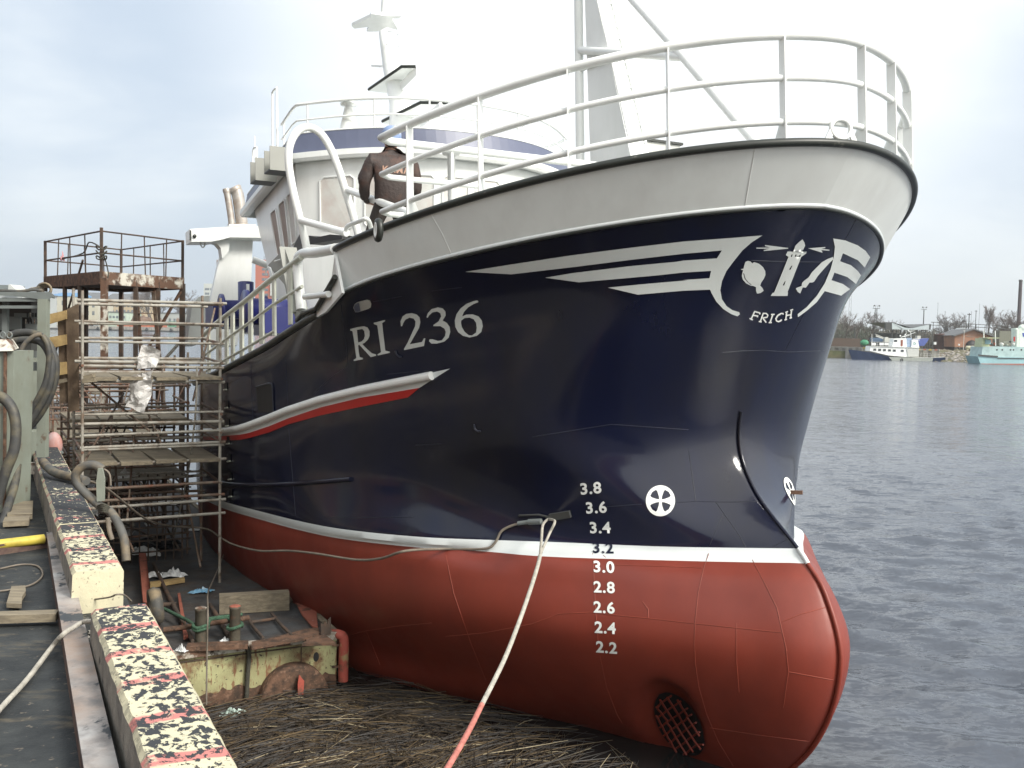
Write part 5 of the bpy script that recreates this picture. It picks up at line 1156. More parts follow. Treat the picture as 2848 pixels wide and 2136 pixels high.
mb = MB(); mb.bar(q(PA - .02, PN0, ZD - .03), q(PA - .02, PN1, ZD - .03), .07, .09, mi=0); mb.bar(q(PA - .012, PN0, ZD - .12), q(PA - .012, PN1, ZD - .12), .016, .012, mi=1); mb.bar(q(PA - .006, 2.42, ZD - .12), q(PA - .006, 2.42, .02), .008, .012, mi=1, up=QN); part('end_coaming', mb, [M('peel'), M('rustdark')], pt)
mb = MB(); mb.bar(q(PA, PN1 - .03, ZD + .01), q(30, PN1 - .03, ZD + .01), .08, .03); part('edge_flat', mb, M('wood'), pt)
mb = MB(); _zs = [q(PA - .004, PN0 + (PN1 - PN0) * k / 60, .13 + .16 * abs(mnoise.noise(Vector((k * .13, 2, 0)))) + .10 * mnoise.noise(Vector((k * .5, 5, 1)))) for k in range(61)]; _zb = [q(PA - .004, PN0 + (PN1 - PN0) * k / 60, -.3) for k in range(61)]
mb.add(_zs + _zb, [(k, k + 1, 62 + k, 61 + k) for k in range(60)]); part('rust_band', mb, M('rust'), pt)
# round cowl on the end face with its red fin, hawse oval, corner fender
cw = zp(841, 1960, .02); cw = q((cw - E0).dot(QA) * 0 + PA, (cw - E0).dot(QN), -.02)
mb = MB(); mb.lathe([(.40, -.02), (.40, .14), (.37, .16), (.10, .10), (0, .10)], cw + QA * .0, -QA, 40); part('round_cowl', mb, M('rust'), pt)
mb = MB(); mb.prism([zz + (-QA) * .17 for zz in (cw + QN * .02 + Vector((0, 0, .02)), cw + QN * .08 + Vector((0, 0, .05)), cw + QN * .09 + Vector((0, 0, .22)), cw + QN * .03 + Vector((0, 0, .30)), cw + QN * .015 + Vector((0, 0, .20)))], -QA * .02); part('fin', mb, mat('worn red fin paint', (.36, .075, .05), .7, spots=((RUST, .3, 9, .15),)), pt)
mb = MB(); c = zp(916, 1850, .4); c = q(PA - .003, 2.60, .40); mb.add([c + QN * (.034 * math.cos(k * .314)) + Vector((0, 0, .058 * math.sin(k * .314))) for k in range(20)], [tuple(range(20))]); part('hawse_hole', mb, M('black'), pt)
mb = MB(); mb.tube(smoothpts([q(PA + .05, PN1 - .06, ZD - .03), q(PA - .03, PN1 + .02, ZD - .03), q(PA - .05, PN1 + .07, ZD - .09), q(PA - .05, PN1 + .07, .3), q(PA - .05, PN1 + .07, .08)], 4), .06, 12); part('corner_fender', mb, mat('red fender paint', (.40, .085, .06), .7, spots=((RUST, .35, 5, .12), ((.34, .27, .13), .3, 4, .1))), pt)
for z in (.52, .26):
    mb = MB(); mb.bar(q(PA - .02, PN1 - .06, z), q(PA - .05, PN1 + .05, z), .03, .02); part('fender_bracket', mb, M('rust'), pt)
for px, py in ((578 * 0 + 812, 1675), (906, 1765)):
    mb = MB(); c = zp(px, py, ZD + .02); mb.prism([c + QN * x + Vector((0, 0, z)) for x, z in ((-.06, 0), (.06, 0), (.06, .20), (.03, .17), (.02, .12), (-.01, .16), (-.03, .12), (-.06, .15))], QA * .02); part('notched_lug', mb, M('rustdark'), pt)
mb = MB(); mb.prism([zp(x, y, ZD + .03) for x, y in ((822, 1680), (866, 1695), (880, 1703), (884, 1750), (868, 1745), (840, 1712))], (0, 0, .02)); part('red_plate', mb, M('primer'), pt)
mb = MB(); mb.prism([zp(x, y, ZD + .03) for x, y in ((700, 1790), (745, 1782), (862, 1752), (886, 1752), (888, 1768), (845, 1782), (700, 1808))], (0, 0, .025)); part('bent_flat', mb, M('rust'), pt)
mb = MB(); mb.prism([zp(x, y, ZD + .012) for x, y in ((848, 1780), (905, 1772), (935, 1795), (840, 1797), (852, 1790))], (0, 0, .03)); part('deck_scrap', mb, M('rust'), pt)
# things on the pontoon
bt_ = thing('mooring_bitts', zp(605, 1790, ZD), 'pair of short rusty mooring posts on the pontoon end', 'bitts')
for px, py, m_ in ((558, 1795, 'peel'), (653, 1789, 'rust')):
    mb = MB(); b = zp(px, py, ZD); mb.lathe([(.062, 0), (.062, .40), (.066, .405), (.066, .425), (.058, .43), (0, .43)], b, n=18); po_ = part('post', mb, M('oldsteel'), bt_); mb = MB(); mb.lathe([(.064, .43), (.05, .438), (0, .44)], b, n=16); part('post_top', mb, M('peel' if m_ == 'peel' else 'primer'), po_)
mb = MB(); mb.bar(zp(520, 1800, ZD + .03), zp(690, 1793, ZD + .03), .16, .05); part('base_plate', mb, M('rust'), bt_)
mb = MB(); mb.tube([zp(455, 1752, ZD + .14), zp(560, 1738, ZD + .17), zp(692, 1718, ZD + .17)], .03, 10); part('cross_pipe', mb, M('rust'), bt_)
mb = MB(); pts = [zp(445, 1688, ZD + .12), zp(480, 1705, ZD + .12), zp(520, 1725, ZD + .14), zp(548, 1742, ZD + .16), zp(572, 1738, ZD + .2), zp(590, 1722, ZD + .2), zp(625, 1720, ZD + .19), zp(650, 1727, ZD + .19), zp(676, 1742, ZD + .14)]
mb.tube(smoothpts(pts, 5), .022, 8)
c = zp(558, 1795, ZD) + Vector((0, 0, .20))
for k in range(2): mb.tube([c + Vector((math.cos(t * .4) * .082, math.sin(t * .4) * .082, .03 * k + .01 * math.sin(t))) for t in range(16)], .020, 8, closed=True)
c = zp(653, 1789, ZD) + Vector((0, 0, .20)); mb.tube([c + Vector((math.cos(t * .4) * .082, math.sin(t * .4) * .082, .02 * math.sin(t * .5))) for t in range(16)], .020, 8, closed=True)
mb.tube(smoothpts([zp(576, 1722, ZD + .2), zp(620, 1715, ZD + .21), zp(655, 1712, ZD + .22), zp(672, 1708, ZD + .22)], 5), .020, 8)
solo('green_rope', mb, M('greenrope'), 'green twisted rope wound round the two mooring posts', 'rope')
mb = MB(); A_, B_ = zp(603, 1712, ZD), zp(798, 1700, ZD); mb.bar(A_ + Vector((0, .1, .12)), B_ + Vector((0, .1, .12)), .16, .23); solo('timber_balk', mb, M('wood'), 'heavy weathered timber balk lying across the pontoon end', 'timber')
def pframe(name, lines, r, lb, m='rustdark', z=ZD + .05):
    mb = MB()
    for ln in lines: mb.tube(smoothpts([zp(x, y, z) for x, y in ln], 3) if len(ln) > 2 else [zp(x, y, z) for x, y in ln], r, 8)
    return solo(name, mb, M(m), lb, 'pipes')
pframe('rusty_pipes', [[(428, 1568), (470, 1660), (538, 1785)], [(440, 1682), (490, 1680)], [(462, 1752), (510, 1748)]], .028, 'rusty ladder like pipe frame lying along the left of the pontoon deck')
pframe('rusty_pipes', [[(585, 1682), (612, 1728), (636, 1768)]], .028, 'single rusty pipe leaning between the mooring posts and the timber')
pframe('rusty_pipes', [[(690, 1718), (702, 1740), (732, 1775)], [(755, 1705), (775, 1730), (812, 1768)], [(700, 1730), (770, 1720)]], .020, 'two bent rusty pipes with a crosspiece in front of the timber balk')
mb = MB(); mb.prism([zp(386, 1560, ZD + .05), zp(406, 1560, ZD + .05), zp(416, 1650, ZD + .12), zp(420, 1705, ZD + .05), zp(398, 1700, ZD + .05)], (0, 0, .12)); solo('steel_offcut', mb, M('primer'), 'flat red primed steel section lying at the left of the pontoon', 'steel plate')
mb = MB(); mb.prism([zp(x, y, ZD + .04) for x, y in ((494, 1656), (501, 1655), (523, 1775), (511, 1780))], (0, 0, .03)); solo('red_batten', mb, M('primer'), 'narrow reddish batten lying across the pipe frame', 'batten')
mb = MB(); c = zp(432, 1740, ZD); mb.lathe([(.13, -.06), (.20, -.07), (.23, 0), (.20, .07), (.13, .06), (.12, 0), (.13, -.06)], c + Vector((0, 0, .24)), (QN + Vector((0, 0, .1))), 24); solo('old_tyre', mb, M('rubber'), 'worn grey tyre standing against the quay wall beside the pontoon', 'tyre')
mb = MB(); mb.prism([zp(x, y, ZD + .02) for x, y in ((416, 1628), (512, 1614), (514, 1620), (418, 1636))], (0, 0, .05)); solo('plank', mb, M('plank'), 'short yellow plank under white rubbish on the pontoon', 'plank')
mb = MB(); mb.prism([zp(x, y, ZD + .02) for x, y in ((310, 1452), (372, 1450), (374, 1476), (312, 1480))], (0, 0, .08)); solo('plank', mb, M('wood'), 'pale timber block on the pontoon at the foot of the scaffold', 'plank')
# rubbish
for px, py, sz, m_, lb in ((482, 1604, (.42, .30, .16), 'rubbish', 'crumpled white plastic heap on the yellow plank'), (432, 1605, (.30, .25, .12), 'rubbish', 'flat white plastic scrap beside the heap on the yellow plank'), (560, 1648, (.34, .20, .09), 'bluebag', 'crumpled blue plastic strip lying on the pontoon deck'),
                           (435, 1520, (.85, .5, .26), 'blackbag', 'torn black plastic sheet in a heap under the scaffold'), (400, 1540, (.6, .35, .18), 'rubbish', 'long white plastic film strewn beside the black plastic'), (505, 1812, (.16, .14, .1), 'rubbish', 'white knotted rag hanging at the pontoon end'),
                           (425, 1462, (.32, .25, .28), 'rubbish', 'white and red ragged plastic caught on the guy line'), (560, 1475, (.5, .22, .10), 'rubbish', 'thin white scraps along the back of the pontoon deck'), (352, 1418, (.7, .5, .25), 'film', 'dusty clear plastic heap inside the lower scaffold'),
                           (870, 1735, (.06, .16, .05), 'rubbish', 'small white rag near the notched lug'), (625, 1785, (.12, .1, .07), 'rubbish', 'small white rag at the foot of the right mooring post')):
    mb = MB(); crumple(mb, zp(px, py, ZD + .01), sz, px % 97, 9); solo('plastic_scrap', mb, M(m_), lb, 'rubbish')
mb = MB(); crumple(mb, zp(646, 1990, .03), (.26, .22, .13), 5, 9); solo('plastic_bag', mb, mat('pale green plastic bag', (.42, .52, .47), .4, var=.3, vscale=10), 'pale green plastic bag floating at the foot of the pontoon', 'plastic bag')
mb = MB(); mb.tube(smoothpts([q(PA - .01, 1.72, ZD + .02), q(PA - .09, 1.75, ZD), q(PA - .05, 1.80, ZD - .12), q(PA - .04, 1.79, .3), q(PA - .04, 1.78, .05)], 5), .026, 8); solo('rope', mb, M('darkrope'), 'dark knotted rope hanging down the pontoon end', 'rope')
# guy wires from the scaffold down past the pontoon
mb = MB(); mb.tube(smoothpts([zp(630, 1480, ZD + .3), zp(628, 1520, ZD + .1), zp(612, 1570, ZD + .1), zp(590, 1620, ZD + .1), zp(578, 1650, ZD + .12), yp(578, 1700, 10.4), yp(576, 1800, 10.3), yp(574, 1960, 10.2)], 4), .010, 6); solo('wire', mb, M('wire'), 'thin brown wire crossing the pontoon deck and hanging down its end', 'wire')
mb = MB(); mb.tube(smoothpts([yp(548, 1020, 13.6), yp(545, 1130, 13.7), yp(535, 1230, 14.0), yp(520, 1330, 14.6), yp(500, 1420, 15.2), zp(478, 1518, ZD + .05)], 5), .014, 6); solo('rope', mb, M('greyrope'), 'grey rope hanging slack from the scaffold to the black plastic', 'rope')
mb = MB(); mb.tube(smoothpts([yp(200, 1330, 9.6), yp(290, 1355, 11), yp(400, 1440, 13), yp(470, 1462, 14), yp(570, 1470, 14.5), yp(612, 1495, 14.0), yp(650, 1515, 13.5), yp(720, 1532, 12.6), yp(800, 1532, 12.0), yp(880, 1540, 11.4), yp(990, 1557, 10.8), yp(1060, 1553, 10.4), yp(1130, 1532, 10.05), SHIP @ (on_hull(1240, 1524, .03)[0]), SHIP @ (on_hull(1350, 1523, .03)[0]), SHIP @ (on_hull(1380, 1510, .03)[0]), SHIP @ (on_hull(1396, 1480, .03)[0]), SHIP @ (on_hull(1420, 1465, .03)[0]), SHIP @ (on_hull(1450, 1455, .03)[0])], 6), .014, 8); solo('mooring_wire', mb, M('wire'), 'long slack wire from the quay past the scaffold to the hull lug', 'mooring line')
mb = MB(); mb.tube([SHIP @ on_hull(1444, 1456, .04)[0], SHIP @ on_hull(1474, 1450, .04)[0]], .022, 8); mb.tube([SHIP @ on_hull(1474, 1450, .04)[0], SHIP @ on_hull(1512, 1446, .06)[0]], .03, 8); solo('wire_splice', mb, M('cabgrey'), 'pale wrapped splice at the hull end of the slack wire', 'splice')
lug = SHIP @ on_hull(1530, 1440, .05)[0]; ey = yp(1502, 1545, 9.25)
mb = MB(); mb.tube(smoothpts([lug, yp(1510, 1460, 9.45), yp(1506, 1500, 9.3), ey], 5), .013, 8); mb.tube(smoothpts([lug, yp(1543, 1450, 9.45), yp(1530, 1480, 9.4), yp(1512, 1520, 9.3), ey], 5), .013, 8)
pts = [ey, yp(1495, 1575, 9.0), yp(1475, 1640, 8.6), yp(1440, 1740, 8.1), yp(1400, 1840, 7.5), yp(1340, 1960, 6.9)]
mb.tube(smoothpts(pts, 5), .019, 8)
mr_ = thing('mooring_rope', ey, 'grey mooring rope with a red end running down from the hull lug', 'mooring rope'); part('rope_length', mb, M('greyrope'), mr_)
mb = MB(); mb.tube(smoothpts([yp(1340, 1960, 6.9), yp(1300, 2040, 6.4), yp(1230, 2160, 5.8), yp(1120, 2330, 5.2)], 5), .020, 8); part('red_end', mb, M('redrope'), mr_)

# ------------------------------------------------------------------ scaffolding on the pontoon
def scaffold(a0, a1, n0, n1, z0, z1, label, rungs, m, r=.030, seed=1, plats=(), back=True, dens=1.0, tops=0.1):
    rr = random.Random(seed); t = thing('scaffold_tower', q((a0 + a1) / 2, (n0 + n1) / 2, z0), label, 'scaffold', 'scaffold towers on the pontoon')
    for a in (a0, a1):
        for n in (n0, n1):
            mb = MB(); mb.tube([q(a, n, z0), q(a + rr.uniform(-.02, .02), n + rr.uniform(-.02, .02), z1 + rr.uniform(0, tops))], r, 8); part('standard', mb, M('tubedark' if rr.random() < .4 else m), t)
    for i, z in enumerate(rungs):
        for a in ((a0, a1) if back else (a0,)):
            if a == a1 and rr.random() < .25: continue
            mb = MB(); e0, e1 = rr.uniform(.0, .10), rr.uniform(.0, .08); dz = rr.uniform(-.03, .03)
            mb.tube([q(a, n0 - e0, z + dz), q(a, n1 + e1, z + dz + rr.uniform(-.03, .03))], r * rr.choice((.8, 1, 1)), 8); part('ledger', mb, M(m if (z > 2.2 or rr.random() < .3) else 'tubedark'), t)
        if rr.random() < .6 * dens:
            n = rr.choice((n0, n1)); mb = MB(); mb.tube([q(a0 - .05, n, z), q(a1 + .05, n, z + rr.uniform(-.05, .05))], r * .9, 8); part('transom', mb, M('tubedark'), t)
    for k in range(int(4 * dens)):
        n = n0 + (n1 - n0) * rr.random(); za = rr.uniform(z0, z1 - 1.2); mb = MB(); mb.tube([q(a0 + .02, n, za), q(a1, n + rr.uniform(-.9, .9), za + rr.uniform(.8, 1.4))], r * .75, 6); part('brace', mb, M('tubedark'), t)
    for z in plats:
        for k in range(4):
            b = n0 + (n1 - n0) * (k + .5) / 4; mb = MB(); mb.bar(q(a0 - .1, b, z + rr.uniform(0, .02)), q(a1 + .1, b + rr.uniform(-.05, .05), z), .40, .045); part('plank', mb, M('wood'), t)
    return t
R1_ = [4.57, 4.28, 4.03, 3.76, 3.72, 3.54, 3.05, 2.98, 2.79, 2.66, 2.58, 2.41, 2.09, 1.95, 1.80, 1.64]
S1 = scaffold(10.5, 11.9, .27, 2.05, ZD, 4.66, 'nearest scaffold tower of pale tubes with closely spaced rungs', R1_, 'tube', .021, 3, (3.54, 2.41), dens=2.6)
scaffold(12.5, 13.9, .22, 1.95, ZD, 3.75, 'second scaffold tower behind the plastic sheets, brown tubes', [3.6, 3.3, 3.05, 2.8, 2.55, 2.3, 2.1, 1.9, 1.7, 1.5, 1.25, 1.0], 'tubedark', .019, 8, (2.8, 1.9), dens=3.0)
scaffold(14.8, 16.4, .15, 1.95, ZD, 3.5, 'third scaffold tower in front of the rusty staging legs', [3.4, 3.1, 2.85, 2.6, 2.3, 2.05, 1.8, 1.55, 1.3, 1.05], 'tubedark', .019, 15, (2.3, 1.55), dens=3.0)
scaffold(17.4, 19.2, .1, 1.95, ZD, 3.2, 'fourth scaffold tower beneath the railed platform', [3.1, 2.8, 2.5, 2.2, 1.9, 1.6, 1.3, 1.0], 'tubedark', .019, 31, (2.2,), dens=2.6)
scaffold(24.5, 26.4, .1, 2.0, ZD, 3.3, 'scaffold tower beyond the rusty platform legs', [3.2, 2.8, 2.4, 2.0, 1.6, 1.2], 'tubedark', .02, 47, (2.4, 1.6), dens=2.0)
scaffold(28.5, 30.5, .1, 2.0, ZD, 2.9, 'farthest scaffold tower low at the pontoon stern', [2.8, 2.4, 2.0, 1.6, 1.2], 'tubedark', .02, 22, (2.0,), dens=2.0)
# polythene hung in the nearest scaffold
for (pts, lb) in (([(392, 962), (425, 962), (448, 978), (441, 1005), (438, 1022), (384, 1024), (388, 985)], 'upper sheet of dusty plastic film hung in the nearest scaffold'), ([(370, 1042), (425, 1030), (434, 1024), (420, 1045), (418, 1065), (416, 1100), (412, 1125), (400, 1150), (378, 1142), (350, 1130), (358, 1095), (362, 1062)], 'lower bunched sheet of dusty plastic film under the plank')):
    mb = MB(); P = [yp(x, y, 13.3) for x, y in pts]; c = sum(P, Vector()) / len(P)
    b = bmesh.new(); vs = [b.verts.new(p) for p in P]; b.faces.new(vs); 
    for _ in range(4): bmesh.ops.triangulate(b, faces=b.faces); bmesh.ops.subdivide_edges(b, edges=[e for e in b.edges if e.calc_length() > .07], cuts=1)
    bmesh.ops.triangulate(b, faces=b.faces); b.verts.index_update()
    mb.add([v.co + Vector((0, .10 * mnoise.noise(v.co * 5) + .05 * mnoise.noise(v.co * 14), .02 * mnoise.noise(v.co * 6 + Vector((3, 3, 3))))) for v in b.verts], [tuple(v.index for v in f.verts) for f in b.faces], 0, False); b.free()
    solo('plastic_sheet', mb, M('film'), lb, 'plastic sheet')
mb = MB(); mb.bar(yp(236, 1050, 12.9), yp(262, 1044, 12.9), .10, .05); mb.bar(yp(232, 1060, 12.8), yp(266, 1056, 12.8), .08, .05); solo('plank_ends', mb, M('wood'), 'two grey plank ends poking out beside the plywood hoarding', 'planks')
# lattice of old pipes and bars lower down, behind the front tower
jt = thing('pipe_rack', q(12.2, 1.0, ZD), 'dark rack of bars and netting low down behind the scaffold', 'rack')
for k in range(14):
    mb = MB(); n = .3 + 2.3 * k / 13; mb.bar(q(12.2, n * .7, ZD), q(12.2 + rnd.uniform(-.1, .1), n * .7, 2.0), .02, .02); part('upright', mb, M('rustdark'), jt)
for k in range(7):
    mb = MB(); z = .8 + .2 * k; mb.bar(q(12.2, .2, z), q(12.2, 1.95, z + rnd.uniform(-.03, .03)), .022, .022); part('bar', mb, M('rustdark'), jt)
for k in range(22):
    mb = MB(); mb.tube([q(12.2, rnd.uniform(.2, 1.9), rnd.uniform(.7, 1.6)), q(14.4, rnd.uniform(.2, 1.9), rnd.uniform(.7, 2.2))], .018, 6); part('loose_pipe', mb, M('tubedark'), jt)
for k in range(18):
    mb = MB(); crumple(mb, q(rnd.uniform(11, 22), rnd.uniform(.2, 1.9), ZD + .02 + rnd.choice((0, 0, .8, 1.2))), (rnd.uniform(.2, .7), rnd.uniform(.2, .5), rnd.uniform(.1, .3)), 100 + k, 6)
    solo('plastic_scrap', mb, M(('rubbish', 'film', 'primer')[k % 3 if k % 3 < 2 else (2 if k % 6 == 2 else 0)]), 'crumpled scrap of plastic among the scaffold feet far down the pontoon', 'rubbish', 'scraps among the scaffold feet')

# ------------------------------------------------------------------ tall rusty staging with railed platform
C_, Rr, Ll = Vector((-8.26, 20.0, 0)), Vector((-7.30, 22.0, 0)), Vector((-10.79, 23.0, 0)); Bk = Rr + Ll - C_
ZPl = 5.17
rs = thing('staging_tower', Vector((-9.0, 22.4, ZD)), 'tall rusty staging with a railed platform standing above the scaffold', 'staging')
crn = [C_, Rr, Bk, Ll]
for i in range(4):
    p, n_ = crn[i], crn[(i + 1) % 4]
    mb = MB(); mb.bar(p + Vector((0, 0, ZPl)), n_ + Vector((0, 0, ZPl)), .08, .26); part('platform_side', mb, M('peel') if i == 0 else M('rust'), rs)
mb = MB(); mb.prism([c + Vector((0, 0, ZPl - .06)) for c in crn], (0, 0, .04)); part('platform', mb, M('rustdark'), rs)
zr = ZPl + .95
for i in range(4):
    p, n_ = crn[i], crn[(i + 1) % 4]
    mb = MB(); mb.bar(p + Vector((0, 0, ZPl)), p + Vector((0, 0, zr + (.05 if i == 0 else 0))), .05, .05); part('corner_post', mb, M('rustdark'), rs)
    for h in (.93, .50):
        mb = MB(); mb.tube([p + Vector((0, 0, ZPl + h)), n_ + Vector((0, 0, ZPl + h))], .018, 6); part('rail', mb, M('rustdark'), rs)
    for k in (1, 2, 3):
        b = p.lerp(n_, k / 4 + rnd.uniform(-.03, .03)); mb = MB(); mb.tube([b + Vector((0, 0, ZPl)), b + Vector((rnd.uniform(-.04, .04), 0, zr - .02))], .013, 6); part('baluster', mb, M('rustdark'), rs)
for f, w_, m_ in ((0, .11, 'rust'), ):
    mb = MB(); mb.bar(C_ + Vector((.05, .02, ZD)), C_ + Vector((.05, .02, ZPl)), w_, .12, up=(0, 1, 0)); part('main_leg', mb, M('peel'), rs)
for p, w_ in ((C_.lerp(Rr, .40), .075), (C_.lerp(Rr, .68), .075), (Rr, .10), (C_.lerp(Ll, .35), .07), (C_.lerp(Ll, .62), .07), (Ll, .07), (Bk, .09), (Ll.lerp(Bk, .5), .12)):
    mb = MB(); mb.bar(p + Vector((0, 0, ZD)), p + Vector((0, 0, ZPl)), w_, w_, up=(0, 1, 0)); part('leg', mb, M('rustdark'), rs)
mb = MB(); mb.bar(Rr + Vector((0, 0, ZPl - .1)), C_.lerp(Rr, .2) + Vector((0, .3, 2.9)), .05, .05); part('brace', mb, M('rust'), rs)
mb = MB(); mb.bar(C_.lerp(Rr, .05) + Vector((0, 0, 2.2)), C_.lerp(Rr, .9) + Vector((0, .4, 3.9)), .05, .05); part('brace', mb, M('tube'), rs)
mb = MB(); mb.bar(Ll + Vector((0, 0, 2.8)), C_.lerp(Ll, .3) + Vector((0, 0, ZPl + .4)), .035, .035); part('brace', mb, M('rustdark'), rs)
la, lb_ = C_.lerp(Rr, .22) + Vector((0, .8, ZPl - .1)), C_.lerp(Rr, .52) + Vector((0, .1, 2.3))
mb = MB(); sd_ = Vector((.34, .1, 0)); mb.bar(la, lb_, .03, .09); mb.bar(la + sd_, lb_ + sd_, .03, .09)
for k in range(12): mb.bar(la.lerp(lb_, (k + .5) / 12), la.lerp(lb_, (k + .5) / 12) + sd_, .14, .02)
part('step_ladder', mb, M('tubedark'), rs)
mb = MB(); c = C_ + Vector((0, 0, ZPl + .6))
for k in range(3): mb.tube([c + Vector((math.cos(t * .5) * .10, math.sin(t * .5) * .09, -.10 * k + .04 * math.sin(t + k))) for t in range(13)], .014, 6, closed=True)
mb.tube(smoothpts([c, c + Vector((-.5, .6, .15)), c + Vector((-.8, 1.0, -.05)), c + Vector((-1.7, 2.0, -.12))], 4), .014, 6); mb.tube(smoothpts([c, c + Vector((.1, .1, -.5)), c + Vector((.05, 0, -.8))], 3), .012, 6)
solo('rope', mb, M('darkrope'), 'dark rope tangled round the near corner post of the rusty staging', 'rope')
mb = MB(); c = C_.lerp(Ll, .66) + Vector((0, 0, ZPl + .42)); crumple(mb, c, (.12, .1, .3), 4, 5); solo('red_rag', mb, mat('faded pink rag', (.55, .28, .3), .8), 'faded pink rag tied to the staging rail', 'rag')

# ------------------------------------------------------------------ drifting reeds
def reeds():
    mb = MB(); r = random.Random(11); c0 = [(0.034, 0.022, 0.011), (0.085, 0.058, 0.027), (0.014, 0.010, 0.007), (0.30, 0.25, 0.16)]
    mats = [mat('brown reed', c0[0], .8, var=.3, vscale=3), mat('straw reed', c0[1], .8, var=.3, vscale=3), mat('wet dark reed', c0[2], .6, var=.3, vscale=3), mat('bleached reed', c0[3], .8, var=.2, vscale=3)]
    def hv(a):    # offset of the hull waterline from the quay edge, roughly
        best = 9
        for k in range(len(cols)):
            p = SHIP @ cols[k][7]; aa = (p - E0).dot(QA)
            if abs(aa - a) < .15: best = min(best, (p - E0).dot(QN))
        return best
    hw = {i: hv(i * .5) for i in range(-2, 40)}
    def ok(a, n):
        if a > PA and n < PN1 + .05: return False
        lim = hw.get(int(round(a * 2)), 9) - .05
        if a < 3.4: lim = min(lim, 3.9 - .35 * (3.4 - a) + .25 * math.sin(a * 3))
        if a < 6.2: lim = min(lim, 4.9)
        return .05 < n < lim
    cnt = 0
    while cnt < 9500:
        a, n = r.uniform(-1.0, 13), r.uniform(0, 5.4)
        if not ok(a, n): continue
        if n > 3.3 and a < 6 and r.random() < .45: continue
        flow = .25 * math.sin(a * 1.1 + n * .9) + .5 * mnoise.noise(Vector((a * .55, n * .55, 2)))
        cl = mnoise.noise(Vector((a * 1.7, n * 1.7, 9))); ang = flow * 1.9 + r.gauss(0, .35 + (1.1 if cl > .18 else .15)); ln = r.uniform(.15, .9) * (1.3 if n > 3 else 1)
        if mnoise.noise(Vector((a * 1.1 + 4, n * 1.1, 3))) < -.33 and r.random() < .8: continue
        d = (QN * math.cos(ang) + QA * math.sin(ang)); hgt = .012 + .07 * max(0, mnoise.noise(Vector((a * 1.3, n * 1.3, 0)))) + r.uniform(0, .05)
        p = q(a, n, hgt); p2 = p + d * ln + Vector((0, 0, r.uniform(-.03, .05)))
        e = p2 - E0
        if not ok(e.dot(QA), e.dot(QN)): continue
        p2.z = max(p2.z, .005); m_ = r.choices((0, 1, 2, 3), (4, 2.2, 6, .38))[0]; wd = r.uniform(.0022, .006)
        s_ = Vector((-d.y, d.x, 0)) * wd; mid = (p + p2) / 2 + Vector((0, 0, r.uniform(0, .02))) + s_ * r.uniform(-4, 4)
        mb.add([p - s_, p + s_, p + Vector((0, 0, wd * 1.4)), mid - s_, mid + s_, mid + Vector((0, 0, wd * 1.4)), p2 - s_ * .5, p2 + s_ * .5, p2 + Vector((0, 0, wd * .7))],
               [(0, 2, 5, 3), (2, 1, 4, 5), (3, 5, 8, 6), (5, 4, 7, 8)], m_); cnt += 1
    # matted bed under the stalks
    def bed(a, b):
        aa, nn = -1.2 + 14.2 * a, 5.4 * b; z = .010 + .03 * mnoise.noise(Vector((aa * 2.2, nn * 2.2, 5))) + .02 * mnoise.noise(Vector((aa * 7, nn * 7, 1)))
        return q(aa, nn, z if ok(aa, nn) and not (nn > 3.9 and aa < 6) else -.08)
    mb.grid(bed, 150, 60, 2, True)
    solo('drifting_reeds', mb, mats, 'mat of brown reeds and straw drifting between pontoon and hull', 'reeds', kind='stuff')
reeds()
# ================================================================== far shores
def fz(px, Y, z):      # world point in column px at depth Y and height z
    p = yp(px, 900, Y); return Vector((p.x, Y, z))
def facade(name, px0, px1, Y, ztop, depth, wall, label, cat, wins=(), roof=None, zb=1.8, group=None, rh=0.0, para=0.0, winmat='glass', sub=None):
    """a building with its windows set in the front: wins = (columns, rows, x margin, first z, row pitch, width share, height)"""
    A_, B_ = fz(px0, Y, zb), fz(px1, Y, zb); t = thing(name, (A_ + B_) / 2, label, cat, group); W_ = (B_ - A_).x
    mb = MB(); mb.box((A_ + B_) / 2 + Vector((0, depth / 2, (ztop - zb) / 2)), (W_, depth, ztop - zb)); part('wall', mb, wall, t)
    if roof:
        mb = MB()
        if rh > 0:
            y0, y1, ym = Y - .4, Y + depth + .4, Y + depth / 2; x0, x1 = A_.x - .4, B_.x + .4
            mb.add([(x0, y0, ztop), (x1, y0, ztop), (x1, y1, ztop), (x0, y1, ztop), (x0 + W_ * .08, ym, ztop + rh), (x1 - W_ * .08, ym, ztop + rh)], [(0, 1, 5, 4), (1, 2, 5), (2, 3, 4, 5), (3, 0, 4), (3, 2, 1, 0)])
        else: mb.box((A_ + B_) / 2 + Vector((0, depth / 2, ztop - zb + .25)), (W_ + .6, depth + .6, .5))
        part('roof', mb, roof, t)
    for (nc, nr, mx_, z0, dz, ws, wh_) in wins:
        cw_ = W_ * (1 - 2 * mx_) / nc
        for i in range(nc):
            for j in range(nr):
                c = Vector((A_.x + W_ * mx_ + cw_ * (i + .5), Y - .02, z0 + dz * j + wh_ / 2)); mb = MB(); mb.box(c, (cw_ * ws, .10, wh_)); mb.box(c + Vector((0, -.06, 0)), (cw_ * ws * .08, .05, wh_), mi=1); mb.box(c + Vector((0, -.06, wh_ * .1)), (cw_ * ws, .05, wh_ * .06), mi=1)
                part('window', mb, [M(winmat), M('shoreconc')], t)
    return t
m_beige = mat('pale plaster wall', (.46, .44, .36), .9, var=.08, vscale=.2); m_ochre = mat('ochre plaster wall', (.42, .33, .21), .9, var=.08, vscale=.2); m_grey = mat('grey block wall', (.36, .38, .37), .9, var=.08, vscale=.15)
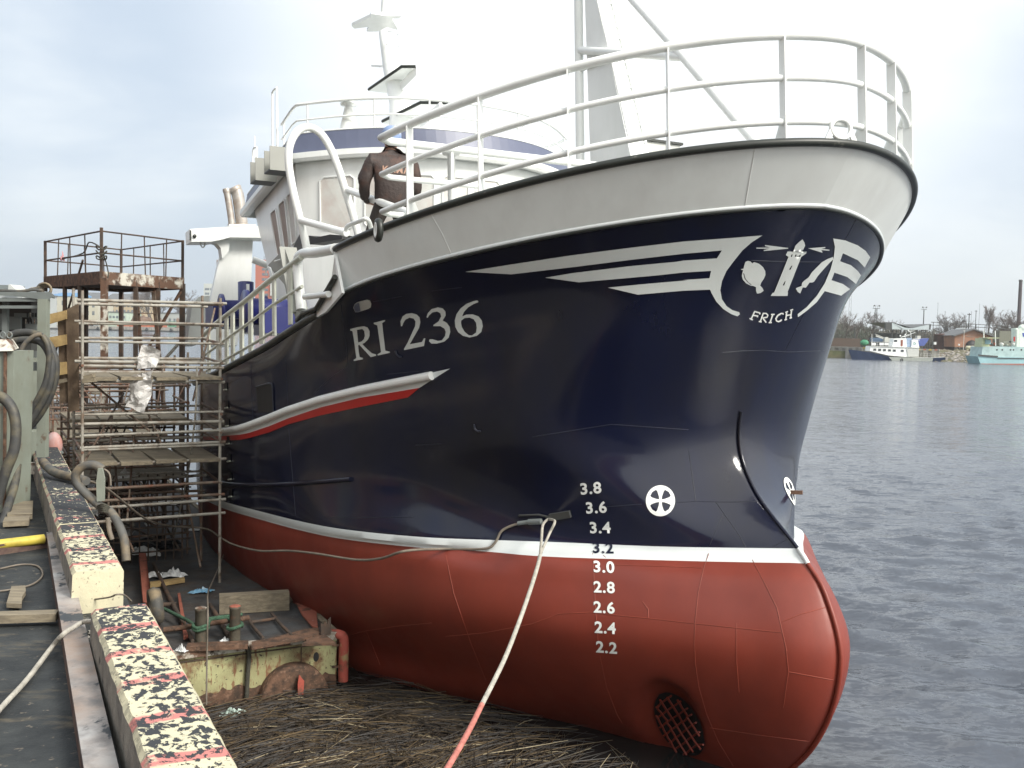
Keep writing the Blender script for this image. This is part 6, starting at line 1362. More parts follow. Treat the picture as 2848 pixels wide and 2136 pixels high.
m_redb = mat('red brick tower wall', (.40, .12, .075), .9, var=.06, vscale=.1); m_pan = mat('pale panel wall', (.46, .48, .46), .9, var=.06, vscale=.1); m_broof = mat('blue sheet roof', (.10, .23, .40), .6)
m_gl2 = mat('bluish window glass', (.10, .13, .16), .2, var=.2, vscale=.3); MATS['bl'] = m_gl2
_M = M
def M(k): return m_gl2 if k == 'bl' else _M(k)
m_earth = mat('bank earth and stones', (.13, .10, .07), .95, var=.35, vscale=.5, spots=(((.30, .27, .24), .3, 1.3, .1), ((.09, .10, .045), .45, .35, .3)), bump=.4, bscale=2)
m_grass = mat('spring grass bank', (.10, .11, .045), .95, var=.3, vscale=.15, spots=(((.16, .12, .07), .4, .25, .3), ((.06, .075, .03), .3, 1.0, .3)))
m_rub = mat('brown rubble', (.15, .095, .065), .95, var=.35, vscale=.5, bump=.4, bscale=2)

# ---- land behind the far quay on the left (about 470 m off) and on the right (about 215 m off)
YL, YR = 470.0, 216.0
def land(pts, name, m, z):
    mb = MB(); mb.prism([Vector((x, y, -1)) for x, y in pts], (0, 0, 1 + z)); return solo(name, mb, m, kind='structure')
land([(-700, YL), (-40, YL), (-40, 1500), (-1400, 1500), (-1400, YL)], 'far_bank', m_grass, 1.7)
land([(-38, YR + 40), (60, YR + 4), (130, YR - 12), (400, YR - 40), (900, 400), (900, 1500), (-38, 1500)], 'river_bank', m_grass, 1.55)
# far quay wall, left
mb = MB(); mb.box(Vector((-370, YL - .5, 1.0)), (660, 1.0, 2.2)); mb.box(Vector((-370, YL - 1.1, .25)), (660, .4, .9), mi=1); solo('far_quay_wall', mb, [M('shoreconc'), M('dark')], 'long pale concrete quay wall across the water behind the scaffold', 'quay wall')
for k in range(12):
    mb = MB(); c = fz(170 + k * 34, YL - 1.5, 1.0); mb.lathe([(.35, -.2), (.6, -.22), (.7, 0), (.6, .22), (.35, .2)], c, (0, 1, 0), 14); solo('fender_tyre', mb, M('black'), 'black tyre fender hanging on the far concrete quay wall', 'tyre', 'tyre fenders along the far quay wall')
# buildings, left
t = facade('modern_building', -40, 62, 330, 12.6, 25, m_grey, 'grey modern building with a glazed roof box above the machine frame', 'building', [(4, 1, .05, 9.2, 3, .7, 1.8)], M('roofgrey'))
mb = MB(); a = fz(-30, 329, 13.1); b_ = fz(24, 329, 13.1); mb.box((a + b_) / 2 + Vector((0, 6, 1.2)), (b_.x - a.x, 10, 2.6)); part('roof_box', mb, M('cabgrey'), t)
mb = MB(); mb.prism([fz(22, 328, 13.1), fz(52, 328, 13.1), fz(30, 328, 15.6), fz(24, 328, 15.8)], (0, 8, 0)); mb.prism([fz(66, 331, 12.9), fz(88, 331, 12.9), fz(88, 331, 15.2)], (0, 8, 0)); part('roof_fin', mb, M('stepgrey'), t)
facade('warehouse', 134, 197, 500, 16.5, 30, m_beige, 'pale cream warehouse with a blue roof behind the staging', 'building', [(2, 2, .2, 7.0, 5.0, .3, 2.2)], m_broof, rh=2.2, winmat='bl')
facade('town_house', 199, 272, 520, 15.0, 20, m_beige, 'pale three window house with a dark roof left of the staging ladder', 'building', [(4, 2, .06, 7.5, 4.0, .4, 2.0)], M('roofgrey'), rh=4.5, winmat='bl')
facade('long_office', 284, 398, 600, 17.0, 24, m_ochre, 'long ochre building with rows of windows seen through the staging legs', 'building', [(10, 3, .03, 6.0, 3.6, .5, 1.9)], M('roofgrey'), rh=4.5, winmat='bl')
facade('grey_factory', 436, 522, 560, 9.6, 25, m_grey, 'low grey factory with small dark windows by the white stern post', 'building', [(6, 1, .05, 5.2, 4, .4, 1.6)], M('roofgrey'), winmat='bl')
facade('green_shed', 300, 352, 505, 9.0, 20, mat('white green shed', (.42, .50, .42), .8, var=.2, vscale=.4), 'white and green sheeted shed low behind the staging legs', 'building', [(5, 2, .04, 3.5, 2.6, .6, 1.2)], M('roofgrey'), winmat='bl')
facade('panel_block', 566, 600, 800, 36.5, 18, m_pan, 'pale concrete apartment block with grey window bands left of the gantry', 'building', [(2, 8, .06, 6, 3.6, .8, 1.7)], winmat='bl')
t = facade('tower_block', 601, 622, 900, 62.0, 18, mat('brown panel wall', (.25, .17, .12), .9), 'tall narrow brown and white tower block half behind the gantry', 'building', [(1, 16, .3, 8, 3.3, .9, 1.6)], winmat='bl')
mb = MB(); a, b_ = fz(606, 898, 40), fz(622, 898, 62); mb.box((a + b_) / 2, (b_.x - a.x, .6, 22)); part('balcony_panel', mb, m_pan, t)
t = facade('brick_tower', 709, 763, 600, 43.5, 20, m_redb, 'red brick high rise with rows of white framed windows behind the gantry', 'building', [(1, 11, .12, 6.5, 3.05, .42, 1.5)], winmat='bl')
mb = MB(); mb.box(fz(757, 599.5, 32), (2.6, .8, 20)); part('balcony_panel', mb, m_pan, t)
mb = MB(); mb.tube([fz(733, 606, 43), fz(733, 606, 46)], .12, 6); part('aerial', mb, M('dark'), t)
for px, w_, h_, lb in ((392, 60, 6.0, 'brown rubble mound on the far bank between the staging legs'), (440, 26, 5.5, 'smaller reddish rubble mound on the far bank right of the staging'), (500, 20, 4.5, 'low rubble heap on the far bank beside the grey factory')):
    mb = MB(); c = fz(px, 500, 1.7); mb.blob(c, 1.0, (w_ * .09, 5, h_), .5, 18, 10, seed=px); solo('rubble_mound', mb, m_rub, lb, 'mound')
mb = MB(); mb.box(fz(395, 480, 2.6), (24, .3, .9)); solo('barrier_fence', mb, mat('orange barrier mesh', (.42, .13, .07), .8, var=.3, vscale=.5), 'orange barrier fence along the far quay behind the staging', 'fence')
mb = MB(); c = fz(479, 485, 1.7); mb.box(c + Vector((0, 0, 2.0)), (3.2, 2.4, 2.6)); solo('green_container', mb, mat('green container paint', (.06, .22, .12), .6), 'small green container on the far bank', 'container')
for k, px in enumerate((222, 236, 250, 262)):
    mb = MB(); c = fz(px, 478, 1.7); s_ = k % 2; mb.box(c + Vector((0, 0, .9)), (4.2, 1.8, .9)); mb.box(c + Vector((0, 0, 1.55)), (2.3, 1.6, .7), taper=.8, mi=1)
    for dx in (-1.3, 1.3): mb.lathe([(0, -.9), (.34, -.9), (.34, .9), (0, .9)], c + Vector((dx, 0, .34)), (0, 1, 0), 10, mi=1)
    solo('parked_car', mb, [mat('car paint ' + 'abcd'[k], ((.5, .5, .52), (.06, .08, .12), (.35, .05, .05), (.3, .32, .34))[k], .4), M('glass')], ('pale grey car parked on the far quay, leftmost of four', 'dark blue car parked on the far quay beside the pale one', 'red car parked on the far quay, third of four', 'mid grey car parked on the far quay nearest the staging leg')[k], 'car', 'cars parked on the far quay')

# ---- bare trees: tapered trunk, forking limbs and twigs fine enough to let the sky through
m_bark = mat('grey bark', (.075, .062, .052), .95, var=.3, vscale=.8)
m_twig = mat('bare twigs', (.125, .10, .088), .95, var=.35, vscale=.3)
def tree_meshes(seed, h, spread, dens=1.0, upright=False):
    r = random.Random(seed); tr = MB(); cr_ = MB()
    def twig(p, d, ln, rad):
        for _ in range(int(5 * dens)):
            dd = (d + Vector((r.gauss(0, .55), r.gauss(0, .55), r.gauss(.15, .4)))).normalized(); e = p + dd * ln * r.uniform(.5, 1.1); s_ = dd.orthogonal().normalized() * rad; s2 = dd.cross(s_).normalized() * rad
            cr_.add([p + s_, p - s_ * .5 + s2 * .8, p - s_ * .5 - s2 * .8, e], [(0, 1, 3), (1, 2, 3), (2, 0, 3)])
            for _ in range(3):
                q0 = p.lerp(e, r.uniform(.3, .9)); d2 = (dd + Vector((r.gauss(0, .6), r.gauss(0, .6), r.gauss(.1, .5)))).normalized(); e2 = q0 + d2 * ln * r.uniform(.3, .6); s_ = d2.orthogonal().normalized() * rad * .6
                cr_.add([q0 + s_, q0 - s_, e2], [(0, 1, 2)])
    def grow(p, d, ln, rad, lv):
        n = 4; pts = [p]; dd = d.copy()
        for k in range(n):
            dd = (dd + Vector((r.gauss(0, .13), r.gauss(0, .13), r.gauss(.06, .06)))).normalized(); pts.append(pts[-1] + dd * ln / n)
        rr_ = [rad * (1 - .5 * k / n) for k in range(n + 1)]
        (tr if lv < 2 else cr_).tube(pts, rr_, 6 if lv < 2 else 4)
        if lv >= 3 or rad < .012 * h / 8:
            for k in (1, 2, 3, 4): twig(pts[k], dd, ln * .55, max(rad * .30, .010 * h / 8))
            return
        m_ = {0: 7, 1: 4, 2: 4}[lv]
        for k in range(m_):
            t = .35 + .65 * (k + r.random() * .6) / m_ if lv == 0 else .3 + .7 * (k + r.random()) / m_
            i = min(int(t * n), n - 1); b = pts[i].lerp(pts[i + 1], t * n - i); az = r.uniform(0, 2 * PI) + k * 2.4
            sp_ = spread * (0.45 if upright else 1.0) * r.uniform(.7, 1.2); side_ = Vector((math.cos(az), math.sin(az), 0)); nd = (dd + side_ * sp_).normalized()
            grow(b, nd, ln * r.uniform(.45, .68) * (1 - .35 * t if lv == 0 else 1), rad * .5 * (1 - .4 * t), lv + 1)
        twig(pts[-1], dd, ln * .3, max(rad * .2, .010 * h / 8))
    grow(Vector((0, 0, -.3)), Vector((r.gauss(0, .04), r.gauss(0, .04), 1)), h * .72, h * .022, 0)
    return tr, cr_
TREES = []
for sd_, spd, up in ((1, .8, False), (2, .95, False), (3, .75, False), (4, .8, True)):
    tr, cr_ = tree_meshes(sd_, 8.0, spd, 1.0, up); a = mesh_data('trunk', tr, m_bark, (0, 0, 0)); b_ = mesh_data('crown', cr_, m_twig, (0, 0, 0)); TREES.append((a, b_))
def tree(k, loc, h, label, group, rz=0.0, wide=1.0):
    t = thing('bare_tree', loc, label, 'tree', group); t.scale = (h / 8 * wide, h / 8 * wide, h / 8); t.rotation_euler = (0, 0, rz)
    for nm, me in zip(('trunk', 'crown'), TREES[k]):
        o = bpy.data.objects.new(nm, me); COL.objects.link(o); o.parent = t; LOC[o.name] = Vector((0, 0, 0))
    return t
for i, (px, Y, h, k, wd, lb) in enumerate(((412, 520, 24, 0, .9, 'big bare tree behind the staging, tallest on the left bank'), (428, 540, 21, 2, .9, 'bare tree close right of the tallest one on the left bank'), (448, 560, 17, 1, 1.0, 'smaller bare tree right of the staging legs'),
                                   (520, 600, 23, 1, 1.1, 'bare round crowned tree just left of the gantry leg'), (541, 620, 19, 3, 1.0, 'slim bare tree tucked against the gantry leg'), (505, 640, 16, 2, 1.2, 'low spreading bare tree left of the round crowned one'), (378, 560, 19, 0, 1.0, 'bare tree standing in front of the ochre building'), (120, 400, 11, 1, 1.0, 'bare tree half hidden by the machine frame'))):
    tree(k, fz(px, Y, 1.6), h, lb, 'bare trees on the far left bank', i * 1.3, wd)

# ---- right shore
def rpt(px, dy=0.0, z=1.5): return fz(px, YR + dy, z)
# quay wall of sheet piling with a painted edge
A_, B_ = Vector((14, 222.0, 0)), Vector((100, 199.5, 0))
wl = fz(2290, 222, 0); wr = fz(2402, 214, 0); wr2 = fz(2618, 206, 0)
qw = thing('sheet_pile_wall', wl, 'grey sheet pile quay wall with a striped edge behind the white motor vessel', 'quay wall')
for a, b_ in ((wl, wr), (wr, wr2)):
    d = (b_ - a); n = int(d.length / .8); mb = MB()
    for k in range(n):
        p, p2 = a + d * (k / n), a + d * ((k + 1) / n); of = Vector((0, -.18 if k % 2 else .18, 0)); mb.bar(p + of + Vector((0, 0, 1.05)), p2 + of + Vector((0, 0, 1.05)), .3, 2.3)
    part('sheet_piles', mb, M('shoreconc'), qw)
    mb = MB(); mb.bar(a + Vector((0, .3, 2.3)), b_ + Vector((0, .3, 2.3)), .9, .35); part('coping', mb, M('shoreconc'), qw)
    mb = MB()
    for k in range(int(d.length / 1.1)): p = a + d.normalized() * 1.1 * k + Vector((0, -.2, 2.33)); mb.bar(p, p + d.normalized() * .55, .1, .28, mi=k % 2)
    part('edge_stripes', mb, [mat('dull yellow edge', (.45, .34, .08), .8), mat('dull red edge', (.38, .12, .07), .8)], qw)
mb = MB(); mb.bar(wl + Vector((0, -.35, .1)), wr2 + Vector((0, -.35, .1)), .2, .55); part('waterline_stain', mb, M('black'), qw)
# stony bank
def bank(a, b):
    px = 2600 + 260 * a; Y = 204 - 6 * a + 9 * b; z = -.3 + 2.7 * b ** .8 + .35 * mnoise.noise(Vector((a * 22, b * 6, 0))) + .2 * mnoise.noise(Vector((a * 60, b * 16, 3)))
    return fz(px, Y, z)
mb = MB(); mb.grid(bank, 90, 16); o = solo('stony_bank', mb, m_earth, kind='structure')
mb = MB()
for k in range(260):
    a, b_ = rnd.random(), rnd.uniform(.02, .75); mb.blob(bank(a, b_), rnd.uniform(.12, .42), (1.3, 1, .7), .4, 6, 4, seed=k, smooth=False)
solo('bank_stones', mb, mat('bank stone', (.27, .25, .225), .95, var=.3, vscale=2), kind='stuff')
# open fronted shed with a butterfly roof
sh = thing('boat_shed', rpt(2527, 30), 'open dark shed with a pale V shaped gable front behind the motor vessel', 'shed')
YS = YR + 34
P = [fz(2480, YS, 7.6), fz(2583, YS, 7.0)]
def fy(px, py, Y): return yp(px, py, Y)
mb = MB(); mb.prism([fy(2481, 897, YS), fy(2513, 916, YS), fy(2481, 916, YS)], (0, 1.0, 0)); mb.prism([fy(2516, 911, YS), fy(2536, 913, YS), fy(2585, 902, YS), fy(2584, 917, YS), fy(2516, 917, YS)], (0, 1.0, 0)); mb.prism([fy(2481, 897, YS), fy(2516, 911, YS), fy(2516, 917, YS), fy(2510, 917, YS)], (0, .9, 0)); part('gable_panel', mb, mat('pale blue sheet', (.42, .48, .50), .7), sh)
mb = MB(); mb.prism([fy(2464, 899, YS + .1), fy(2481, 897, YS + .1), fy(2481, 917, YS + .1), fy(2464, 917, YS + .1)], (0, 1, 0)); mb.prism([fy(2584, 902, YS), fy(2590, 902, YS), fy(2588, 917, YS), fy(2584, 917, YS)], (0, 1, 0)); mb.add([fy(2464, 899, YS), fy(2481, 896, YS), fy(2536, 912, YS), fy(2590, 901, YS), fy(2590, 901, YS) + Vector((0, 18, 0)), fy(2536, 912, YS) + Vector((0, 18, 0)), fy(2481, 896, YS) + Vector((0, 18, 0))], [(1, 2, 5, 6), (2, 3, 4, 5)]); part('roof', mb, M('dark'), sh)
mb = MB(); mb.box(Vector((fy(2527, 930, YS).x, YS + 12, 3.6)), (8.6, .4, 4.6)); part('back_wall', mb, M('dark'), sh)
for k in range(9):
    mb = MB(); x = 2482 + k * 11.5; mb.bar(fy(x, 917, YS + 1), Vector((fy(x, 917, YS + 1).x, YS + 1, 1.5)), .18, .18, up=(0, 1, 0)); part('post', mb, M('dark'), sh)
# rusty tank with its gantry
tk = thing('rusty_tank', rpt(2626, 28), 'big round rust brown tank with pipework over it', 'tank')
c = fz(2627, YR + 28, 1.3); mb = MB(); mb.lathe([(2.3, 0), (2.3, 4.4), (2.35, 4.45), (2.25, 4.5), (0, 4.75)], c, n=40); part('shell', mb, mat('rust brown tank', (.085, .040, .032), .85, var=.2, vscale=.8, stretch=(2, 2, .4)), tk)
mb = MB(); mb.lathe([(2.42, .4), (2.42, .46)], c, n=40)
for z in (1.5, 2.9): mb.lathe([(2.3, z), (2.34, z + .03), (2.3, z + .06)], c, n=40)
for k in range(8): mb.bar(c + Vector((-2.5, -.6, .5 + .5 * k)), c + Vector((-2.5, -.1, .5 + .5 * k)), .06, .05)
mb.bar(c + Vector((-2.5, -.6, 0)), c + Vector((-2.5, -.6, 4.6)), .07, .07); mb.bar(c + Vector((-2.5, -.1, 0)), c + Vector((-2.5, -.1, 4.6)), .07, .07); part('ladder', mb, M('rustdark'), tk)
pg = thing('pipe_gantry', fz(2690, YR + 50, 1.4), 'long thin steel pipe gantry running above the tank and the brick building', 'gantry')
for y in (900, 908):
    mb = MB(); mb.tube([fy(2590, y - 4, YR + 50), fy(2680, y, YR + 50), fy(2790, y + 6, YR + 52), fy(2850, y + 14, YR + 52)], .09, 6); part('pipe', mb, M('dark'), pg)
for x in (2596, 2612, 2632, 2660, 2688, 2715, 2740, 2776, 2812):
    mb = MB(); mb.tube([fy(x, 896 + (x - 2590) * .05, YR + 50), Vector((fy(x, 900, YR + 50).x, YR + 50, 1.4))], .08, 6); part('stanchion', mb, M('dark'), pg)
# brick workshop
YBk = YR + 20
bk = thing('brick_workshop', rpt(2690, 20), 'brown brick workshop with a shallow gable and a dark round entrance', 'workshop')
mb = MB(); mb.prism([fy(2655, 965, YBk), fy(2655, 933, YBk), fy(2706, 917, YBk), fy(2760, 935, YBk), fy(2760, 968, YBk)], (0, 9, 0)); part('gable_wall', mb, M('brick'), bk)
mb = MB(); mb.bar(fy(2650, 934, YBk - .3), fy(2706, 915, YBk - .3), 1.2, .28, up=(0, 0, 1)); mb.bar(fy(2706, 915, YBk - .3), fy(2764, 936, YBk - .3), 1.2, .28)
r0, r1, r2 = fy(2650, 933, YBk), fy(2706, 914.5, YBk), fy(2764, 935.5, YBk); D_ = Vector((0, 9.5, 0)); mb.add([r0, r1, r2, r2 + D_, r1 + D_, r0 + D_], [(0, 1, 4, 5), (1, 2, 3, 4)]); part('roof', mb, M('roofgrey'), bk)
mb = MB(); c = fy(2702, 962, YBk - .1); mb.lathe([(0, 0), (1.35, 0), (1.35, -.2), (0, -.2)], c, (0, 1, 0), 24); part('entrance', mb, M('black'), bk)
mb = MB(); mb.box(fy(2698, 936, YBk - .05), (1.7, .1, .08)); part('lintel', mb, M('shoreconc'), bk)
mb = MB(); mb.prism([fy(2648, 932, YBk + 6), fy(2676, 912, YBk + 6), fy(2690, 914, YBk + 6), fy(2668, 934, YBk + 6)], (0, 3, 0)); part('lean_to_roof', mb, mat('pale sheet roof', (.40, .43, .43), .7), bk)
mb = MB(); c = fy(2698, 967, YR + 8); mb.tube([c + Vector((-.95, 0, 0)), c + Vector((-.85, 0, 0)), c + Vector((.85, 0, 0)), c + Vector((.95, 0, 0))], [.2, .42, .42, .2], 16)
for dx in (-.6, .6): mb.box(c + Vector((dx, 0, -.5)), (.15, .7, .5))
solo('gas_tank', mb, mat('cream tank paint', (.48, .46, .33), .6), 'small cream horizontal tank in front of the brick workshop', 'tank')
for x, y, s_, lb in ((2600, 955, .5, 'small white box in the grass left of the rusty tank'), (2667, 959, .3, 'small white box in the grass right of the rusty tank')):
    mb = MB(); c = fy(x, y, YR + 16); mb.box(c, (s_, s_, s_ * 1.1)); mb.box(c + Vector((0, 0, s_ * .6)), (s_ * 1.2, s_ * 1.2, .06)); solo('white_box', mb, M('rubbish'), lb, 'box')
# chimney, light masts, posts
ch = thing('factory_chimney', fz(2835, YR + 90, 1.4), 'tall dark slender factory chimney at the right edge', 'chimney')
mb = MB(); a, b_ = fz(2833, YR + 90, 1.0), fy(2838, 778, YR + 90); mb.tube([a, Vector((a.x, a.y, b_.z))], [.62, .48], 18); part('stack', mb, mat('dark chimney brick', (.075, .06, .065), .9, var=.2, vscale=.4), ch)
mb = MB(); mb.lathe([(.50, 0), (.56, .05), (.56, .5), (.5, .55)], Vector((a.x, a.y, b_.z - .6)), n=18); part('rim', mb, M('dark'), ch)
def lightmast(px, pyt, Y, label, lat=True, hw=.85, g='light masts over the yard'):
    t = thing('light_mast', fz(px, Y, 1.4), label, 'light mast', g); top = fy(px, pyt, Y); b0 = Vector((top.x, Y, 1.0)); mb = MB()
    if lat:
        for dx, dy in ((-.22, -.2), (.22, -.2), (.22, .2), (-.22, .2)): mb.tube([b0 + Vector((dx * 1.6, dy * 1.6, 0)), top + Vector((dx, dy, 0))], .05, 5)
        n = 16
        for k in range(n):
            z0, z1 = b0.lerp(top, k / n).z, b0.lerp(top, (k + 1) / n).z; s_ = 1 if k % 2 else -1; mb.tube([Vector((top.x - .26 * s_, Y - .2, z0)), Vector((top.x + .26 * s_, Y - .2, z1))], .035, 4)
    else: mb.tube([b0, top], [.22, .14], 10)
    part('mast', mb, M('dark'), t)
    mb = MB(); mb.box(top, (hw * 2, .8, .10)); 
    for dx in (-hw, -hw * .33, hw * .33, hw): mb.tube([top + Vector((dx, -.3, 0)), top + Vector((dx, -.3, .7))], .035, 5)
    mb.bar(top + Vector((-hw, -.3, .7)), top + Vector((hw, -.3, .7)), .06, .06); part('platform', mb, M('dark'), t)
    for dx in (-hw * .8, hw * .8): mb = MB(); mb.box(top + Vector((dx, -.4, .75)), (.34, .25, .34)); part('floodlight', mb, M('dark'), t)
lightmast(2437, 858, YR + 60, 'lattice light mast rising behind the bow of the motor vessel')
lightmast(2570, 861, YR + 110, 'plain light mast on a single post above the shed roof', False, .75)
lat_ = thing('lattice_mast', fz(2364, YR + 160, 1.4), 'thin pale lattice radio mast close beside the trawler bow', 'radio mast'); mb = MB(); tp = fy(2366, 818, YR + 160); bs = Vector((tp.x, tp.y, 1.2))
for dx in (-.5, .5): mb.tube([bs + Vector((dx * 1.6, 0, 0)), tp + Vector((dx * .6, 0, 0))], .07, 4)
for k in range(14): z0, z1 = bs.lerp(tp, k / 14).z, bs.lerp(tp, (k + 1) / 14).z; s_ = 1 if k % 2 else -1; mb.tube([Vector((tp.x - .55 * s_, tp.y, z0)), Vector((tp.x + .55 * s_, tp.y, z1))], .05, 4)
part('lattice', mb, mat('pale lattice steel', (.40, .42, .45), .6), lat_)
for px, py, Y, r_, lb in ((2696, 871, YR + 60, .17, 'dark wooden pole above the brick workshop'), (2715, 863, YR + 80, .12, 'thinner pole right of the dark one above the workshop'), (2609, 842, YR + 90, .05, 'hair thin aerial left above the tank'), (2629, 866, YR + 80, .06, 'short thin aerial above the tank'), (2725, 845, YR + 120, .05, 'tallest thin aerial behind the workshop'), (2702, 866, YR + 100, .05, 'thin aerial close to the dark wooden pole'), (2378, 909, YR + 30, .16, 'short dark post on the quay left of the motor vessel'), (2682, 918, YR + 12, .07, 'pale thin post before the brick workshop')):
    mb = MB(); t_ = fy(px, py, Y); mb.tube([Vector((t_.x, Y, 1.2)), t_], [r_, r_ * .7], 8); mb.box(t_ + Vector((0, 0, -r_ * 2)), (r_ * 6, r_ * 1.5, r_ * 1.2)); solo('pole', mb, M('dark') if 'pale' not in lb else M('stepgrey'), lb, 'pole', 'poles over the yard')
# bushes, hoarding and small boat on the shore
mb = MB(); mb.box(fz(2352, YR + 24, 3.0), (7.5, .3, 2.6)); solo('dark_fence', mb, M('rustdark'), 'dark board fence on the quay close to the trawler bow', 'fence')
bb = thing('shore_boat', rpt(2565, 16), 'blue boat laid up ashore behind the stern of the motor vessel', 'boat')
mb = MB(); P = [fy(2546, 944, YR + 16), fy(2584, 941, YR + 16), fy(2578, 952, YR + 16), fy(2570, 962, YR + 16), fy(2548, 962, YR + 16)]; mb.prism(P, (0, 2.4, 0)); part('hull', mb, mat('blue boat paint', (.06, .09, .30), .5, var=.2, vscale=1), bb)
mb = MB(); mb.box(fy(2553, 939, YR + 17), (.8, 1.2, .9)); part('cabin', mb, M('stepgrey'), bb)
gb = thing('crane_barge', rpt(2450, 14), 'pale barge crane with a long low jib behind the motor vessel', 'crane')
mb = MB(); mb.bar(fy(2436, 934, YR + 14), fy(2462, 943, YR + 14), .12, .3); mb.bar(fy(2434, 929, YR + 14.5), fy(2462, 940, YR + 14.5), .08, .1); part('jib', mb, M('stepgrey'), gb)
mb = MB(); mb.box(fy(2470, 946, YR + 14), (2.0, 1.2, .9)); mb.box(fy(2464, 941, YR + 14), (.7, 1, .6)); part('cab', mb, M('stepgrey'), gb)
mb = MB(); mb.box(fy(2442, 945, YR + 16), (3.2, 1.6, .9)); part('deck_house', mb, mat('dull blue hull', (.09, .15, .25), .6), gb)
mb = MB(); mb.blob(fy(2404, 953, YR + 10), .75, (1.3, .8, .9), .2, 12, 8); solo('green_tarpaulin', mb, mat('green tarpaulin', (.05, .24, .13), .7, var=.3, vscale=1), 'bright green tarpaulin heap on the quay behind the bow rail', 'tarpaulin')
# the wood on the skyline and the single bare trees in front of it
mb = MB(); rw = random.Random(77)
m_wood = mat('far winter wood', (.085, .078, .062), .95, var=.35, vscale=.08, spots=(((.05, .062, .038), .42, .10, .1),))
for k in range(1500):
    px = rw.uniform(2180, 2870); Y = YR + rw.uniform(85, 190); top = 914 - 22 * max(0, 1 - abs(px - 2330) / 140) + 10 * mnoise.noise(Vector((px * .013, 3, 0))) - (8 if px > 2770 else 0) + (12 if 2600 < px < 2760 else 0) + rw.uniform(0, 26)
    p = fy(px, top, Y); zt = max(p.z, 3.0); rr_ = rw.uniform(.7, 1.5)
    for j in range(7):
        c = Vector((p.x + rw.gauss(0, rr_ * .6), Y + rw.gauss(0, rr_), rw.uniform(1.5, zt)))
        for _ in range(5):
            d = Vector((rw.gauss(0, 1), rw.gauss(0, 1), rw.gauss(.4, 1))).normalized(); e = c + d * rr_ * rw.uniform(.5, 1.1); s_ = d.orthogonal().normalized() * rr_ * .13
            mb.add([c - s_, c + s_, e + s_ * .2, e - s_ * .3], [(0, 1, 2, 3)], 0)
    mb.tube([Vector((p.x, Y, 1.2)), Vector((p.x, Y, zt))], [.16, .04], 4)
solo('distant_wood', mb, m_wood, 'grey brown winter wood closing the skyline beyond the yard', 'wood', kind='stuff')
for i, (px, Y, py, k, wd, lb) in enumerate(((2352, YR + 70, 868, 0, 1.0, 'bare tree nearest the trawler bow'), (2385, YR + 80, 872, 1, 1.1, 'bare tree between the bow and the lattice light mast'), (2412, YR + 85, 873, 2, 1.0, 'bare tree left of the lattice light mast'), (2475, YR + 95, 874, 1, 1.2, 'broad pale bare tree right of the lattice light mast'), (2655, YR + 90, 875, 1, 1.2, 'bare tree behind the rusty tank'),
                                         (2640, YR + 95, 880, 2, 1.2, 'lower bare tree left behind the rusty tank'), (2672, YR + 85, 882, 0, 1.1, 'bare tree just left of the dark wooden pole'), (2752, YR + 55, 857, 3, .9, 'slim upright pale birch right of the brick workshop'), (2792, YR + 70, 876, 0, 1.0, 'bare tree halfway between birch and chimney'), (2812, YR + 75, 878, 2, 1.0, 'bare tree just left of the chimney'), (2845, YR + 60, 868, 1, 1.0, 'bare tree cut by the right edge beneath the chimney'), (2780, YR + 75, 884, 1, .9, 'lower bare tree close right of the birch'))):
    t_ = fy(px, py, Y); tree(k, Vector((t_.x, Y, 1.3)), (t_.z - 1.3) * 1.03, lb, 'bare trees on the right shore', i * 1.7, wd)
# ---- white motor vessel moored at the sheet piling
YV = 204.0
def vy(px, py, dy=0.0): return yp(px, py, YV + dy)
mv = thing('motor_vessel', Vector((vy(2500, 1000).x, YV, 0)), 'white motor vessel with a dark blue hull and a row of square windows', 'motor vessel')
sheer = [(2369, 973), (2390, 975), (2420, 979), (2450, 986), (2475, 992), (2500, 994), (2560, 995), (2596, 995), (2631, 994)]; keel = [(2379, 1001), (2395, 1004), (2420, 1006), (2450, 1008), (2475, 1010), (2500, 1011), (2560, 1012), (2596, 1012), (2630, 1010)]
mb = MB(); n = len(sheer); W2 = 2.1; hb = [.05, .6, 1.2, 1.75, 2.0, 2.1, 2.1, 2.05, 1.9]
ctr = lambda p, i, s_: vy(*p) + Vector((0, 2.1 - s_ * hb[i], 0))
for s_ in (1, -1):
    vs = [ctr(sheer[i], i, s_) for i in range(n)] + [ctr(keel[i], i, s_ * .75) for i in range(n)]; mb.add(vs, [(i, i + 1, n + i + 1, n + i) for i in range(n - 1)], 0)
tv = [ctr(sheer[i], i, 1) for i in range(n)] + [ctr(sheer[i], i, -1) for i in range(n)]; mb.add(tv, [(i, i + 1, n + i + 1, n + i) for i in range(n - 1)], 1); mb.add([tv[n - 1], tv[2 * n - 1], ctr(keel[-1], n - 1, -.75), ctr(keel[-1], n - 1, .75)], [(0, 1, 2, 3)], 0)
part('hull', mb, [mat('dark blue vessel paint', (.020, .036, .085), .4, var=.15, vscale=.5), M('stepgrey')], mv)
mb = MB(); mb.prism([vy(2472, 993, -.03), vy(2596, 996, -.03), vy(2592, 1008, -.03), vy(2485, 1006, -.03)], (0, .04, 0)); part('side_sheathing', mb, mat('greyish plate', (.30, .32, .29), .6), mv)
mb = MB(); mb.prism([vy(2421, 963, .7), vy(2556, 967, .7), vy(2552, 990, .7), vy(2524, 993, .7), vy(2470, 988, .7), vy(2419, 976, .7)], (0, 2.8, 0)); cb = part('deckhouse', mb, M('white'), mv)
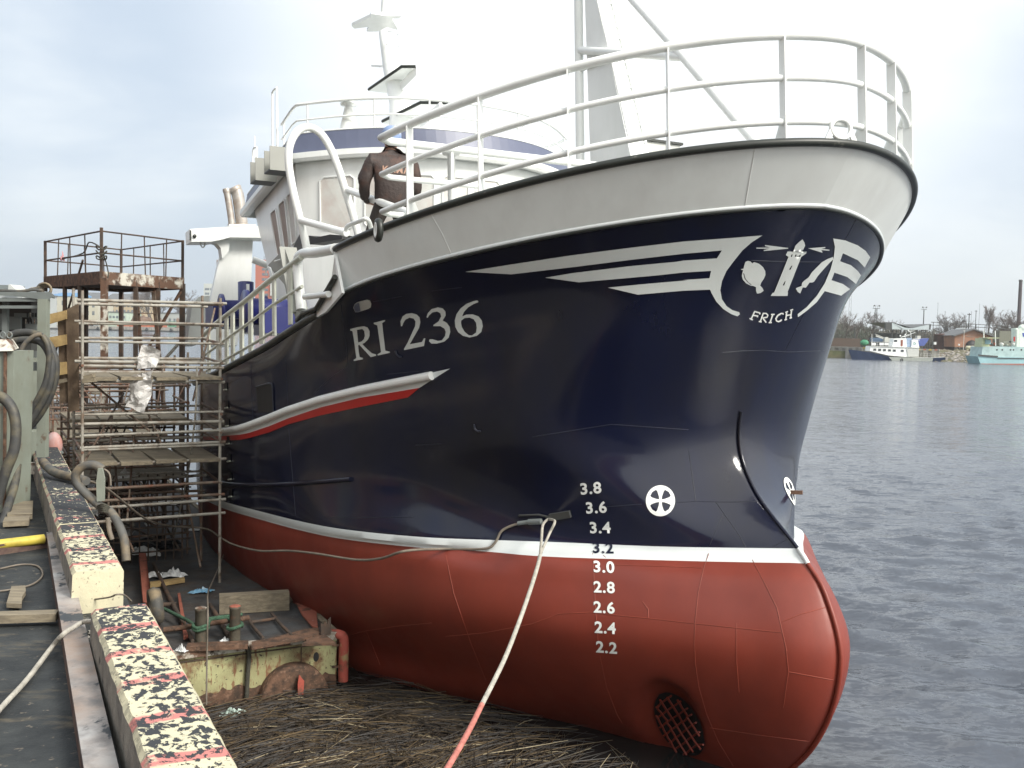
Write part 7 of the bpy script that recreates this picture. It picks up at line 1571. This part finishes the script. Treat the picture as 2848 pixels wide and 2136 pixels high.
for x in (2433, 2446.5, 2460, 2474, 2487.5, 2509.5):
    mb = MB(); c = vy(x, 972.5 + (x - 2433) * .045, .66); mb.box(c, (.56, .06, .42)); mb.box(c, (.64, .05, .50), mi=1); part('window', mb, [M('glass'), M('stepgrey')], cb)
mb = MB(); mb.prism([vy(2424, 962, .5), vy(2557, 966.5, .5), vy(2557, 968, .5), vy(2424, 964, .5)], (0, 3.2, 0)); part('roof_edge', mb, M('stepgrey'), cb)
mb = MB(); mb.prism([vy(2522, 970, .6), vy(2556, 970, .6), vy(2555, 992, .6), vy(2525, 992, .6)], (0, -.05, 0)); part('side_recess', mb, M('stepgrey'), cb)
mb = MB(); mb.prism([vy(2486, 942, 1.0), vy(2521, 941, 1.0), vy(2522, 966, 1.0), vy(2482, 965, 1.0)], (0, 2.2, 0)); wv = part('wheelhouse', mb, M('white'), mv)
for x, y, w_, h_, m_ in ((2491, 948, .62, .42, 'glass'), (2508, 954, .42, 1.3, 'primer')):
    mb = MB(); mb.box(vy(x, y, .97), (w_, .06, h_)); part('window' if m_ == 'glass' else 'door', mb, M(m_), wv)
mb = MB(); mb.prism([vy(2536, 945, 1.2), vy(2553, 945, 1.2), vy(2557, 967, 1.2), vy(2535, 967, 1.2)], (0, 1.8, 0)); fu = part('funnel', mb, M('white'), mv)
mb = MB(); c = vy(2543, 956, 1.17); mb.add([c + Vector((.28 * math.cos(k * .42), 0, .32 * math.sin(k * .42))) for k in range(15)], [tuple(range(15))]); mb.add([c + Vector((.12 * math.cos(k * .42) - .06, -.01, .22 * math.sin(k * .42))) for k in range(15)], [tuple(range(15))], 1); part('funnel_emblem', mb, [mat('teal emblem', (.06, .22, .24), .5), M('white')], fu)
mb = MB(); mb.tube([vy(2425, 928, 1.5), vy(2425, 975, 1.5)], .04, 6); part('bow_mast', mb, M('white'), mv)
mb = MB()
for x in range(2424, 2482, 8): mb.tube([vy(x, 951.5 + (x - 2424) * .02, .7), vy(x, 963, .7)], .022, 5)
for y in (951, 957): mb.tube([vy(2423, y, .7), vy(2481, y + 1.5, .7)], .022, 5)
for x in (2430, 2452, 2466): mb.box(vy(x, 957, .75), (.9, .04, .5))
part('deck_railing', mb, M('white'), mv)
mb = MB()
for pts in (((2518, 942), (2516, 932), (2522, 925)), ((2534, 940), (2533, 926), (2529, 920)), ((2510, 936), (2545, 925)), ((2505, 938), (2530, 933)), ((2526, 922), (2543, 920)), ((2539, 943), (2556, 943), (2556, 948))): mb.tube([vy(x, y, 2.0) for x, y in pts], .045, 6)
for x, y in ((2504, 934), (2526, 919), (2518, 931)): mb.blob(vy(x, y, 2.0), .17, (1, 1, .8), 0, 10, 6)
part('mast_gear', mb, M('white'), mv)
mb = MB(); mb.prism([vy(2522, 940, 1.4), vy(2536, 940, 1.4), vy(2536, 965, 1.4), vy(2520, 965, 1.4)], (0, .8, 0)); part('engine_casing', mb, mat('pale blue casing', (.25, .33, .45), .6), mv)
mb = MB()
for x in range(2560, 2632, 10): mb.tube([vy(x, 984, .3), vy(x, 994, .3)], .02, 5)
for y in (984, 989): mb.tube([vy(2558, y - 2, .3), vy(2628, y + 3, .3)], .02, 5)
part('stern_railing', mb, M('stepgrey'), mv)
mb = MB(); mb.lathe([(.16, -.05), (.26, -.06), (.3, 0), (.26, .06), (.16, .05)], vy(2508, 1001, -.1), (0, 1, 0), 14); part('tyre_fender', mb, M('black'), mv)
# ---- turquoise workboat cut by the right edge
YT = 190.0
def ty(px, py, dy=0.0): return yp(px, py, YT + dy)
tq = thing('turquoise_workboat', Vector((ty(2800, 1010).x, YT, 0)), 'pale turquoise workboat with a red waterline cut by the right edge', 'workboat')
m_tq = mat('pale turquoise paint', (.40, .54, .53), .5, var=.1, vscale=.6, spots=(((.25, .36, .36), .3, 1.0, .3),)); m_tq2 = mat('stronger turquoise paint', (.27, .45, .48), .5, var=.12, vscale=.6)
mb = MB(); mb.prism([ty(2733, 964), ty(3000, 966), ty(3000, 998), ty(2729, 996)], (0, 5, 0)); th_ = part('upper_hull', mb, m_tq, tq)
mb = MB(); mb.prism([ty(2719, 991, -.1), ty(3000, 998, -.1), ty(3000, 1014, -.1), ty(2727, 1012, -.1)], (0, 5.2, 0)); part('lower_hull', mb, m_tq2, tq)
mb = MB(); mb.prism([ty(2728, 1011, -.13), ty(3000, 1012, -.13), ty(3000, 1022, -.13), ty(2729, 1018, -.13)], (0, 5.2, 0)); part('boot_top', mb, mat('faded red boot top', (.33, .12, .09), .7, var=.2), tq)
mb = MB(); mb.bar(ty(2721, 988, -.2), ty(2775, 992, -.2), .2, .3); mb.bar(ty(2775, 996, -.2), ty(3000, 998, -.2), .12, .14); part('rubbing_strake', mb, M('dark'), tq)
for x in (2773, 2788, 2811, 2819, 2841):
    mb = MB(); c = ty(x, 973, -.03); mb.lathe([(0, 0), (.14, 0), (.17, .02)], c, (0, 1, 0), 12); part('porthole', mb, M('black'), th_)
mb = MB(); mb.prism([ty(2733, 941, .3), ty(2752, 941, .3), ty(2752, 965, .3), ty(2730, 965, .3)], (0, 3, 0)); mb.bar(ty(2733, 940, .2), ty(2768, 940, .2), 3.2, .12); part('fore_house', mb, mat('yellow green house paint', (.45, .50, .30), .6), tq)
mb = MB(); mb.box(ty(2748, 951, .2), (1.1, .1, .8)); part('house_panel', mb, m_tq2, tq)
for x, y in ((2736, 916), (2768, 920)):
    mb = MB(); mb.tube([ty(x, y, 1.0), ty(x + 1, 962, 1.0)], .09, 8); part('mast', mb, M('white'), tq)
mb = MB(); mb.prism([ty(2834, 913, 1), ty(3000, 905, 1), ty(3000, 966, 1), ty(2835, 966, 1)], (0, 3, 0)); mb.blob(ty(2843, 913, 1.6), .75, (1, 1, 1), 0, 14, 8); mb.tube([ty(2828, 966, 1.2), ty(2828, 918, 1.2)], .33, 14); mb.blob(ty(2828, 918, 1.2), .33, (1, 1, 1), 0, 12, 8); part('deckhouse', mb, mat('white green house', (.62, .70, .62), .5), tq)
mb = MB(); mb.prism([ty(2843, 926, .95), ty(2900, 924, .95), ty(2900, 936, .95), ty(2846, 937, .95)], (0, .04, 0)); part('blue_panel', mb, mat('blue panel', (.05, .09, .40), .5), tq)
mb = MB(); mb.box(ty(2821, 943, .7), (.25, .2, .9)); part('life_ring_box', mb, M('signal'), tq)
for k, (x, y, r_, m_) in enumerate(((2742, 958, .25, 'primer'), (2758, 957, .3, 'dark'), (2766, 956, .3, 'primer'), (2786, 957, .38, 'stepgrey'), (2800, 959, .3, 'cabinet'), (2818, 957, .35, 'stepgrey'), (2810, 950, .2, 'dark'))):
    mb = MB(); mb.lathe([(0, -r_), (r_ * .8, -r_), (r_, 0), (r_ * .8, r_ * .6), (0, r_ * .8)], ty(x, y, 1.2), (.2, 0, 1), 12); part('deck_gear', mb, M(m_), tq)
mb = MB(); mb.bar(ty(2790, 952, 1.5), ty(2815, 951, 1.5), .5, .2); part('hatch_cover', mb, M('cabinet'), tq)
mb = MB(); mb.box(fz(2802, YR + 30, 5.2), (4.6, 2, 3.6)); solo('grey_shed', mb, mat('grey green sheet wall', (.16, .165, .13), .85, var=.15), 'low grey green shed behind the turquoise workboat', 'shed')

# ---- thin river haze over everything
mb = MB(); mb.box(Vector((0, 500, 42)), (3600, 2200, 96)); hm = bpy.data.materials.new('haze'); hm.use_nodes = True; hn = hm.node_tree; hn.nodes.clear()
ho_ = _n(hn, 'ShaderNodeOutputMaterial'); hv_ = _n(hn, 'ShaderNodeVolumePrincipled'); hv_.inputs['Color'].default_value = (.86, .90, .94, 1); hv_.inputs['Density'].default_value = .00030; hv_.inputs['Anisotropy'].default_value = .3; hn.links.new(hv_.outputs[0], ho_.inputs['Volume'])
solo('haze', mb, hm, kind='stuff')
